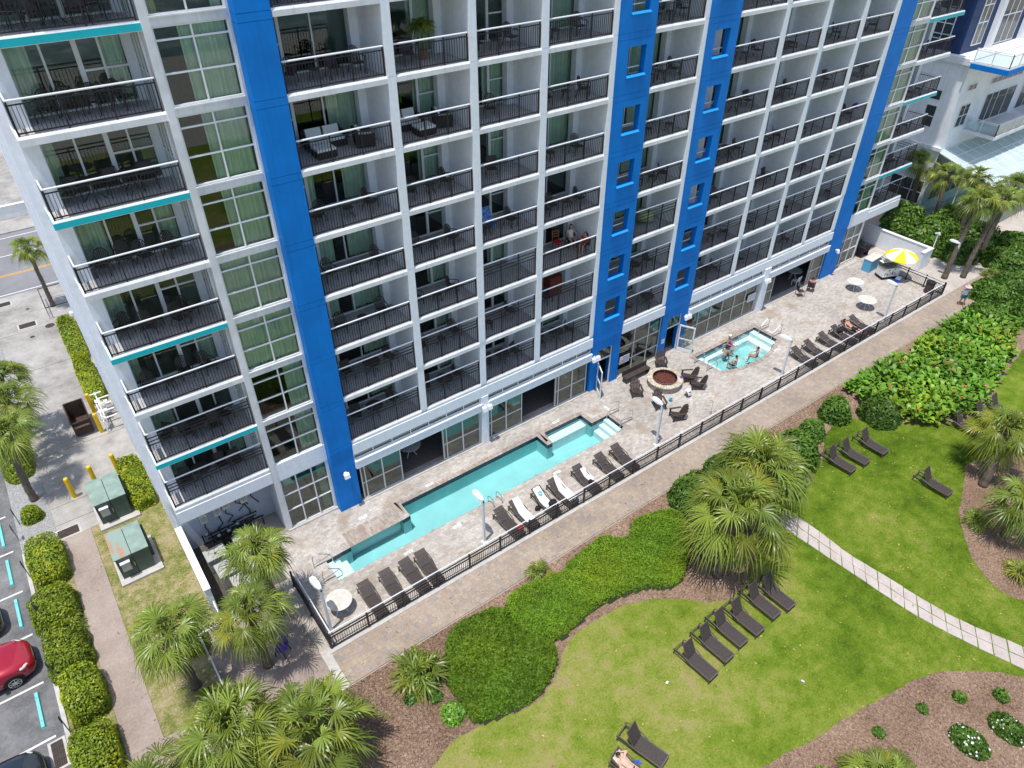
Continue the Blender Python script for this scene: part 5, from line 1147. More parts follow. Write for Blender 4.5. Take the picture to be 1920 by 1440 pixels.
wallsign('white notice with faded lettering and red symbol on the glass behind the bench', 22.8, 23.68, .98, 1.58, .12, 5, True); wallsign('white notice with faded pink lettering on the glass beside the pillar', 35.6, 36.5, 1.12, 1.74, .12, 5, False); wallsign('small plain white notice on the blue column by the open glass door', 26.58, 26.86, 1.15, 1.5, .03, 2, False)
# ---- far end of the deck: cart, parasol, lockers
t = thing('food_cart', 'white vending cart with coloured picture labels under the yellow parasol', 'cart', (49.65, -2.85, 0), R(-22))
MB().box(-.75, -.45, .22, .75, .45, .95).build('body', 'greybox' and 'whitefab', t); MB().box(-.78, -.48, .95, .78, .48, 1.0).build('counter', 'steel', t); b = MB(); b.box(-.72, .0, 1.0, .72, .42, 1.30); b.build('glass_case', 'clear', t); MB().box(-.74, -.0, 1.30, .74, .45, 1.33).build('case_lid', 'whitefab', t)
rl = random.Random(9); cols = [(.55, .06, .08), (.04, .14, .45), (.7, .5, .05), (.05, .4, .2), (.03, .03, .05), (.1, .5, .6), (.5, .2, .35)]
stk = [mat('picture_label', c, .6) for c in cols]; b = MB()
for i in range(22): b.m = i % 7; u, z = rl.uniform(-.68, .55), rl.uniform(.32, .82); b.box(u, -.4535-.0006*i/3, z, u+rl.uniform(.07, .16), -.4501, z+rl.uniform(.06, .13))
b.build('picture_labels', stk, t)
for sx in (-.55, .55):
    for sy in (-.4, .4): MB().tube([(sx, sy-.03, .11), (sx, sy+.03, .11)], .11, 14).build('wheel', 'tyre', t)
MB().box(-.78, -.47, .16, .78, .47, .22).build('chassis', 'black', t)
t = thing('parasol', 'yellow and white striped parasol over the vending cart', 'parasol', (50.0, -3.35, 0)); MB().tube([(0,0,.06), (0,0,2.45)], .022, 8).build('pole', 'steel', t); MB().lathe([(.25, 0), (.25, .05), (.06, .08)], 20).build('base', 'black', t)
b = MB()
for i in range(8):
    b.m = i % 2
    for k in range(6):
        a0, a1 = (i+k/6)*math.pi/4, (i+(k+1)/6)*math.pi/4; prof = [(.03, 2.46), (.5, 2.36), (.95, 2.16), (1.24, 1.92), (1.25, 1.84)]
        for (r0, z0), (r1, z1) in zip(prof, prof[1:]): b.add([(r0*math.cos(a0), r0*math.sin(a0), z0), (r1*math.cos(a0), r1*math.sin(a0), z1), (r1*math.cos(a1), r1*math.sin(a1), z1), (r0*math.cos(a1), r0*math.sin(a1), z0)], [(0,1,2,3)])
b.build('canopy', ['yellowfab', 'whitefab'], t)
b = MB()
for i in range(8): a = i*math.pi/4; b.tube([(.03*math.cos(a), .03*math.sin(a), 2.42), (1.22*math.cos(a), 1.22*math.sin(a), 1.88)], .01, 5)
b.build('ribs', 'steel', t)
t = thing('towel_locker', 'sky blue locker with pale top beside the vending cart', 'locker', (49.85, -1.3, 0), R(3)); MB().box(-.85, -.34, 0, .85, .34, 1.02).build('body', 'skyblue', t); MB().box(-.88, -.37, 1.02, .88, .37, 1.07).build('top', 'cream', t)
for dx in (-.84, -.0): b = MB(); b.box(dx+.03, -.352, .06, dx+.81, -.341, .97); b.build('door', 'skyblue', t)
t = thing('cool_box', 'blue cool box with white lid in front of the vending cart', 'cool box', (49.65, -3.85, 0), R(15)); MB().box(-.26, -.17, 0, .26, .17, .28).build('body', 'bluecloth', t); MB().box(-.27, -.18, .28, .27, .18, .34).build('lid', 'rail', t)
t = thing('trash_bin', 'dark brown trash bin with bag edge by the far fence corner', 'trash bin', (49.95, -6.2, 0)); MB().lathe([(.30, 0), (.34, .85), (.32, .88)], 20).build('barrel', 'resin', t); MB().lathe([(.35, .84), (.36, .93), (.28, .95)], 20).build('bag_edge', 'black', t)
t = thing('drinks_cart', 'dark barbecue grill behind the blue locker by the wall', 'grill', (51.3, .4, 0)); MB().box(-.5, -.3, .5, .5, .3, .9).build('firebox', 'black', t); b = MB(); b.lathe([(.3, 0), (.22, .2), (.0, .28)], 16, (0, 0, .9)); b.build('lid', 'black', t)
for sx in (-.45, .45): MB().box(sx-.03, -.25, 0, sx+.03, .25, .5).build('leg', 'iron', t)
t = thing('garden_wall', 'white angled garden wall at the far end of the deck', 'wall', (0, 0, 0))
MB().box(53.85, -3.6, 0, 54.10, 1.9, 1.55).build('long_face', 'wall', t); MB().box(52.7, -3.85, 0, 54.10, -3.601, 1.55).build('return_face', 'wall', t); MB().box(53.81, -3.89, 1.55, 54.14, 1.9, 1.60).build('coping', 'slab', t); MB().box(52.66, -3.89, 1.55, 53.809, -3.57, 1.60).build('coping', 'slab', t)
t = thing('camera_pole', 'white pole with small cameras behind the garden wall', 'pole', (54.3, -3.7, 0)); MB().tube([(0,0,0), (0,0,2.9)], .05, 10).build('pole', 'rail', t)
for a in (0, 2.2, 4.1): MB().bar((0, 0, 2.8), (.26*math.cos(a), .26*math.sin(a), 2.78), .09).build('camera', 'rail', t)
# ---- chairs
def make_resin():
    t = thing('slatted_chair', '', 'chair'); b = MB(); loft(b, [[(u*.23, y, .42+z+.02*abs(u)) for u in (-1, -.5, 0, .5, 1)] for y, z in ((-.25, -.01), (-.2, .01), (.2, -.02))]); loft(b, [[(u*.23, y, .39) for u in (1, .5, 0, -.5, -1)] for y in (-.25, .2)]); b.build('seat', 'resin', t)
    b = MB(); Mx = Matrix.Rotation(R(-14), 3, 'X')
    for i in range(8): u = (i-3.5)*.062; l = .52-.022*(i-3.5)**2; b.obox(Vector((u, .2, .42))+Mx @ Vector((0, 0, l/2)), (.04, .016, l), Mx)
    b.tube([Vector((.25*math.cos(math.pi*k/10), .2, .42))+Mx @ Vector((0, 0, .22+.32*math.sin(math.pi*k/10))) for k in range(11)], .022, 6); b.build('backrest', 'resin', t)
    b = MB()
    for s in (-1, 1):
        b.tube([(s*.25, -.22, .0), (s*.26, -.24, .42), (s*.28, -.24, .62), (s*.28, -.1, .65), (s*.27, .22, .62), (s*.24, .27, .62)], .022, 6); b.tube([(s*.22, .2, .42), (s*.26, .33, 0)], .022, 6)
    b.build('frame', 'resin', t); return t
def make_metal():
    t = thing('sling_chair', '', 'chair'); b = MB(); b.obox((0, -.02, .43), (.46, .46, .02)); b.build('seat', 'sling', t); Mx = Matrix.Rotation(R(-12), 3, 'X'); MB().obox(Vector((0, .21, .44))+Mx @ Vector((0, 0, .25)), (.46, .02, .46), Mx).build('backrest', 'sling', t)
    b = MB()
    for s in (-1, 1): b.tube([(s*.25, -.27, 0), (s*.25, -.24, .43), (s*.26, -.22, .64), (s*.26, .2, .64), (s*.25, .30, .92)], .016, 6); b.tube([(s*.25, .2, .64), (s*.25, .26, .0)], .016, 6)
    b.tube([(-.25, .30, .92), (.25, .30, .92)], .016, 6); b.build('frame', 'iron', t); return t
def make_side():
    t = thing('side_table', '', 'side table'); MB().lathe([(.22, .40), (.24, .42), (.23, .44)], 18).build('tabletop', 'resin', t); b = MB()
    for i in range(4): a = i*1.57+.78; b.tube([(.15*math.cos(a), .15*math.sin(a), .41), (.24*math.cos(a), .24*math.sin(a), 0)], .02, 6)
    b.build('frame', 'resin', t); return t
def make_din():
    t = thing('patio_table', '', 'table'); MB().lathe([(.42, .70), (.45, .71), (.45, .735)], 24).build('tabletop', 'sling', t); b = MB()
    for i in range(4): a = i*1.57+.78; b.tube([(.1*math.cos(a), .1*math.sin(a), .7), (.12*math.cos(a), .12*math.sin(a), .3), (.36*math.cos(a), .36*math.sin(a), 0)], .018, 6)
    b.build('frame', 'iron', t); return t
PR = {'C': Proto(make_resin()), 'S': Proto(make_metal()), 'T': Proto(make_side()), 'D': Proto(make_din())}
KN = {'C': 'brown slatted chair', 'S': 'dark sling chair', 'T': 'low side table', 'D': 'round patio table'}
BN = {0: 'far left corner bay', 1: 'first bay right of left blue column', 2: 'second bay right of left blue column', 3: 'third bay right of left blue column', 4: 'fourth bay right of left blue column', 5: 'bay between slotted blue columns', 6: 'first bay past slotted columns', 7: 'second bay past slotted columns', 8: 'third bay past slotted columns', 9: 'fourth bay past slotted columns', 10: 'far right corner bay'}
SPAN = {0: (-3.9, -.7), 10: (50.9, 53.9), **{b: (x0+.25, x1-.25) for b, (x0, x1) in BAYS.items()}}
LAY = {0: {1:'SDSS',2:'SSDSS',3:'CTCC',4:'CCTCC',5:'CCCC',6:'SDSDS',7:'CCCC',8:'SSDSS'}, 1: {1:'SDS',2:'SDS',3:'CTC',4:'CTC',5:'CTC',6:'',7:'CTCC',8:'CTC'}, 2: {1:'SDS',2:'CTC',3:'CTC',4:'CTC',5:'CTC',6:'',7:'S',8:'CTC'}, 3: {1:'SDS',2:'TC',3:'',4:'TC',5:'S',6:'C',7:'CTC',8:'CC'},
       4: {1:'SDS',2:'C',3:'',4:'CCTC',5:'TC',6:'CTC',7:'TC',8:'CTC'}, 5: {1:'CD',2:'DS',3:'',4:'CTC',5:'TT',6:'CTC',7:'CTS'}, 6: {1:'SDS',2:'CTC',3:'C',4:'SDS',5:'SDS',6:'CTS'}, 7: {1:'C',2:'S',3:'CS',4:'CC',5:'SDS',6:''}, 8: {1:'SC',2:'T',3:'CT',4:'T',5:'CS',6:'SC'}, 9: {1:'S',2:'CT',3:'C',4:'SC',5:'SD',6:'TC'}, 10: {1:'S',2:'DS',3:'TS',4:'CT',5:'SS',6:'SS'}}
ra = random.Random(21); SIDE = {1: ['lone'], 2: ['left', 'right'], 3: ['left', 'middle', 'right'], 4: ['leftmost', 'second', 'third', 'rightmost']}
for bay, lv_ in LAY.items():
    for k, s in lv_.items():
        n = len(s); x0, x1 = SPAN[bay]
        for kind in set(s):
            idx = [i for i, c in enumerate(s) if c == kind]; names = SIDE.get(len(idx), SIDE[4])
            for q, i in enumerate(idx):
                u = (i+.5)/n if n > 1 else .35; x = x0+(x1-x0)*u+ra.uniform(-.12, .12)
                yb = {0: 1.85, 1: 1.25, 2: 1.2, 10: 1.3}.get(bay, 1.05 if bay < 5 else .88)-(0 if kind in 'CS' else .12)
                if n >= 5 and kind in 'CS' and i in (1, 3): yb -= .45
                y = yb+ra.uniform(-.16, .16)
                rz = ra.uniform(-.45, .45)+(.5-u)*-.9 if kind in 'CS' else ra.uniform(0, 3)
                PR[kind].place((x, y, lv(k)+.002), rz, f'{names[q]} {KN[kind]}, {ORD[k]} balcony up, {BN[bay]}', KN[kind]+'s on the balconies')
# balcony specials
def sofa(label, x, y, z, w, rz):
    t = thing('wicker_sofa', label, 'sofa', (x, y, z), rz, 'wicker sofas on the sixth balconies'); MB().box(-w/2, -.38, .05, w/2, .38, .30).build('base', 'wicker', t); MB().box(-w/2, .26, .30, w/2, .40, .72).build('backrest', 'wicker', t)
    for s in (-1, 1): MB().box(s*w/2-.06, -.38, .30, s*w/2+.06, .26, .55).build('armrest', 'wicker', t)
    n = max(1, round(w/.75))
    for i in range(n): u = -w/2+.08+(w-.16)*(i+.5)/n; c = (w-.16)/n*.48; MB().box(u-c, -.36, .30, u+c, .25, .42).build('seat_cushion', 'cushion', t); MB().obox((u, .20, .60), (c*1.8, .14, .36), Matrix.Rotation(R(-14), 3, 'X')).build('back_cushion', 'cushion', t)
z6 = lv(6)+.002
sofa('dark wicker sofa with white cushions, sixth balcony up, first bay right of left column', 5.9, 1.95, z6, 1.7, 0); sofa('dark wicker armchair with white cushion, sixth balcony up, first bay', 7.3, 1.2, z6, .8, R(75)); sofa('dark wicker sofa with white cushions, sixth balcony up, second bay', 9.6, 1.95, z6, 1.5, 0); sofa('dark wicker armchair, sixth balcony up, second bay, by the railing', 11.2, 1.35, z6, .8, R(70))
def ottoman(label, x, y): t = thing('ottoman', label, 'ottoman', (x, y, z6)); MB().box(-.4, -.35, .04, .4, .35, .30).build('base', 'wicker', t); MB().box(-.39, -.34, .30, .39, .34, .40).build('cushion', 'cushion', t)
ottoman('wicker ottoman with white cushion, sixth balcony up, second bay', 10.0, .9); ottoman('wicker ottoman with white cushion, sixth balcony up, first bay', 5.4, .95)
t = thing('potted_plant', 'tall potted plant, seventh balcony up, second bay right of left blue column', 'potted plant', (10.6, 1.6, lv(7))); MB().lathe([(.15, 0), (.21, .36), (.19, .36)], 16).build('pot', mat('terracotta', (.30, .12, .06), .8), t); MB().tube([(0,0,.3), (.03,0,1.3)], .03, 6).build('stem', 'bark', t); c = palm_crown('leaves', 99, 16, .28, .55, 80, -10, 14, t); c.location = (.03, 0, 1.25)
t = thing('beach_chair', 'blue folding beach chair with printed back, fourth balcony up, third bay', 'beach chair', (13.5, 1.15, lv(4))); Mx = Matrix.Rotation(R(-22), 3, 'X'); MB().obox((0, -.05, .38), (.50, .45, .02)).build('seat', 'bluecloth', t); MB().obox(Vector((0, .17, .40))+Mx @ Vector((0, 0, .38)), (.50, .02, .74), Mx).build('backrest', mat('printed_blue_cloth', (.10, .22, .55), .8, var=.9, scale=9), t); b = MB()
for s in (-1, 1): b.tube([(s*.27, -.28, 0), (s*.27, .2, .55), (s*.27, .45, 1.1)], .014, 6); b.tube([(s*.27, .32, 0), (s*.27, -.25, .56), (s*.27, .25, .58)], .014, 6)
b.tube([(-.27, .2, .55), (.27, .2, .55)], .014, 6)
b.build('frame', 'steel', t)
def woodchair(label, x, y, z, rz, m, sm):
    t = thing('dining_chair', label, 'chair', (x, y, z), rz); MB().box(-.22, -.22, .43, .22, .22, .48).build('seat', sm, t); b = MB()
    for s in (-1, 1): b.bar((s*.2, .21, .45), (s*.2, .28, 1.02), .04)
    for zz in (.65, .8, .95): b.box(-.2, .235+(zz-.45)*.12, zz, .2, .26+(zz-.45)*.12, zz+.07)
    b.build('backrest', m, t)
    for sx in (-.2, .2):
        for sy in (-.2, .2): MB().box(sx-.02, sy-.02, 0, sx+.02, sy+.02, .43).build('leg', m, t)
woodchair('orange wooden dining chair with red seat beside the seated woman', 18.45, 1.75, lv(3), R(-12), 'wood', 'red'); woodchair('small orange wooden chair at left end of the balcony with people', 16.5, .9, lv(3), R(160), 'wood', 'wood')
t = thing('cabinet', 'reddish brown cabinet on the second balcony of the fourth bay', 'cabinet', (18.2, 1.7, lv(2)+.002)); MB().box(-.45, -.28, 0, .45, .28, 1.25).build('body', 'redwood', t)
for s in (-1, 1): MB().box(s*.22-.2, -.296, .06, s*.22+.2, -.281, 1.2).build('door', 'redwood', t)
t = thing('covered_table', 'table under a pale green cloth on the third balcony between slotted columns', 'table', (24.9, 1.35, lv(3))); b = MB(); b.lathe([(.52, .25), (.50, .5), (.47, .73), (.3, .75), (.0, .75)], 20); b.v = [(p[0]*(1+.07*math.sin(9*math.atan2(p[1], p[0]))*(p[2] < .7)), p[1]*(1+.07*math.sin(9*math.atan2(p[1], p[0]))*(p[2] < .7)), p[2]) for p in b.v]; b.build('tablecloth', 'greencloth', t, smooth=True); MB().lathe([(.05, 0), (.05, .7)], 8).build('leg', 'iron', t)
o = LAWNL.place((34.8, 1.15, lv(6)+.002), R(90), 'dark lounger on the sixth balcony, second bay past slotted columns')
if 'group' in o: del o['group']
for x, y, lb in ((44.0, .72, 'fourth balcony up, fourth bay past slotted columns'), (41.6, .9, 'first balcony up, fourth bay past slotted columns')):
    cloth('towel', 'purple towel hung to dry, '+lb, x, y, lv(4 if x > 43 else 1)+.55, [(.12, .25, .22, 0), (.06, .4, .24, 0), (0, .44, .25, 0), (-.06, .38, .24, 0), (-.1, .1, .22, 0)], 'purple')
# doorway chairs
woodc = PR['S']; woodc.place((41.4, -.55, .0), R(60), 'dark sling chair outside the right doorway, empty', 'sling chairs at the doorway'); SEAT = woodc.place((42.65, -.62, .0), R(115), 'dark sling chair at the doorway holding a seated person', 'sling chairs at the doorway')
t = thing('plastic_chair', 'white plastic chair at the table inside the doorway', 'chair', (42.5, .66, .006), R(180)); MB().box(-.23, -.23, .41, .23, .22, .44).build('seat', 'rail', t); b = MB(); Mx = Matrix.Rotation(R(-10), 3, 'X')
for i in range(6): b.obox(Vector(((i-2.5)*.08, .22, .44))+Mx @ Vector((0, 0, .2)), (.05, .02, .38), Mx)
b.obox(Vector((0, .22, .44))+Mx @ Vector((0, 0, .40)), (.48, .025, .08), Mx); b.build('backrest', 'rail', t)
for sx in (-.21, .21):
    for sy in (-.2, .2): MB().box(sx-.02, sy-.02, 0, sx+.02, sy+.02, .41).build('leg', 'rail', t)
t = thing('patio_chair', 'purple seated patio chair in the palm shade by the fence corner', 'chair', (-2.95, -6.0, -.006), R(-50)); MB().lathe([(.27, .42), (.28, .46), (.2, .47)], 20).build('seat', 'purple', t)
b = MB(); Mx = Matrix.Rotation(R(-16), 3, 'X')
for i in range(6): b.obox(Vector(((i-2.5)*.075, .22, .45))+Mx @ Vector((0, 0, .25)), (.05, .015, .46), Mx)
b.build('backrest', 'purple', t)
for sx in (-.2, .2):
    for sy in (-.2, .2): MB().bar((sx, sy, .42), (sx*1.2, sy*1.2, 0), .03).build('leg', 'black', t)
# ---- ground floor corner: patio rail, service wall, air conditioners, meters
t = thing('service_wall', 'white free standing wall screening the air conditioners', 'wall', (0, 0, 0)); MB().box(-4.78, -2.25, -.02, -4.52, 2.19, 1.80).build('wall_face', 'wall', t); MB().box(-4.80, -2.29, 1.80, -4.49, 2.19, 1.86).build('coping', 'white', t)
def prail(label, pts):
    t = thing('patio_rail', label, 'railing', (0, 0, 0)); b = MB()
    for a, c in zip(pts, pts[1:]): b.bar((*a, .98), (*c, .98), .07); b.bar((*a, .12), (*c, .12), .05)
    b.build('handrail', 'rail', t)
    for p_ in pts: MB().box(p_[0]-.035, p_[1]-.035, 0, p_[0]+.035, p_[1]+.035, 1.0).build('post', 'rail', t)
    w = MB()
    for a, c in zip(pts, pts[1:]):
        n = int((Vector(a)-Vector(c)).length/.12)
        for i in range(1, n): p_ = Vector(a).lerp(Vector(c), i/n); w.box(p_.x-.008, p_.y-.008, .12, p_.x+.008, p_.y+.008, .95)
    w.build('pickets', 'iron', t)
prail('white patio rail turning the corner above the small dark hedge', [(-4.6, -2.35), (-4.65, -3.66), (-5.68, -3.68), (-5.65, -4.2)]); prail('white patio rail between walkway palm and shaded patio', [(-5.62, -5.0), (-5.6, -7.6)])
def aircon(label, x, y, w, d, h, fans):
    t = thing('air_conditioner', label, 'air conditioner', (x, y, 0), R(2), 'grey air conditioners behind the service wall'); b = MB(); b.box(-w/2, -d/2, .06, w/2, d/2, h-.04); b.build('cabinet', 'greybox', t); MB().prism(rect(-w/2-.02, -d/2-.02, w/2+.02, d/2+.02), h-.04, h, [[(.36*min(w, d)/.8*math.cos(a*.2618), .36*min(w, d)/.8*math.sin(a*.2618)) for a in range(24)]]).build('top_ring', 'greybox', t)
    f = MB()
    for i in range(5): f.obox((.17*math.cos(i*1.257), .17*math.sin(i*1.257), h-.06), (.28, .12, .01), Matrix.Rotation(i*1.257, 3, 'Z') @ Matrix.Rotation(.4, 3, 'X'))
    f.lathe([(.06, h-.08), (.06, h-.03)], 10); f.build('fan', 'dark', t)
aircon('grey air conditioner nearest the building, behind the service wall', -3.62, .45, .95, .75, .95, 1); aircon('grey air conditioner with visible fan, middle of the row', -3.45, -.75, .95, .9, .95, 1); aircon('grey air conditioner hidden by the palm fronds', -3.1, -1.85, .9, .9, .9, 1); aircon('grey air conditioner beside the big window', -2.2, .5, .9, .8, .95, 1)
rl = random.Random(3)
for i, (x, z) in enumerate(((-3.45, 1.75), (-2.75, 1.85), (-2.30, 2.05), (-1.75, 2.45), (-1.35, 2.65), (-.95, 2.45), (-1.40, 1.95))):
    t = thing('electric_meter', ['pale meter box at the left end of the shaded wall', 'pale meter box second from the left on the shaded wall', 'pale meter box third from the left on the shaded wall', 'upper meter box left of the tight group', 'upper meter box in the middle of the tight group', 'meter box at the right end of the shaded wall', 'low meter box under the tight group'][i], 'meter', (x, 2.2, z), 0, 'electric meters on the shaded wall')
    MB().box(-.17, -.16, -.27, .17, 0, .27).build('box', mat('pale_meter_box', (.62, .60, .54), .6), t); MB().tube([(0, -.16, .06), (0, -.25, .06)], .12, 16).build('dial', 'greybox', t); MB().tube([(0, -.05, -.27), (rl.uniform(-.1, .1), -.06, -.6), (rl.uniform(-.3, .3), -.06, -.95), (rl.uniform(-.3, .3), -.1, -1.2)], .026, 6).build('conduit', 'black', t)
t = thing('pipe_rack', 'tangle of black pipes and valves along the foot of the shaded wall', 'pipes', (-2.3, 1.75, 0)); b = MB()
for k in range(7): y = rl.uniform(-.35, .3); z = rl.uniform(.25, .9); b.tube([(-1.6+.1*k, y, z), (rl.uniform(-.3, .3), y, z), (rl.uniform(-.2, .4), y, z+.15), (1.5-.1*k, y, z+.15)], .035, 7)
for k in range(8): x = -1.5+k*.42; b.tube([(x, rl.uniform(-.3, .3), 0), (x, rl.uniform(-.1, .2), rl.uniform(.5, 1.0))], .03, 7)
b.build('pipework', 'black', t); b = MB()
for k in range(6): b.lathe([(.02, -.03), (.09, -.02), (.09, .02), (.02, .03)], 12, (-1.3+k*.5, rl.uniform(-.3, .2), rl.uniform(.7, 1.0)))
b.build('valves', 'greybox', t)
# ---- left side: bollards, dumpster, transformers, gas pipes
def make_bollard(): t = thing('bollard', '', 'bollard'); MB().lathe([(.105, 0), (.105, 1.06), (.09, 1.12), (.03, 1.15)], 20).build('post', 'bollard', t, smooth=False); MB().lathe([(.16, 0), (.15, .012)], 20).build('collar', 'kerb', t); return t
BO = Proto(make_bollard())
for x, y, lb in ((-8.48, 9.68, 'leftmost of three beside the driveway edge'), (-7.30, 9.95, 'behind the green transformer roof'), (-6.08, 10.25, 'at the corner of the bright hedge'), (-6.07, 14.55, 'beside the dumpster, nearer the camera'), (-6.02, 16.85, 'beside the dumpster, at the end of the low hedge')): BO.place((x, y, -.01), 0, 'yellow bollard '+lb, 'yellow bollards along the driveway', (1.15, 1.15, 1.28))
t = thing('dumpster', 'open rusty brown dumpster in the driveway beside yellow bollards', 'dumpster', (-6.88, 15.65, 0)); b = MB(); w, d0, d1 = .50, -.95, 1.0
b.add([(-w,d0+.12,.15),(w,d0+.12,.15),(w,d1,.15),(-w,d1,.15),(-w,d0,1.15),(w,d0,1.15),(w,d1,1.35),(-w,d1,1.35)], [(0,3,2,1),(0,1,5,4),(1,2,6,5),(2,3,7,6),(3,0,4,7)]); i_ = .04
b.add([(-w+i_,d0+.16,.2),(w-i_,d0+.16,.2),(w-i_,d1-i_,.2),(-w+i_,d1-i_,.2),(-w+i_,d0+i_,1.15),(w-i_,d0+i_,1.15),(w-i_,d1-i_,1.35),(-w+i_,d1-i_,1.35)], [(0,1,2,3),(0,4,5,1),(1,5,6,2),(2,6,7,3),(3,7,4,0)]); b.build('hopper', 'rust', t)
b = MB(); b.bar((-w-.02,d0,1.15), (-w-.02,d1,1.35), .07); b.bar((w+.02,d0,1.15), (w+.02,d1,1.35), .07); b.bar((-w,d0-.02,1.15), (w,d0-.02,1.15), .07); b.bar((-w,d1+.02,1.35), (w,d1+.02,1.35), .07); b.build('rim', 'rust', t)
MB().obox((0, d0-.03, .82), (.8, .05, .12)).build('fork_pocket', mat('pale_rust', (.24, .16, .12), .85, var=.4, scale=6), t); b = MB(); rl = random.Random(8)
for i in range(9): b.obox((rl.uniform(-.35, .35), rl.uniform(-.7, -.2), .42+rl.uniform(0, .1)), (rl.uniform(.1, .3), rl.uniform(.1, .25), .1), Matrix.Rotation(rl.uniform(0, 3), 3, 'Z'))
b.build('rubbish', 'kerb', t)
for sx in (-.4, .4):
    for sy in (-.7, .8): MB().tube([(sx-.03, sy, .08), (sx+.03, sy, .08)], .08, 12).build('caster', 'tyre', t)
def transformer(label, x, y, rust):
    t = thing('transformer', label, 'transformer', (x, y, 0), 0, 'green transformer cabinets'); MB().box(-.92, -1.30, -.05, 1.02, 1.25, .12).build('pad', 'kerb', t)
    MB().box(-.75, -.55, .12, .74, .92, 1.52).build('tank', 'tgreen', t); MB().box(-.74, -.93, .12, -.02, -.551, 1.50).build('door', 'tgreen', t); MB().box(.0, -.93, .12, .73, -.551, 1.50).build('door', 'tgreen', t)
    m2 = 'tgreentop'
    if rust:
        if 'rusttop' not in M:
            m, tt, bb = nodes('rust_streaked_green'); N = tt.nodes; tc = N.new('ShaderNodeTexCoord'); mp = N.new('ShaderNodeMapping'); mp.inputs['Scale'].default_value = (3, .7, 1); nz = N.new('ShaderNodeTexNoise'); nz.inputs['Scale'].default_value = 1.6; nz.inputs['Detail'].default_value = 6; L_(tt, tc.outputs['Object'], mp.inputs[0]); L_(tt, mp.outputs[0], nz.inputs['Vector']); cr = N.new('ShaderNodeValToRGB'); cr.color_ramp.elements[0].position = .48; cr.color_ramp.elements[0].color = (.21, .29, .25, 1); cr.color_ramp.elements[1].position = .62; cr.color_ramp.elements[1].color = (.34, .20, .13, 1); L_(tt, nz.outputs['Fac'], cr.inputs['Fac']); L_(tt, cr.outputs[0], bb.inputs['Base Color']); bb.inputs['Roughness'].default_value = .7; M['rusttop'] = m
        m2 = 'rusttop'
    for x0, x1 in ((-.79, -.015), (.015, .78)): b = MB(); b.add([(x0,-.97,1.50),(x1,-.97,1.50),(x1,.95,1.60),(x0,.95,1.60),(x0,-.97,1.55),(x1,-.97,1.55),(x1,.95,1.65),(x0,.95,1.65)], [(0,3,2,1),(4,5,6,7),(0,1,5,4),(1,2,6,5),(2,3,7,6),(3,0,4,7)]); b.build('lid', m2 if x0 < 0 else 'tgreentop', t)
    b = MB()
    for i in range(9): b.box(.741, -.35+i*.14, .25, .88, -.33+i*.14, 1.45)
    b.build('cooling_fins', 'tgreen', t); MB().box(-.60, -1.10, .72, -.20, -.931, 1.22).build('meter_box', 'greybox', t); MB().box(-.62, -1.12, 1.22, -.18, -.931, 1.26).build('meter_lid', 'rail', t); MB().box(-.06, -.95, .7, -.03, -.931, .95).build('handle', 'steel', t)
transformer('green transformer with clean roof next to the yellow bollards', -6.93, 7.45, False); transformer('green transformer with rust streaked roof on the dry grass', -6.90, 3.15, True)
t = thing('gas_meter', 'tangle of white gas pipes and valves against the side wall', 'gas meter', (-5.45, 15.7, 0)); b = MB(); rl = random.Random(12)
for i in range(4): y = -1.2+i*.75; b.tube([(.5, y, .9), (-.15, y, .9), (-.15, y, .3), (-.15, y+.3, .3)], .05, 8); b.tube([(-.15, y, .9), (-.15, y+.75, .9)], .045, 8)
b.tube([(-.5, 1.4, 0), (-.5, 1.4, 1.1), (.2, 1.4, 1.1)], .05, 8); b.tube([(-.3, -1.4, .0), (-.3, -1.4, .8), (-.3, 1.2, .8)], .04, 8); b.build('pipework', 'rail', t)
for i in range(5): x, y, z = rl.uniform(-.35, .25), rl.uniform(-1.1, 1.2), rl.uniform(.7, 1.05); b = MB(); b.lathe([(.02, -.08), (.15, -.06), (.17, 0), (.12, .05), (.03, .12)], 14, (x, y, z)); b.build('regulator', 'greybox' if i % 2 else 'rail', t)
for i in range(3): MB().box(-.3+i*.2, -.9+i*.8, .45, -.08+i*.2, -.65+i*.8, .75).build('meter_body', 'rail', t)
for i in range(3): b = MB(); b.tube([(-.2+.1*i, -1+.8*i, 1.0), (-.05+.1*i, -1+.8*i, 1.0)], .025, 6); b.build('valve_handle', 'bollard', t)
t = thing('wall_light', 'white lantern on the side wall above the hedge end', 'wall light', (-4.9, 24.2, 3.1)); MB().lathe([(.05, .2), (.16, .12), (.18, -.1), (.1, -.22)], 14).build('shade', 'rail', t); MB().box(0, -.05, .1, .3, .05, .2).build('bracket', 'rail', t)
# ---- parking
def make_stop(): t = thing('wheel_stop', '', 'wheel stop'); b = MB(); b.add([(-.09,-.93,0),(.09,-.93,0),(.09,.93,0),(-.09,.93,0),(-.06,-.90,.12),(.06,-.90,.12),(.06,.90,.12),(-.06,.90,.12)], [(0,3,2,1),(4,5,6,7),(0,1,5,4),(1,2,6,5),(2,3,7,6),(3,0,4,7)]); b.build('block', 'ltteal', t); b = MB(); [b.lathe([(.022, .118), (.022, .126)], 8, (0, y, 0)) for y in (-.6, .6)]; b.build('anchor_bolts', 'rust', t); return t
WS = Proto(make_stop())
for y, lb in ((8.95, 'nearest the gravel bed, top of the row'), (6.05, 'beside the big boxy hedge'), (3.2, 'half hidden by the hedge with the young palm'), (-2.53, 'in the empty bay below the red car')): WS.place((-12.08, y, -.03), 0, 'pale teal wheel stop '+lb, 'teal wheel stops')
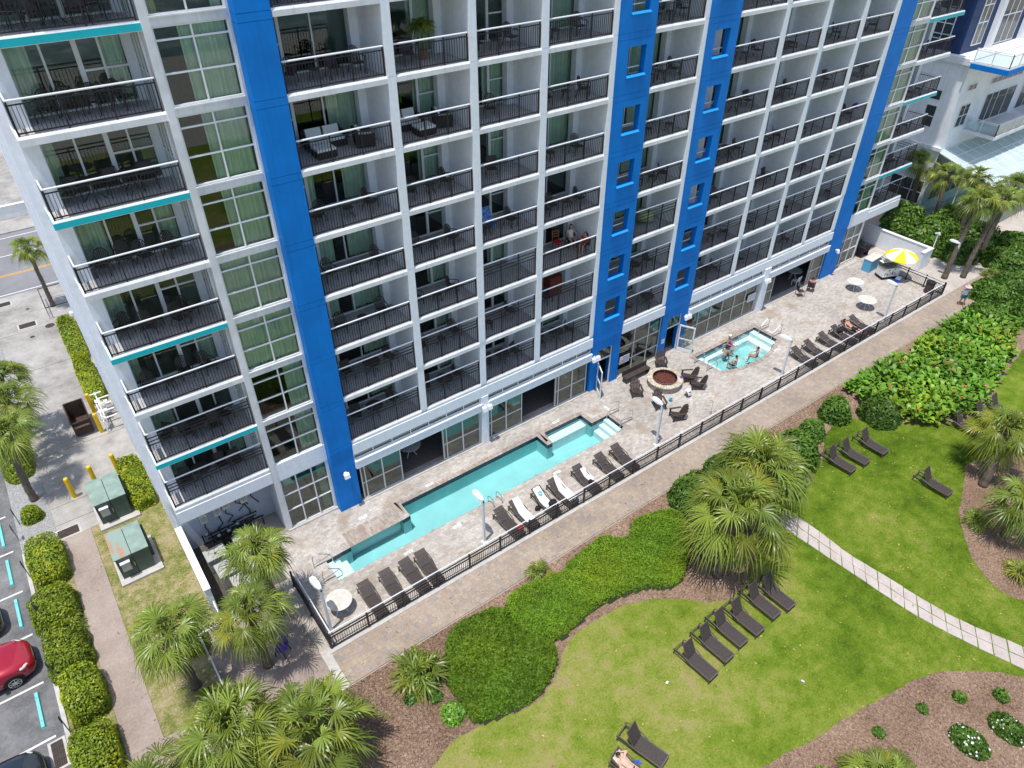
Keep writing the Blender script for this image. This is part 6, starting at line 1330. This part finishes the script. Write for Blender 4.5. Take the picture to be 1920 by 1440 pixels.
def psign(label, x, y, h): t = thing('parking_sign', label, 'sign', (x, y, 0), R(4), 'parking signs along the kerb'); MB().box(-.02, -.02, 0, .02, .02, h).build('post', 'greensign', t); MB().box(-.028, -.16, h-.46, -.020, .16, h).build('plate', 'greensign', t)
for x, y, h, lb in ((-11.22, -1.55, 1.5, 'by the dark hedge in front of the red car'), (-11.25, -4.25, 1.3, 'by the kerb gap below the empty bay'), (-11.2, 2.0, 1.5, 'rising from the looser hedge'), (-11.3, 5.16, 1.3, 'against the big boxy hedge'), (-11.4, 8.1, 1.2, 'at the gravel corner above the boxy hedge'), (-11.2, 9.3, 1.2, 'in the gravel beside the round bush')): psign('grey green parking sign '+lb, x, y, h)
def car(label, x, y, paint, rz=0):
    t = thing('parked_car', label, 'car', (x, y, -.03), rz, 'cars parked nose to the hedges')
    def sec(xx, w, zl, zb, cr): 
        h = [(w*.90, zl), (w, zl+.12), (w*1.0, (zl+zb)/2), (w*.985, zb-.10), (w*.93, zb-.015), (w*.6, zb+cr*.6), (0, zb+cr)]
        return [(xx, p[0], p[1]) for p in h]+[(xx, -p[0], p[1]) for p in h[-2::-1]]
    st = [(.02,.50,.42,.60,.0),(-.04,.66,.30,.70,.02),(-.16,.80,.24,.80,.04),(-.40,.88,.22,.90,.06),(-.75,.91,.22,.99,.07),(-1.15,.92,.22,1.05,.06),(-1.6,.925,.22,1.07,.03),(-2.6,.93,.22,1.09,.02),(-3.6,.92,.22,1.09,.02),(-4.3,.88,.26,1.06,.02),(-4.55,.76,.4,.92,.0)]
    b = MB(); loft(b, [sec(*s) for s in st]); q = len(st[0]); k = 13
    b.f += [list(range(k))[::-1], list(range(len(b.v)-k, len(b.v)))]; b.mi += [0, 0]
    body = b.build('body', paint, t, smooth=True)
    cb = MB(); cs = [(-1.25,.80,1.07,.76,1.08),(-1.75,.82,1.08,.66,1.50),(-2.05,.83,1.08,.62,1.66),(-3.4,.83,1.08,.62,1.68),(-4.0,.82,1.07,.60,1.60),(-4.45,.80,1.04,.64,1.10)]
    rows = [[(x_, w0, z0), (x_, w1, z1-.04), (x_, w1*.85, z1), (x_, -w1*.85, z1), (x_, -w1, z1-.04), (x_, -w0, z0)] for x_, w0, z0, w1, z1 in cs]; base = 0
    for r0, r1, roof in zip(rows, rows[1:], (False, False, True, True, False)):
        for j_ in range(5): cb.m = 1 if (j_ in (1, 2, 3) and roof) else 0; cb.add([r0[j_], r0[j_+1], r1[j_+1], r1[j_]], [(0,1,2,3)])
    cb.build('cabin', ['carglass', paint], t, smooth=False)
    for sx in (-.92, -3.55):
        for s in (-1, 1):
            wh = MB().tube([(sx, s*.955, .33), (sx, s*.74, .33)], .335, 28).build('wheel', 'tyre', t); r_ = MB(); r_.tube([(sx, s*.962, .33), (sx, s*.93, .33)], .10, 14)
            for i in range(9): a = i*2*math.pi/9; r_.bar((sx+.05*math.cos(a), s*.962, .33+.05*math.sin(a)), (sx+.23*math.cos(a), s*.966, .33+.23*math.sin(a)), .028, .045, (0, 1, 0))
            r_.tube([(sx+.235*math.cos(i*.2618), s*.960, .33+.235*math.sin(i*.2618)) for i in range(25)], .018, 6); r_.build('rim', 'steel', wh)
            b = MB(); b.tube([(sx+.39*math.cos(i*.2618), s*.925, .33+.39*math.sin(i*.2618)) for i in range(0, 13)], .03, 6); b.build('wheel_arch', 'black', t)
    for s in (-1, 1):
        b = MB(); b.ell((0, 0, 0), (.26, .10, .09), 14, 8); o = b.build('headlight', 'lens', t, smooth=True, loc=(-.36, s*.735, .79)); o.rotation_euler = (0, R(14), s*R(-38))
        MB().ell((-1.55, s*1.02, 1.12), (.10, .13, .08), 10, 6).build('mirror', paint, t, smooth=True)
    MB().box(-.02, -.42, .42, .035, .42, .56).build('grille', 'black', t); MB().obox((-.06, 0, .66), (.06, .95, .05)).build('hood_edge', 'steel', t)
    for s in (-1, 1): MB().bar((-1.36, s*.25-.1, 1.10), (-1.42, s*.25+.42, 1.16), .025).build('wiper', 'black', t)
    return t
car('red car parked nose to the dark hedge, cropped by the left edge', -11.78, .15, 'carred', R(3)); car('dark car at the bottom left corner beside the kerb inlet', -12.15, -5.55, 'cardark', R(2)); car('brown car at the left edge above the red car', -12.62, 3.15, 'carbrown', R(2))
# ---- across the road and the neighbouring building
t = thing('low_wall', 'pale low wall across the road behind the street palm', 'wall', (-12, 52, 0)); MB().box(-25, 0, .0, 25, .3, 1.1).build('wall_face', 'white', t); MB().box(-25.05, -.05, 1.1, 25.05, .35, 1.2).build('coping', 'slab', t)
t = thing('shop_building', 'small red brick shop across the road at the left edge', 'shop', (-16, 58, 0)); MB().box(-10, 0, 0, 4.5, 14, 3.6).build('wall', 'brick', t); MB().box(-10.4, -.4, 3.6, 4.9, 14.4, 3.9).build('roof', 'slab', t)
for i in range(4): w = MB().box(-9+i*3.3, -.05, .9, -7+i*3.3, -.001, 2.6).build('window', 'carglass', t)
t = thing('street_railing', 'short black iron railing around the street palm', 'railing', (-5.3, 32, 0)); b = MB()
for y in (-1.6, 1.8): b.bar((-1.0, y, .95), (.5, y, .95), .05)
b.bar((-1.0, -1.6, .95), (-1.0, 1.8, .95), .05)
for i in range(24): b.bar((-1.0, -1.6+i*.148, 0), (-1.0, -1.6+i*.148, .95), .02)
b.build('pickets', 'iron', t)
nb = thing('neighbouring_building', 'white neighbouring building with navy upper storeys, terraces and glass canopy', 'building', (0, 0, 0))
b = MB(); b.box(63, 2.2, 0, 100, 40, 13.2); b.build('lower_wall', 'white', nb)
b = MB()
for i in range(6): z = 13.75+i*1.35; b.box(63.5, 3.6, z, 100, 40, z+1.31)
b.box(63.52, 3.62, 13.7, 99.9, 39.9, 22); b.build('upper_wall', 'navy', nb)
b = MB(); b.box(62.7, 2.0, 13.2, 100, 40, 13.7); b.build('cornice', 'slab', nb)
b = MB(); b.box(62.5, -1.0, 13.25, 82, 2.199, 13.6); b.build('terrace', 'slab', nb); b = MB(); b.box(62.44, -1.06, 13.1, 82, -1.001, 13.5); b.box(62.44, -1.0, 13.1, 62.499, 1.99, 13.5); b.build('terrace_edge', 'blue', nb)
def grail(pts, z, nm='glass_rail'):
    b = MB()
    for a, c in zip(pts, pts[1:]):
        b.bar((*a, z+1.05), (*c, z+1.05), .07, .05); b.bar((*a, z+.92), (*c, z+.92), .04); n = max(2, int((Vector(a)-Vector(c)).length/1.5))
        for i in range(n+1): p_ = Vector(a).lerp(Vector(c), i/n); b.box(p_.x-.03, p_.y-.03, z, p_.x+.03, p_.y+.03, z+1.05)
    o = b.build(nm, 'frame', nb); g = MB()
    for a, c in zip(pts, pts[1:]): g.add([(*a, z+.08), (*c, z+.08), (*c, z+.9), (*a, z+.9)], [(0,1,2,3)])
    g.build('glass_panels', 'clear', o)
grail([(62.6, 1.9), (62.6, -.95), (82, -.95)], 13.6)
def nwin(x0, x1, z0, z1, cols, rows, y=2.2, rz=0, loc=None):
    f = glazing('window', nb, loc or (x0, y-.06, 0), rz, x1-x0, z0, z1, cols, rows, .07, .05, 'carglass'); return f
nwin(64.1, 65.6, 10.9, 11.5, [.5], []); nwin(64.1, 65.8, 7.8, 9.75, [.5], [.5]); nwin(68.2, 74.2, 10.85, 11.45, [.17, .33, .5, .67, .83], []); nwin(68.4, 74.2, 7.4, 10.0, [.2, .4, .7], [])
nwin(75.5, 80, 7.4, 11.4, [.33, .66], [.7]); nwin(64.3, 74, 1.0, 3.2, [.2, .4, .6, .8], [.5])
nwin(0, 1.0, 7.7, 9.6, [], [.5], loc=(62.94, 4.6, 0), rz=R(-90)); nwin(0, 1.0, 10.0, 10.9, [], [], loc=(62.94, 4.6, 0), rz=R(-90)); nwin(0, 3.2, .9, 3.1, [.33, .66], [.5], loc=(62.94, 5.6, 0), rz=R(-90))
nwin(0, 1.6, 14.6, 18.4, [.5], [.33, .66], loc=(63.44, 6.4, 0), rz=R(-90)); nwin(64.9, 66.6, 14.2, 18.6, [.5], [.4, .7], y=3.6); nwin(69, 72.5, 13.8, 17.6, [.33, .66], [.6], y=3.6); nwin(75, 79, 13.8, 17.6, [.33, .66], [.6], y=3.6)
for x in (67.6, 73.5): MB().box(x, 3.2, 13.7, x+.6, 3.599, 22).build('pilaster', 'white', nb)
b = MB(); b.box(66.0, -.7, 7.1, 82, 2.199, 7.4); b.build('balcony_slab', 'slab', nb); grail([(66.05, 2.1), (66.05, -.65), (82, -.65)], 7.4)
b = MB(); b.box(62.9, 4.9, 6.05, 63.0, 40, 6.35); b.box(62.75, 2.0, 6.0, 62.999, 6.0, 6.3); b.build('string_course', 'slab', nb)
fr = MB(); gl = MB(); W0, W1 = 62.9, 84
def rp_(x, v): return (x, 2.15-v*5.6, 5.95-v*1.55)
for i in range(17): x = W0+i*(W1-W0)/16; fr.bar(rp_(x, 0), rp_(x, 1), .08, .10)
for v in (0, .2, .4, .6, .8, 1): fr.bar(rp_(W0, v), rp_(W1, v), .07, .09)
fr.bar((W0, -3.4, 0), (W0, -3.4, 4.4), .12); fr.bar((W0, 2.1, 4.4), (W0, -3.4, 4.4), .1)
for i in range(5): fr.bar((W0, 2.1-i*1.35, 0), (W0, 2.1-i*1.35, 4.4+ (1.5-i*.37)), .08)
o = fr.build('canopy_frame', 'frame', nb); gl.add([rp_(W0, 0), rp_(W1, 0), rp_(W1, 1), rp_(W0, 1)], [(0,1,2,3)]); gl.build('canopy_glass', mat('glare_toned_glass', (.46, .56, .55), .15, var=.1, scale=.6, spec=.5), o)  # opaque pale colour stands in for overexposed glare on the roof glass
g2 = MB(); g2.add([(W0, 2.1, 0), (W0, -3.4, 0), (W0, -3.4, 4.4), (W0, 2.1, 5.9)], [(0,1,2,3)]); g2.add([(W0, -3.4, 0), (W1, -3.4, 0), (W1, -3.4, 4.4), (W0, -3.4, 4.4)], [(0,1,2,3)]); g2.build('side_glass', 'clear', o)
MB().box(62.95, -3.3, -.05, 84, 2.19, .02).build('canopy_floor', 'white', nb)  # floor coloured white to brighten the glass canopy above it
# ---- litter
for x, y, lb in ((9.69, -17.04, 'small white paper on the grass left of the lounger row'), (14.4, -20.43, 'tiny white paper on the open grass')): tag(MB().obox((0, 0, .02), (.14, .10, .006), Matrix.Rotation(.3, 3, 'X')).build('paper_scrap', 'rail', loc=(x, y, .03), rz=x), lb, 'paper')
for dx, dy, lb in ((6.24, -18.62, 'left blue sandal on the grass between the bottom loungers'), (6.40, -18.70, 'right blue sandal on the grass between the bottom loungers')):
    t = thing('sandal', lb, 'sandal', (dx, dy, .03), R(30), 'blue sandals'); MB().prism([(.05*math.cos(a*.5236)*(1.1 if math.sin(a*.5236) > 0 else .85), .14*math.sin(a*.5236)) for a in range(12)], 0, .03).build('sole', 'bluecloth', t); MB().tube([(-.05, .02, .02), (0, .05, .07), (.05, .02, .02)], .016, 6).build('strap', 'bluecloth', t)

# ================================================================== PEOPLE
def V3(*a): return Vector(a)
def limb(b, a, c, r0, r1, n=10):
    a, c = Vector(a), Vector(c); b.tube([a, a.lerp(c, .25), a.lerp(c, .6), c], [r0, r0*1.04, (r0*.45+r1*.55), r1], n); b.ell(a, (r0, r0, r0), n, 6); b.ell(c, (r1, r1, r1), n, 6)
def hand(b, w, d, curl=.5, side=1):
    w = Vector(w); d = Vector(d).normalized(); up = Vector((0, 0, 1)); s = d.cross(up); s = s.normalized() if s.length > .1 else Vector((1, 0, 0)); n = s.cross(d)
    pc = w+d*.05; b.bar(w+d*.005, w+d*.095, .078, .030, n)
    for i, (o, l) in enumerate(((-.030, .066), (-.010, .078), (.011, .074), (.031, .058))):
        k = w+d*.092+s*o; m = k+d*l*.5-n*l*.15*curl; e = m+d*l*.45*(1-.5*curl)-n*l*.45*curl; b.tube([k, m, e], [.0105, .0095, .008], 6)
    k = w+d*.03-s*.038*side; b.tube([k, k+d*.03-s*.028*side, k+d*.062-s*.034*side], [.013, .011, .009], 6)
def person(label, loc, rz, J, skin='skin', clothes=(), hair='hair', hairlen=.0, hat=None, s=1.0, group=None):
    """J: joint positions (figure faces -y). One remeshed body; hair and clothing are children."""
    t = thing('person', label, 'person', loc, rz, group); t.scale = (s, s, s); J = {k: Vector(v) for k, v in J.items()}
    def torso(b, g=0):
        p, c, n = J['pelvis'], J['chest'], J['neck']; side = (J['lsh']-J['rsh']).normalized(); secs = []
        for f, w, d in ((-.04, .135, .095), (.10, .165, .115), (.42, .132, .095), (.75, .165, .110), (1.0, .175, .105), (1.16, .12, .08)):
            q = p.lerp(c, f); ax = (c-p).normalized(); fw = side.cross(ax).normalized(); secs.append([q+side*(w+g)*math.cos(a*.5236)+fw*(d+g)*math.sin(a*.5236) for a in range(12)])
        return secs
    b = MB(); ts = torso(b); loft(b, ts, True); b.f += [list(range(12))[::-1], list(range(60, 72))]; b.mi += [0, 0]
    limb(b, J['chest'].lerp(J['neck'], .35), J['neck'], .075, .052); limb(b, J['neck'], J['head'], .052, .055)
    h = J['head']; fd = J.get('face', V3(0, -1, 0)).normalized(); b.ell(h+V3(0, 0, .0), (.078, .095, .118), 16, 12); b.ell(h+fd*.035-V3(0, 0, .055), (.055, .06, .06), 12, 8); b.ell(h+fd*.098-V3(0, 0, .012), (.015, .02, .022), 8, 6)
    sd = fd.cross(V3(0, 0, 1)).normalized()
    for k in (-1, 1): b.ell(h+sd*.078*k-V3(0, 0, .01), (.014, .02, .032), 8, 6)
    for k in 'lr':
        limb(b, J[k+'sh'], J[k+'el'], .050, .040); limb(b, J[k+'el'], J[k+'wr'], .041, .027); hand(b, J[k+'wr'], J[k+'wr']-J[k+'el'], .5, 1 if k == 'l' else -1)
        limb(b, J['chest'].lerp(J['neck'], .15), J[k+'sh'], .062, .056); limb(b, J[k+'hip'], J[k+'kn'], .086, .056); limb(b, J[k+'kn'], J[k+'an'], .056, .036)
        toe = J.get(k+'toe', J[k+'an']+V3(0, -.17, -.05)); heel = J[k+'an']+(J[k+'an']-toe).normalized()*.03-V3(0, 0, .03); b.tube([heel, J[k+'an'].lerp(toe, .5)-V3(0, 0, .012), toe], [.036, .038, .026], 10); b.ell(heel, (.036,)*3, 8, 6)
    o = b.build('body', skin, t, smooth=True); rm = o.modifiers.new('remesh', 'REMESH'); rm.mode = 'VOXEL'; rm.voxel_size = .0115; rm.use_smooth_shade = True; sm = o.modifiers.new('smooth', 'SMOOTH'); sm.factor = .5; sm.iterations = 3
    e = MB()
    for k in (-1, 1): e.ell(h+fd*.088+sd*.032*k+V3(0, 0, .018), (.011,)*3, 8, 6)
    e.build('eyes', 'hair', t); MB().obox(h+fd*.092-V3(0, 0, .06), (.045, .012, .012), Matrix((sd, fd, V3(0, 0, 1))).transposed()).build('mouth', 'redwood', t)
    if hair:
        c = MB(); c.ell(h-fd*.016+V3(0, 0, .022), (.088, .102, .115), 16, 10); c.v = [v if (Vector(v)-h).dot(fd) < .045 or v[2] > h.z+.065 else tuple(h+(Vector(v)-h)*.8) for v in c.v]
        if hairlen: c.tube([h-fd*.06, h-fd*.085-V3(0, 0, hairlen*.5), h-fd*.07-V3(0, 0, hairlen)], [.085, .085, .05], 12)
        c.build('hair', hair, t, smooth=True)
    for nm, m, kinds in clothes:
        c = MB()
        if 'torso' in kinds: loft(c, torso(c, .013), True); c.f += [list(range(12))[::-1], list(range(60, 72))]; c.mi += [0, 0]
        if 'bust' in kinds: loft(c, torso(c, .012)[3:5], True)
        if 'hips' in kinds:
            loft(c, torso(c, .014)[:2], True); c.f += [list(range(len(c.v)-24, len(c.v)-12))[::-1], list(range(len(c.v)-12, len(c.v)))]; c.mi += [0, 0]
        for k in 'lr':
            if 'thighs' in kinds: limb(c, J[k+'hip'], J[k+'hip'].lerp(J[k+'kn'], .62), .104, .092)
            if 'skirt' in kinds: limb(c, J[k+'hip'], J[k+'hip'].lerp(J[k+'kn'], .4), .115, .11)
            if 'sleeves' in kinds: limb(c, J[k+'sh'], J[k+'sh'].lerp(J[k+'el'], .55), .067, .060)
        o = c.build(nm, m, t, smooth=True); rm = o.modifiers.new('remesh', 'REMESH'); rm.mode = 'VOXEL'; rm.voxel_size = .016; rm.use_smooth_shade = True
    if hat: c = MB(); c.lathe([(hat[1], -.035), (hat[1]*.6, .0), (.105, .02), (.10, .10), (.05, .135), (.01, .14)], 24); c.build('hat', hat[0], t, smooth=True, loc=h+V3(0, 0, .05))
    return t
def J_stand(step=.14):
    return dict(pelvis=(0,0,.93), chest=(0,.0,1.30), neck=(0,.0,1.46), head=(0,-.02,1.60), lsh=(.19,0,1.40), lel=(.25,.05,1.12), lwr=(.24,-.08,.88), rsh=(-.19,0,1.40), rel=(-.25,.08,1.12), rwr=(-.25,.02,.86),
                lhip=(.09,0,.90), lkn=(.10,-step*.8,.50), lan=(.10,-step,.09), rhip=(-.09,0,.90), rkn=(-.10,step*.1,.49), ran=(-.10,step,.10), ltoe=(.11,-step-.18,.035), rtoe=(-.11,step-.17,.03))
def J_sit(h=.45, lean=.10):
    return dict(pelvis=(0,.08,h+.10), chest=(0,.08+lean,h+.46), neck=(0,.08+lean*1.2,h+.62), head=(0,.04+lean,h+.76), lsh=(.19,.08+lean,h+.56), lel=(.28,.0,h+.30), lwr=(.22,-.24,h+.22), rsh=(-.19,.08+lean,h+.56), rel=(-.28,.0,h+.30), rwr=(-.22,-.24,h+.22),
                lhip=(.09,.04,h+.09), lkn=(.12,-.38,h+.08), lan=(.12,-.42,h-.36), rhip=(-.09,.04,h+.09), rkn=(-.12,-.38,h+.08), ran=(-.12,-.36,h-.36), ltoe=(.13,-.60,h-.41), rtoe=(-.13,-.54,h-.41))
def J_lie(h=.44, up=R(27)):
    c, s_ = math.cos(up), math.sin(up); q = lambda a, z=0: (.22+a*c-z*s_, h+.02+a*s_+z*c)
    ch, nk, hd, sh = q(.34, .02), q(.50, .01), q(.64, .03), q(.44, .02)
    return dict(pelvis=(0,.12,h+.02), chest=(0,*ch), neck=(0,*nk), head=(0,*hd), face=(0,-s_*1.0,c), lsh=(.19,*sh), lel=(.30,.34,h+.04), lwr=(.24,.08,h+.06), rsh=(-.19,*sh), rel=(-.32,.42,h+.07), rwr=(-.26,.14,h+.05),
                lhip=(.09,.06,h), lkn=(.12,-.40,h+.05), lan=(.13,-.84,h-.02), rhip=(-.09,.06,h), rkn=(-.12,-.40,h+.01), ran=(-.11,-.84,h-.02), ltoe=(.16,-.92,h+.13), rtoe=(-.15,-.92,h+.13))
j = J_stand(.16); person('person walking on the promenade in wide pink hat, white top and teal shorts', (50.1, -8.72, 0), R(-35), j, 'skin', (('shirt', mat('white_blue_cloth', (.62, .72, .80), .8, var=.25, scale=5), ('torso', 'sleeves')), ('shorts', 'tealcloth', ('hips', 'thighs'))), hat=('pink', .30))
j = J_lie(.42); person('person lying on a deck lounger in dark swim shorts with a bare chest', (39.95, -6.08, 0), R(2), j, 'skin', (('shorts', 'black', ('hips', 'thighs')),))
j = J_lie(.40); j['lel'] = (.34, .62, .66); j['lwr'] = (.12, .80, .74); person('person sunbathing on the bottom edge lounger in a black swimsuit', (5.88, -18.98, 0), R(15), j, 'skin2', (('swimsuit_top', 'black', ('bust',)), ('swimsuit_bottom', 'black', ('hips',))), hairlen=.12)
T3 = cloth('towel', 'beige towel under the sunbathing person at the bottom edge', 5.88, -18.98, .02, [(*bk(.9), .26, 0), (*bk(.4), .27, 0), (*bk(.02), .27, 0), (-.4, .335, .27, 0), (-.85, .33, .27, 0)], mat('beige_towel', (.55, .46, .36), .95), rz=R(15))
j = J_sit(.45); person('person with bare pink shoulders seated on the sling chair at the doorway', (42.65, -.62, 0), R(115), j, mat('pink_skin', (.56, .24, .19), .5, var=.05), (('shorts', 'tealcloth', ('hips', 'thighs')),))
z3 = lv(3)
PR['C'].place((19.3, 1.55, z3), R(-20), 'brown slatted chair under the seated woman, third balcony, fourth bay', 'brown slatted chairs on the balconies'); PR['C'].place((19.55, .72, z3), R(-75), 'brown slatted chair under the child in red, third balcony, fourth bay', 'brown slatted chairs on the balconies')
j = J_sit(.43, .08); person('person with long dark hair in a white top seated on the third balcony', (19.3, 1.55, z3), R(-20), j, 'skin2', (('shirt', 'whitefab', ('torso',)), ('shorts', 'bluecloth', ('hips',))), hairlen=.24)
j = J_sit(.43, .04); person('child in a red shirt seated by the railing of the third balcony', (19.55, .72, z3), R(-70), j, 'skin2', (('shirt', 'red', ('torso', 'sleeves')), ('shorts', 'red', ('hips', 'thighs'))), s=.86)
HT = 'bathers in the hot tub'
j = J_sit(0, -.05); person('bather in a white cap sitting on the hot tub edge nearest the building', (31.85, -1.62, -.22), R(20), j, mat('sunburnt_skin', (.52, .22, .13), .5, var=.05), (('shorts', 'purple', ('hips', 'thighs')),), hat=('whitefab', .13), group=HT)
j = J_sit(-.05, -.05); person('bather with dark hair low in the hot tub beside the white cap', (31.05, -2.1, -.48), R(100), j, 'skin', (('shorts', 'black', ('hips', 'thighs')),), group=HT)
j = J_sit(-.05, .0); person('bather seen from behind in the middle of the hot tub', (30.75, -3.15, -.52), R(190), j, 'skin2', (('shorts', 'black', ('hips', 'thighs')),), group=HT)
j = J_sit(.02, .02); person('bather sitting high on the curved hot tub edge nearest the fence', (32.15, -3.72, -.14), R(215), j, 'skin', (('swimsuit', 'black', ('hips',)), ('swimsuit_top', 'black', ('bust',))), group=HT)

# dry leaves scattered on the turf and paving
r = np.random.default_rng(15); Q = np.concatenate([r.uniform((14, -25), (34, -12), (420, 2)), r.uniform((0, -22), (14, -14), (160, 2)), r.uniform((-9, -9), (-2, 6), (160, 2)), r.uniform((-1, -9), (20, -7.2), (90, 2))])
V, F, T = leaf_quads(np.column_stack([Q, np.full(len(Q), .045)]), np.tile([0, 0, 1.], (len(Q), 1)), .05, r, np.clip(r.normal(1, .3, (len(Q), 1)), .4, 1.6)*np.array([[1.0, .85, .55]]), 2.2, .25)
mesh_np('fallen_leaves', V, F, T, ['dryleaf'])['kind'] = 'stuff'
# drains and return fittings on the pool floor
for nm, xs, y, z in (('swimming_pool', (6.5, 13.5), -3.1, -1.15), ('hot_tub', (31.2, 32.4), -2.7, -.95)):
    for x in xs: MB().lathe([(.16, 0), (.16, .012), (.02, .016)], 16, (x, y, z+.002)).build('drain', 'greybox', bpy.data.objects[nm])
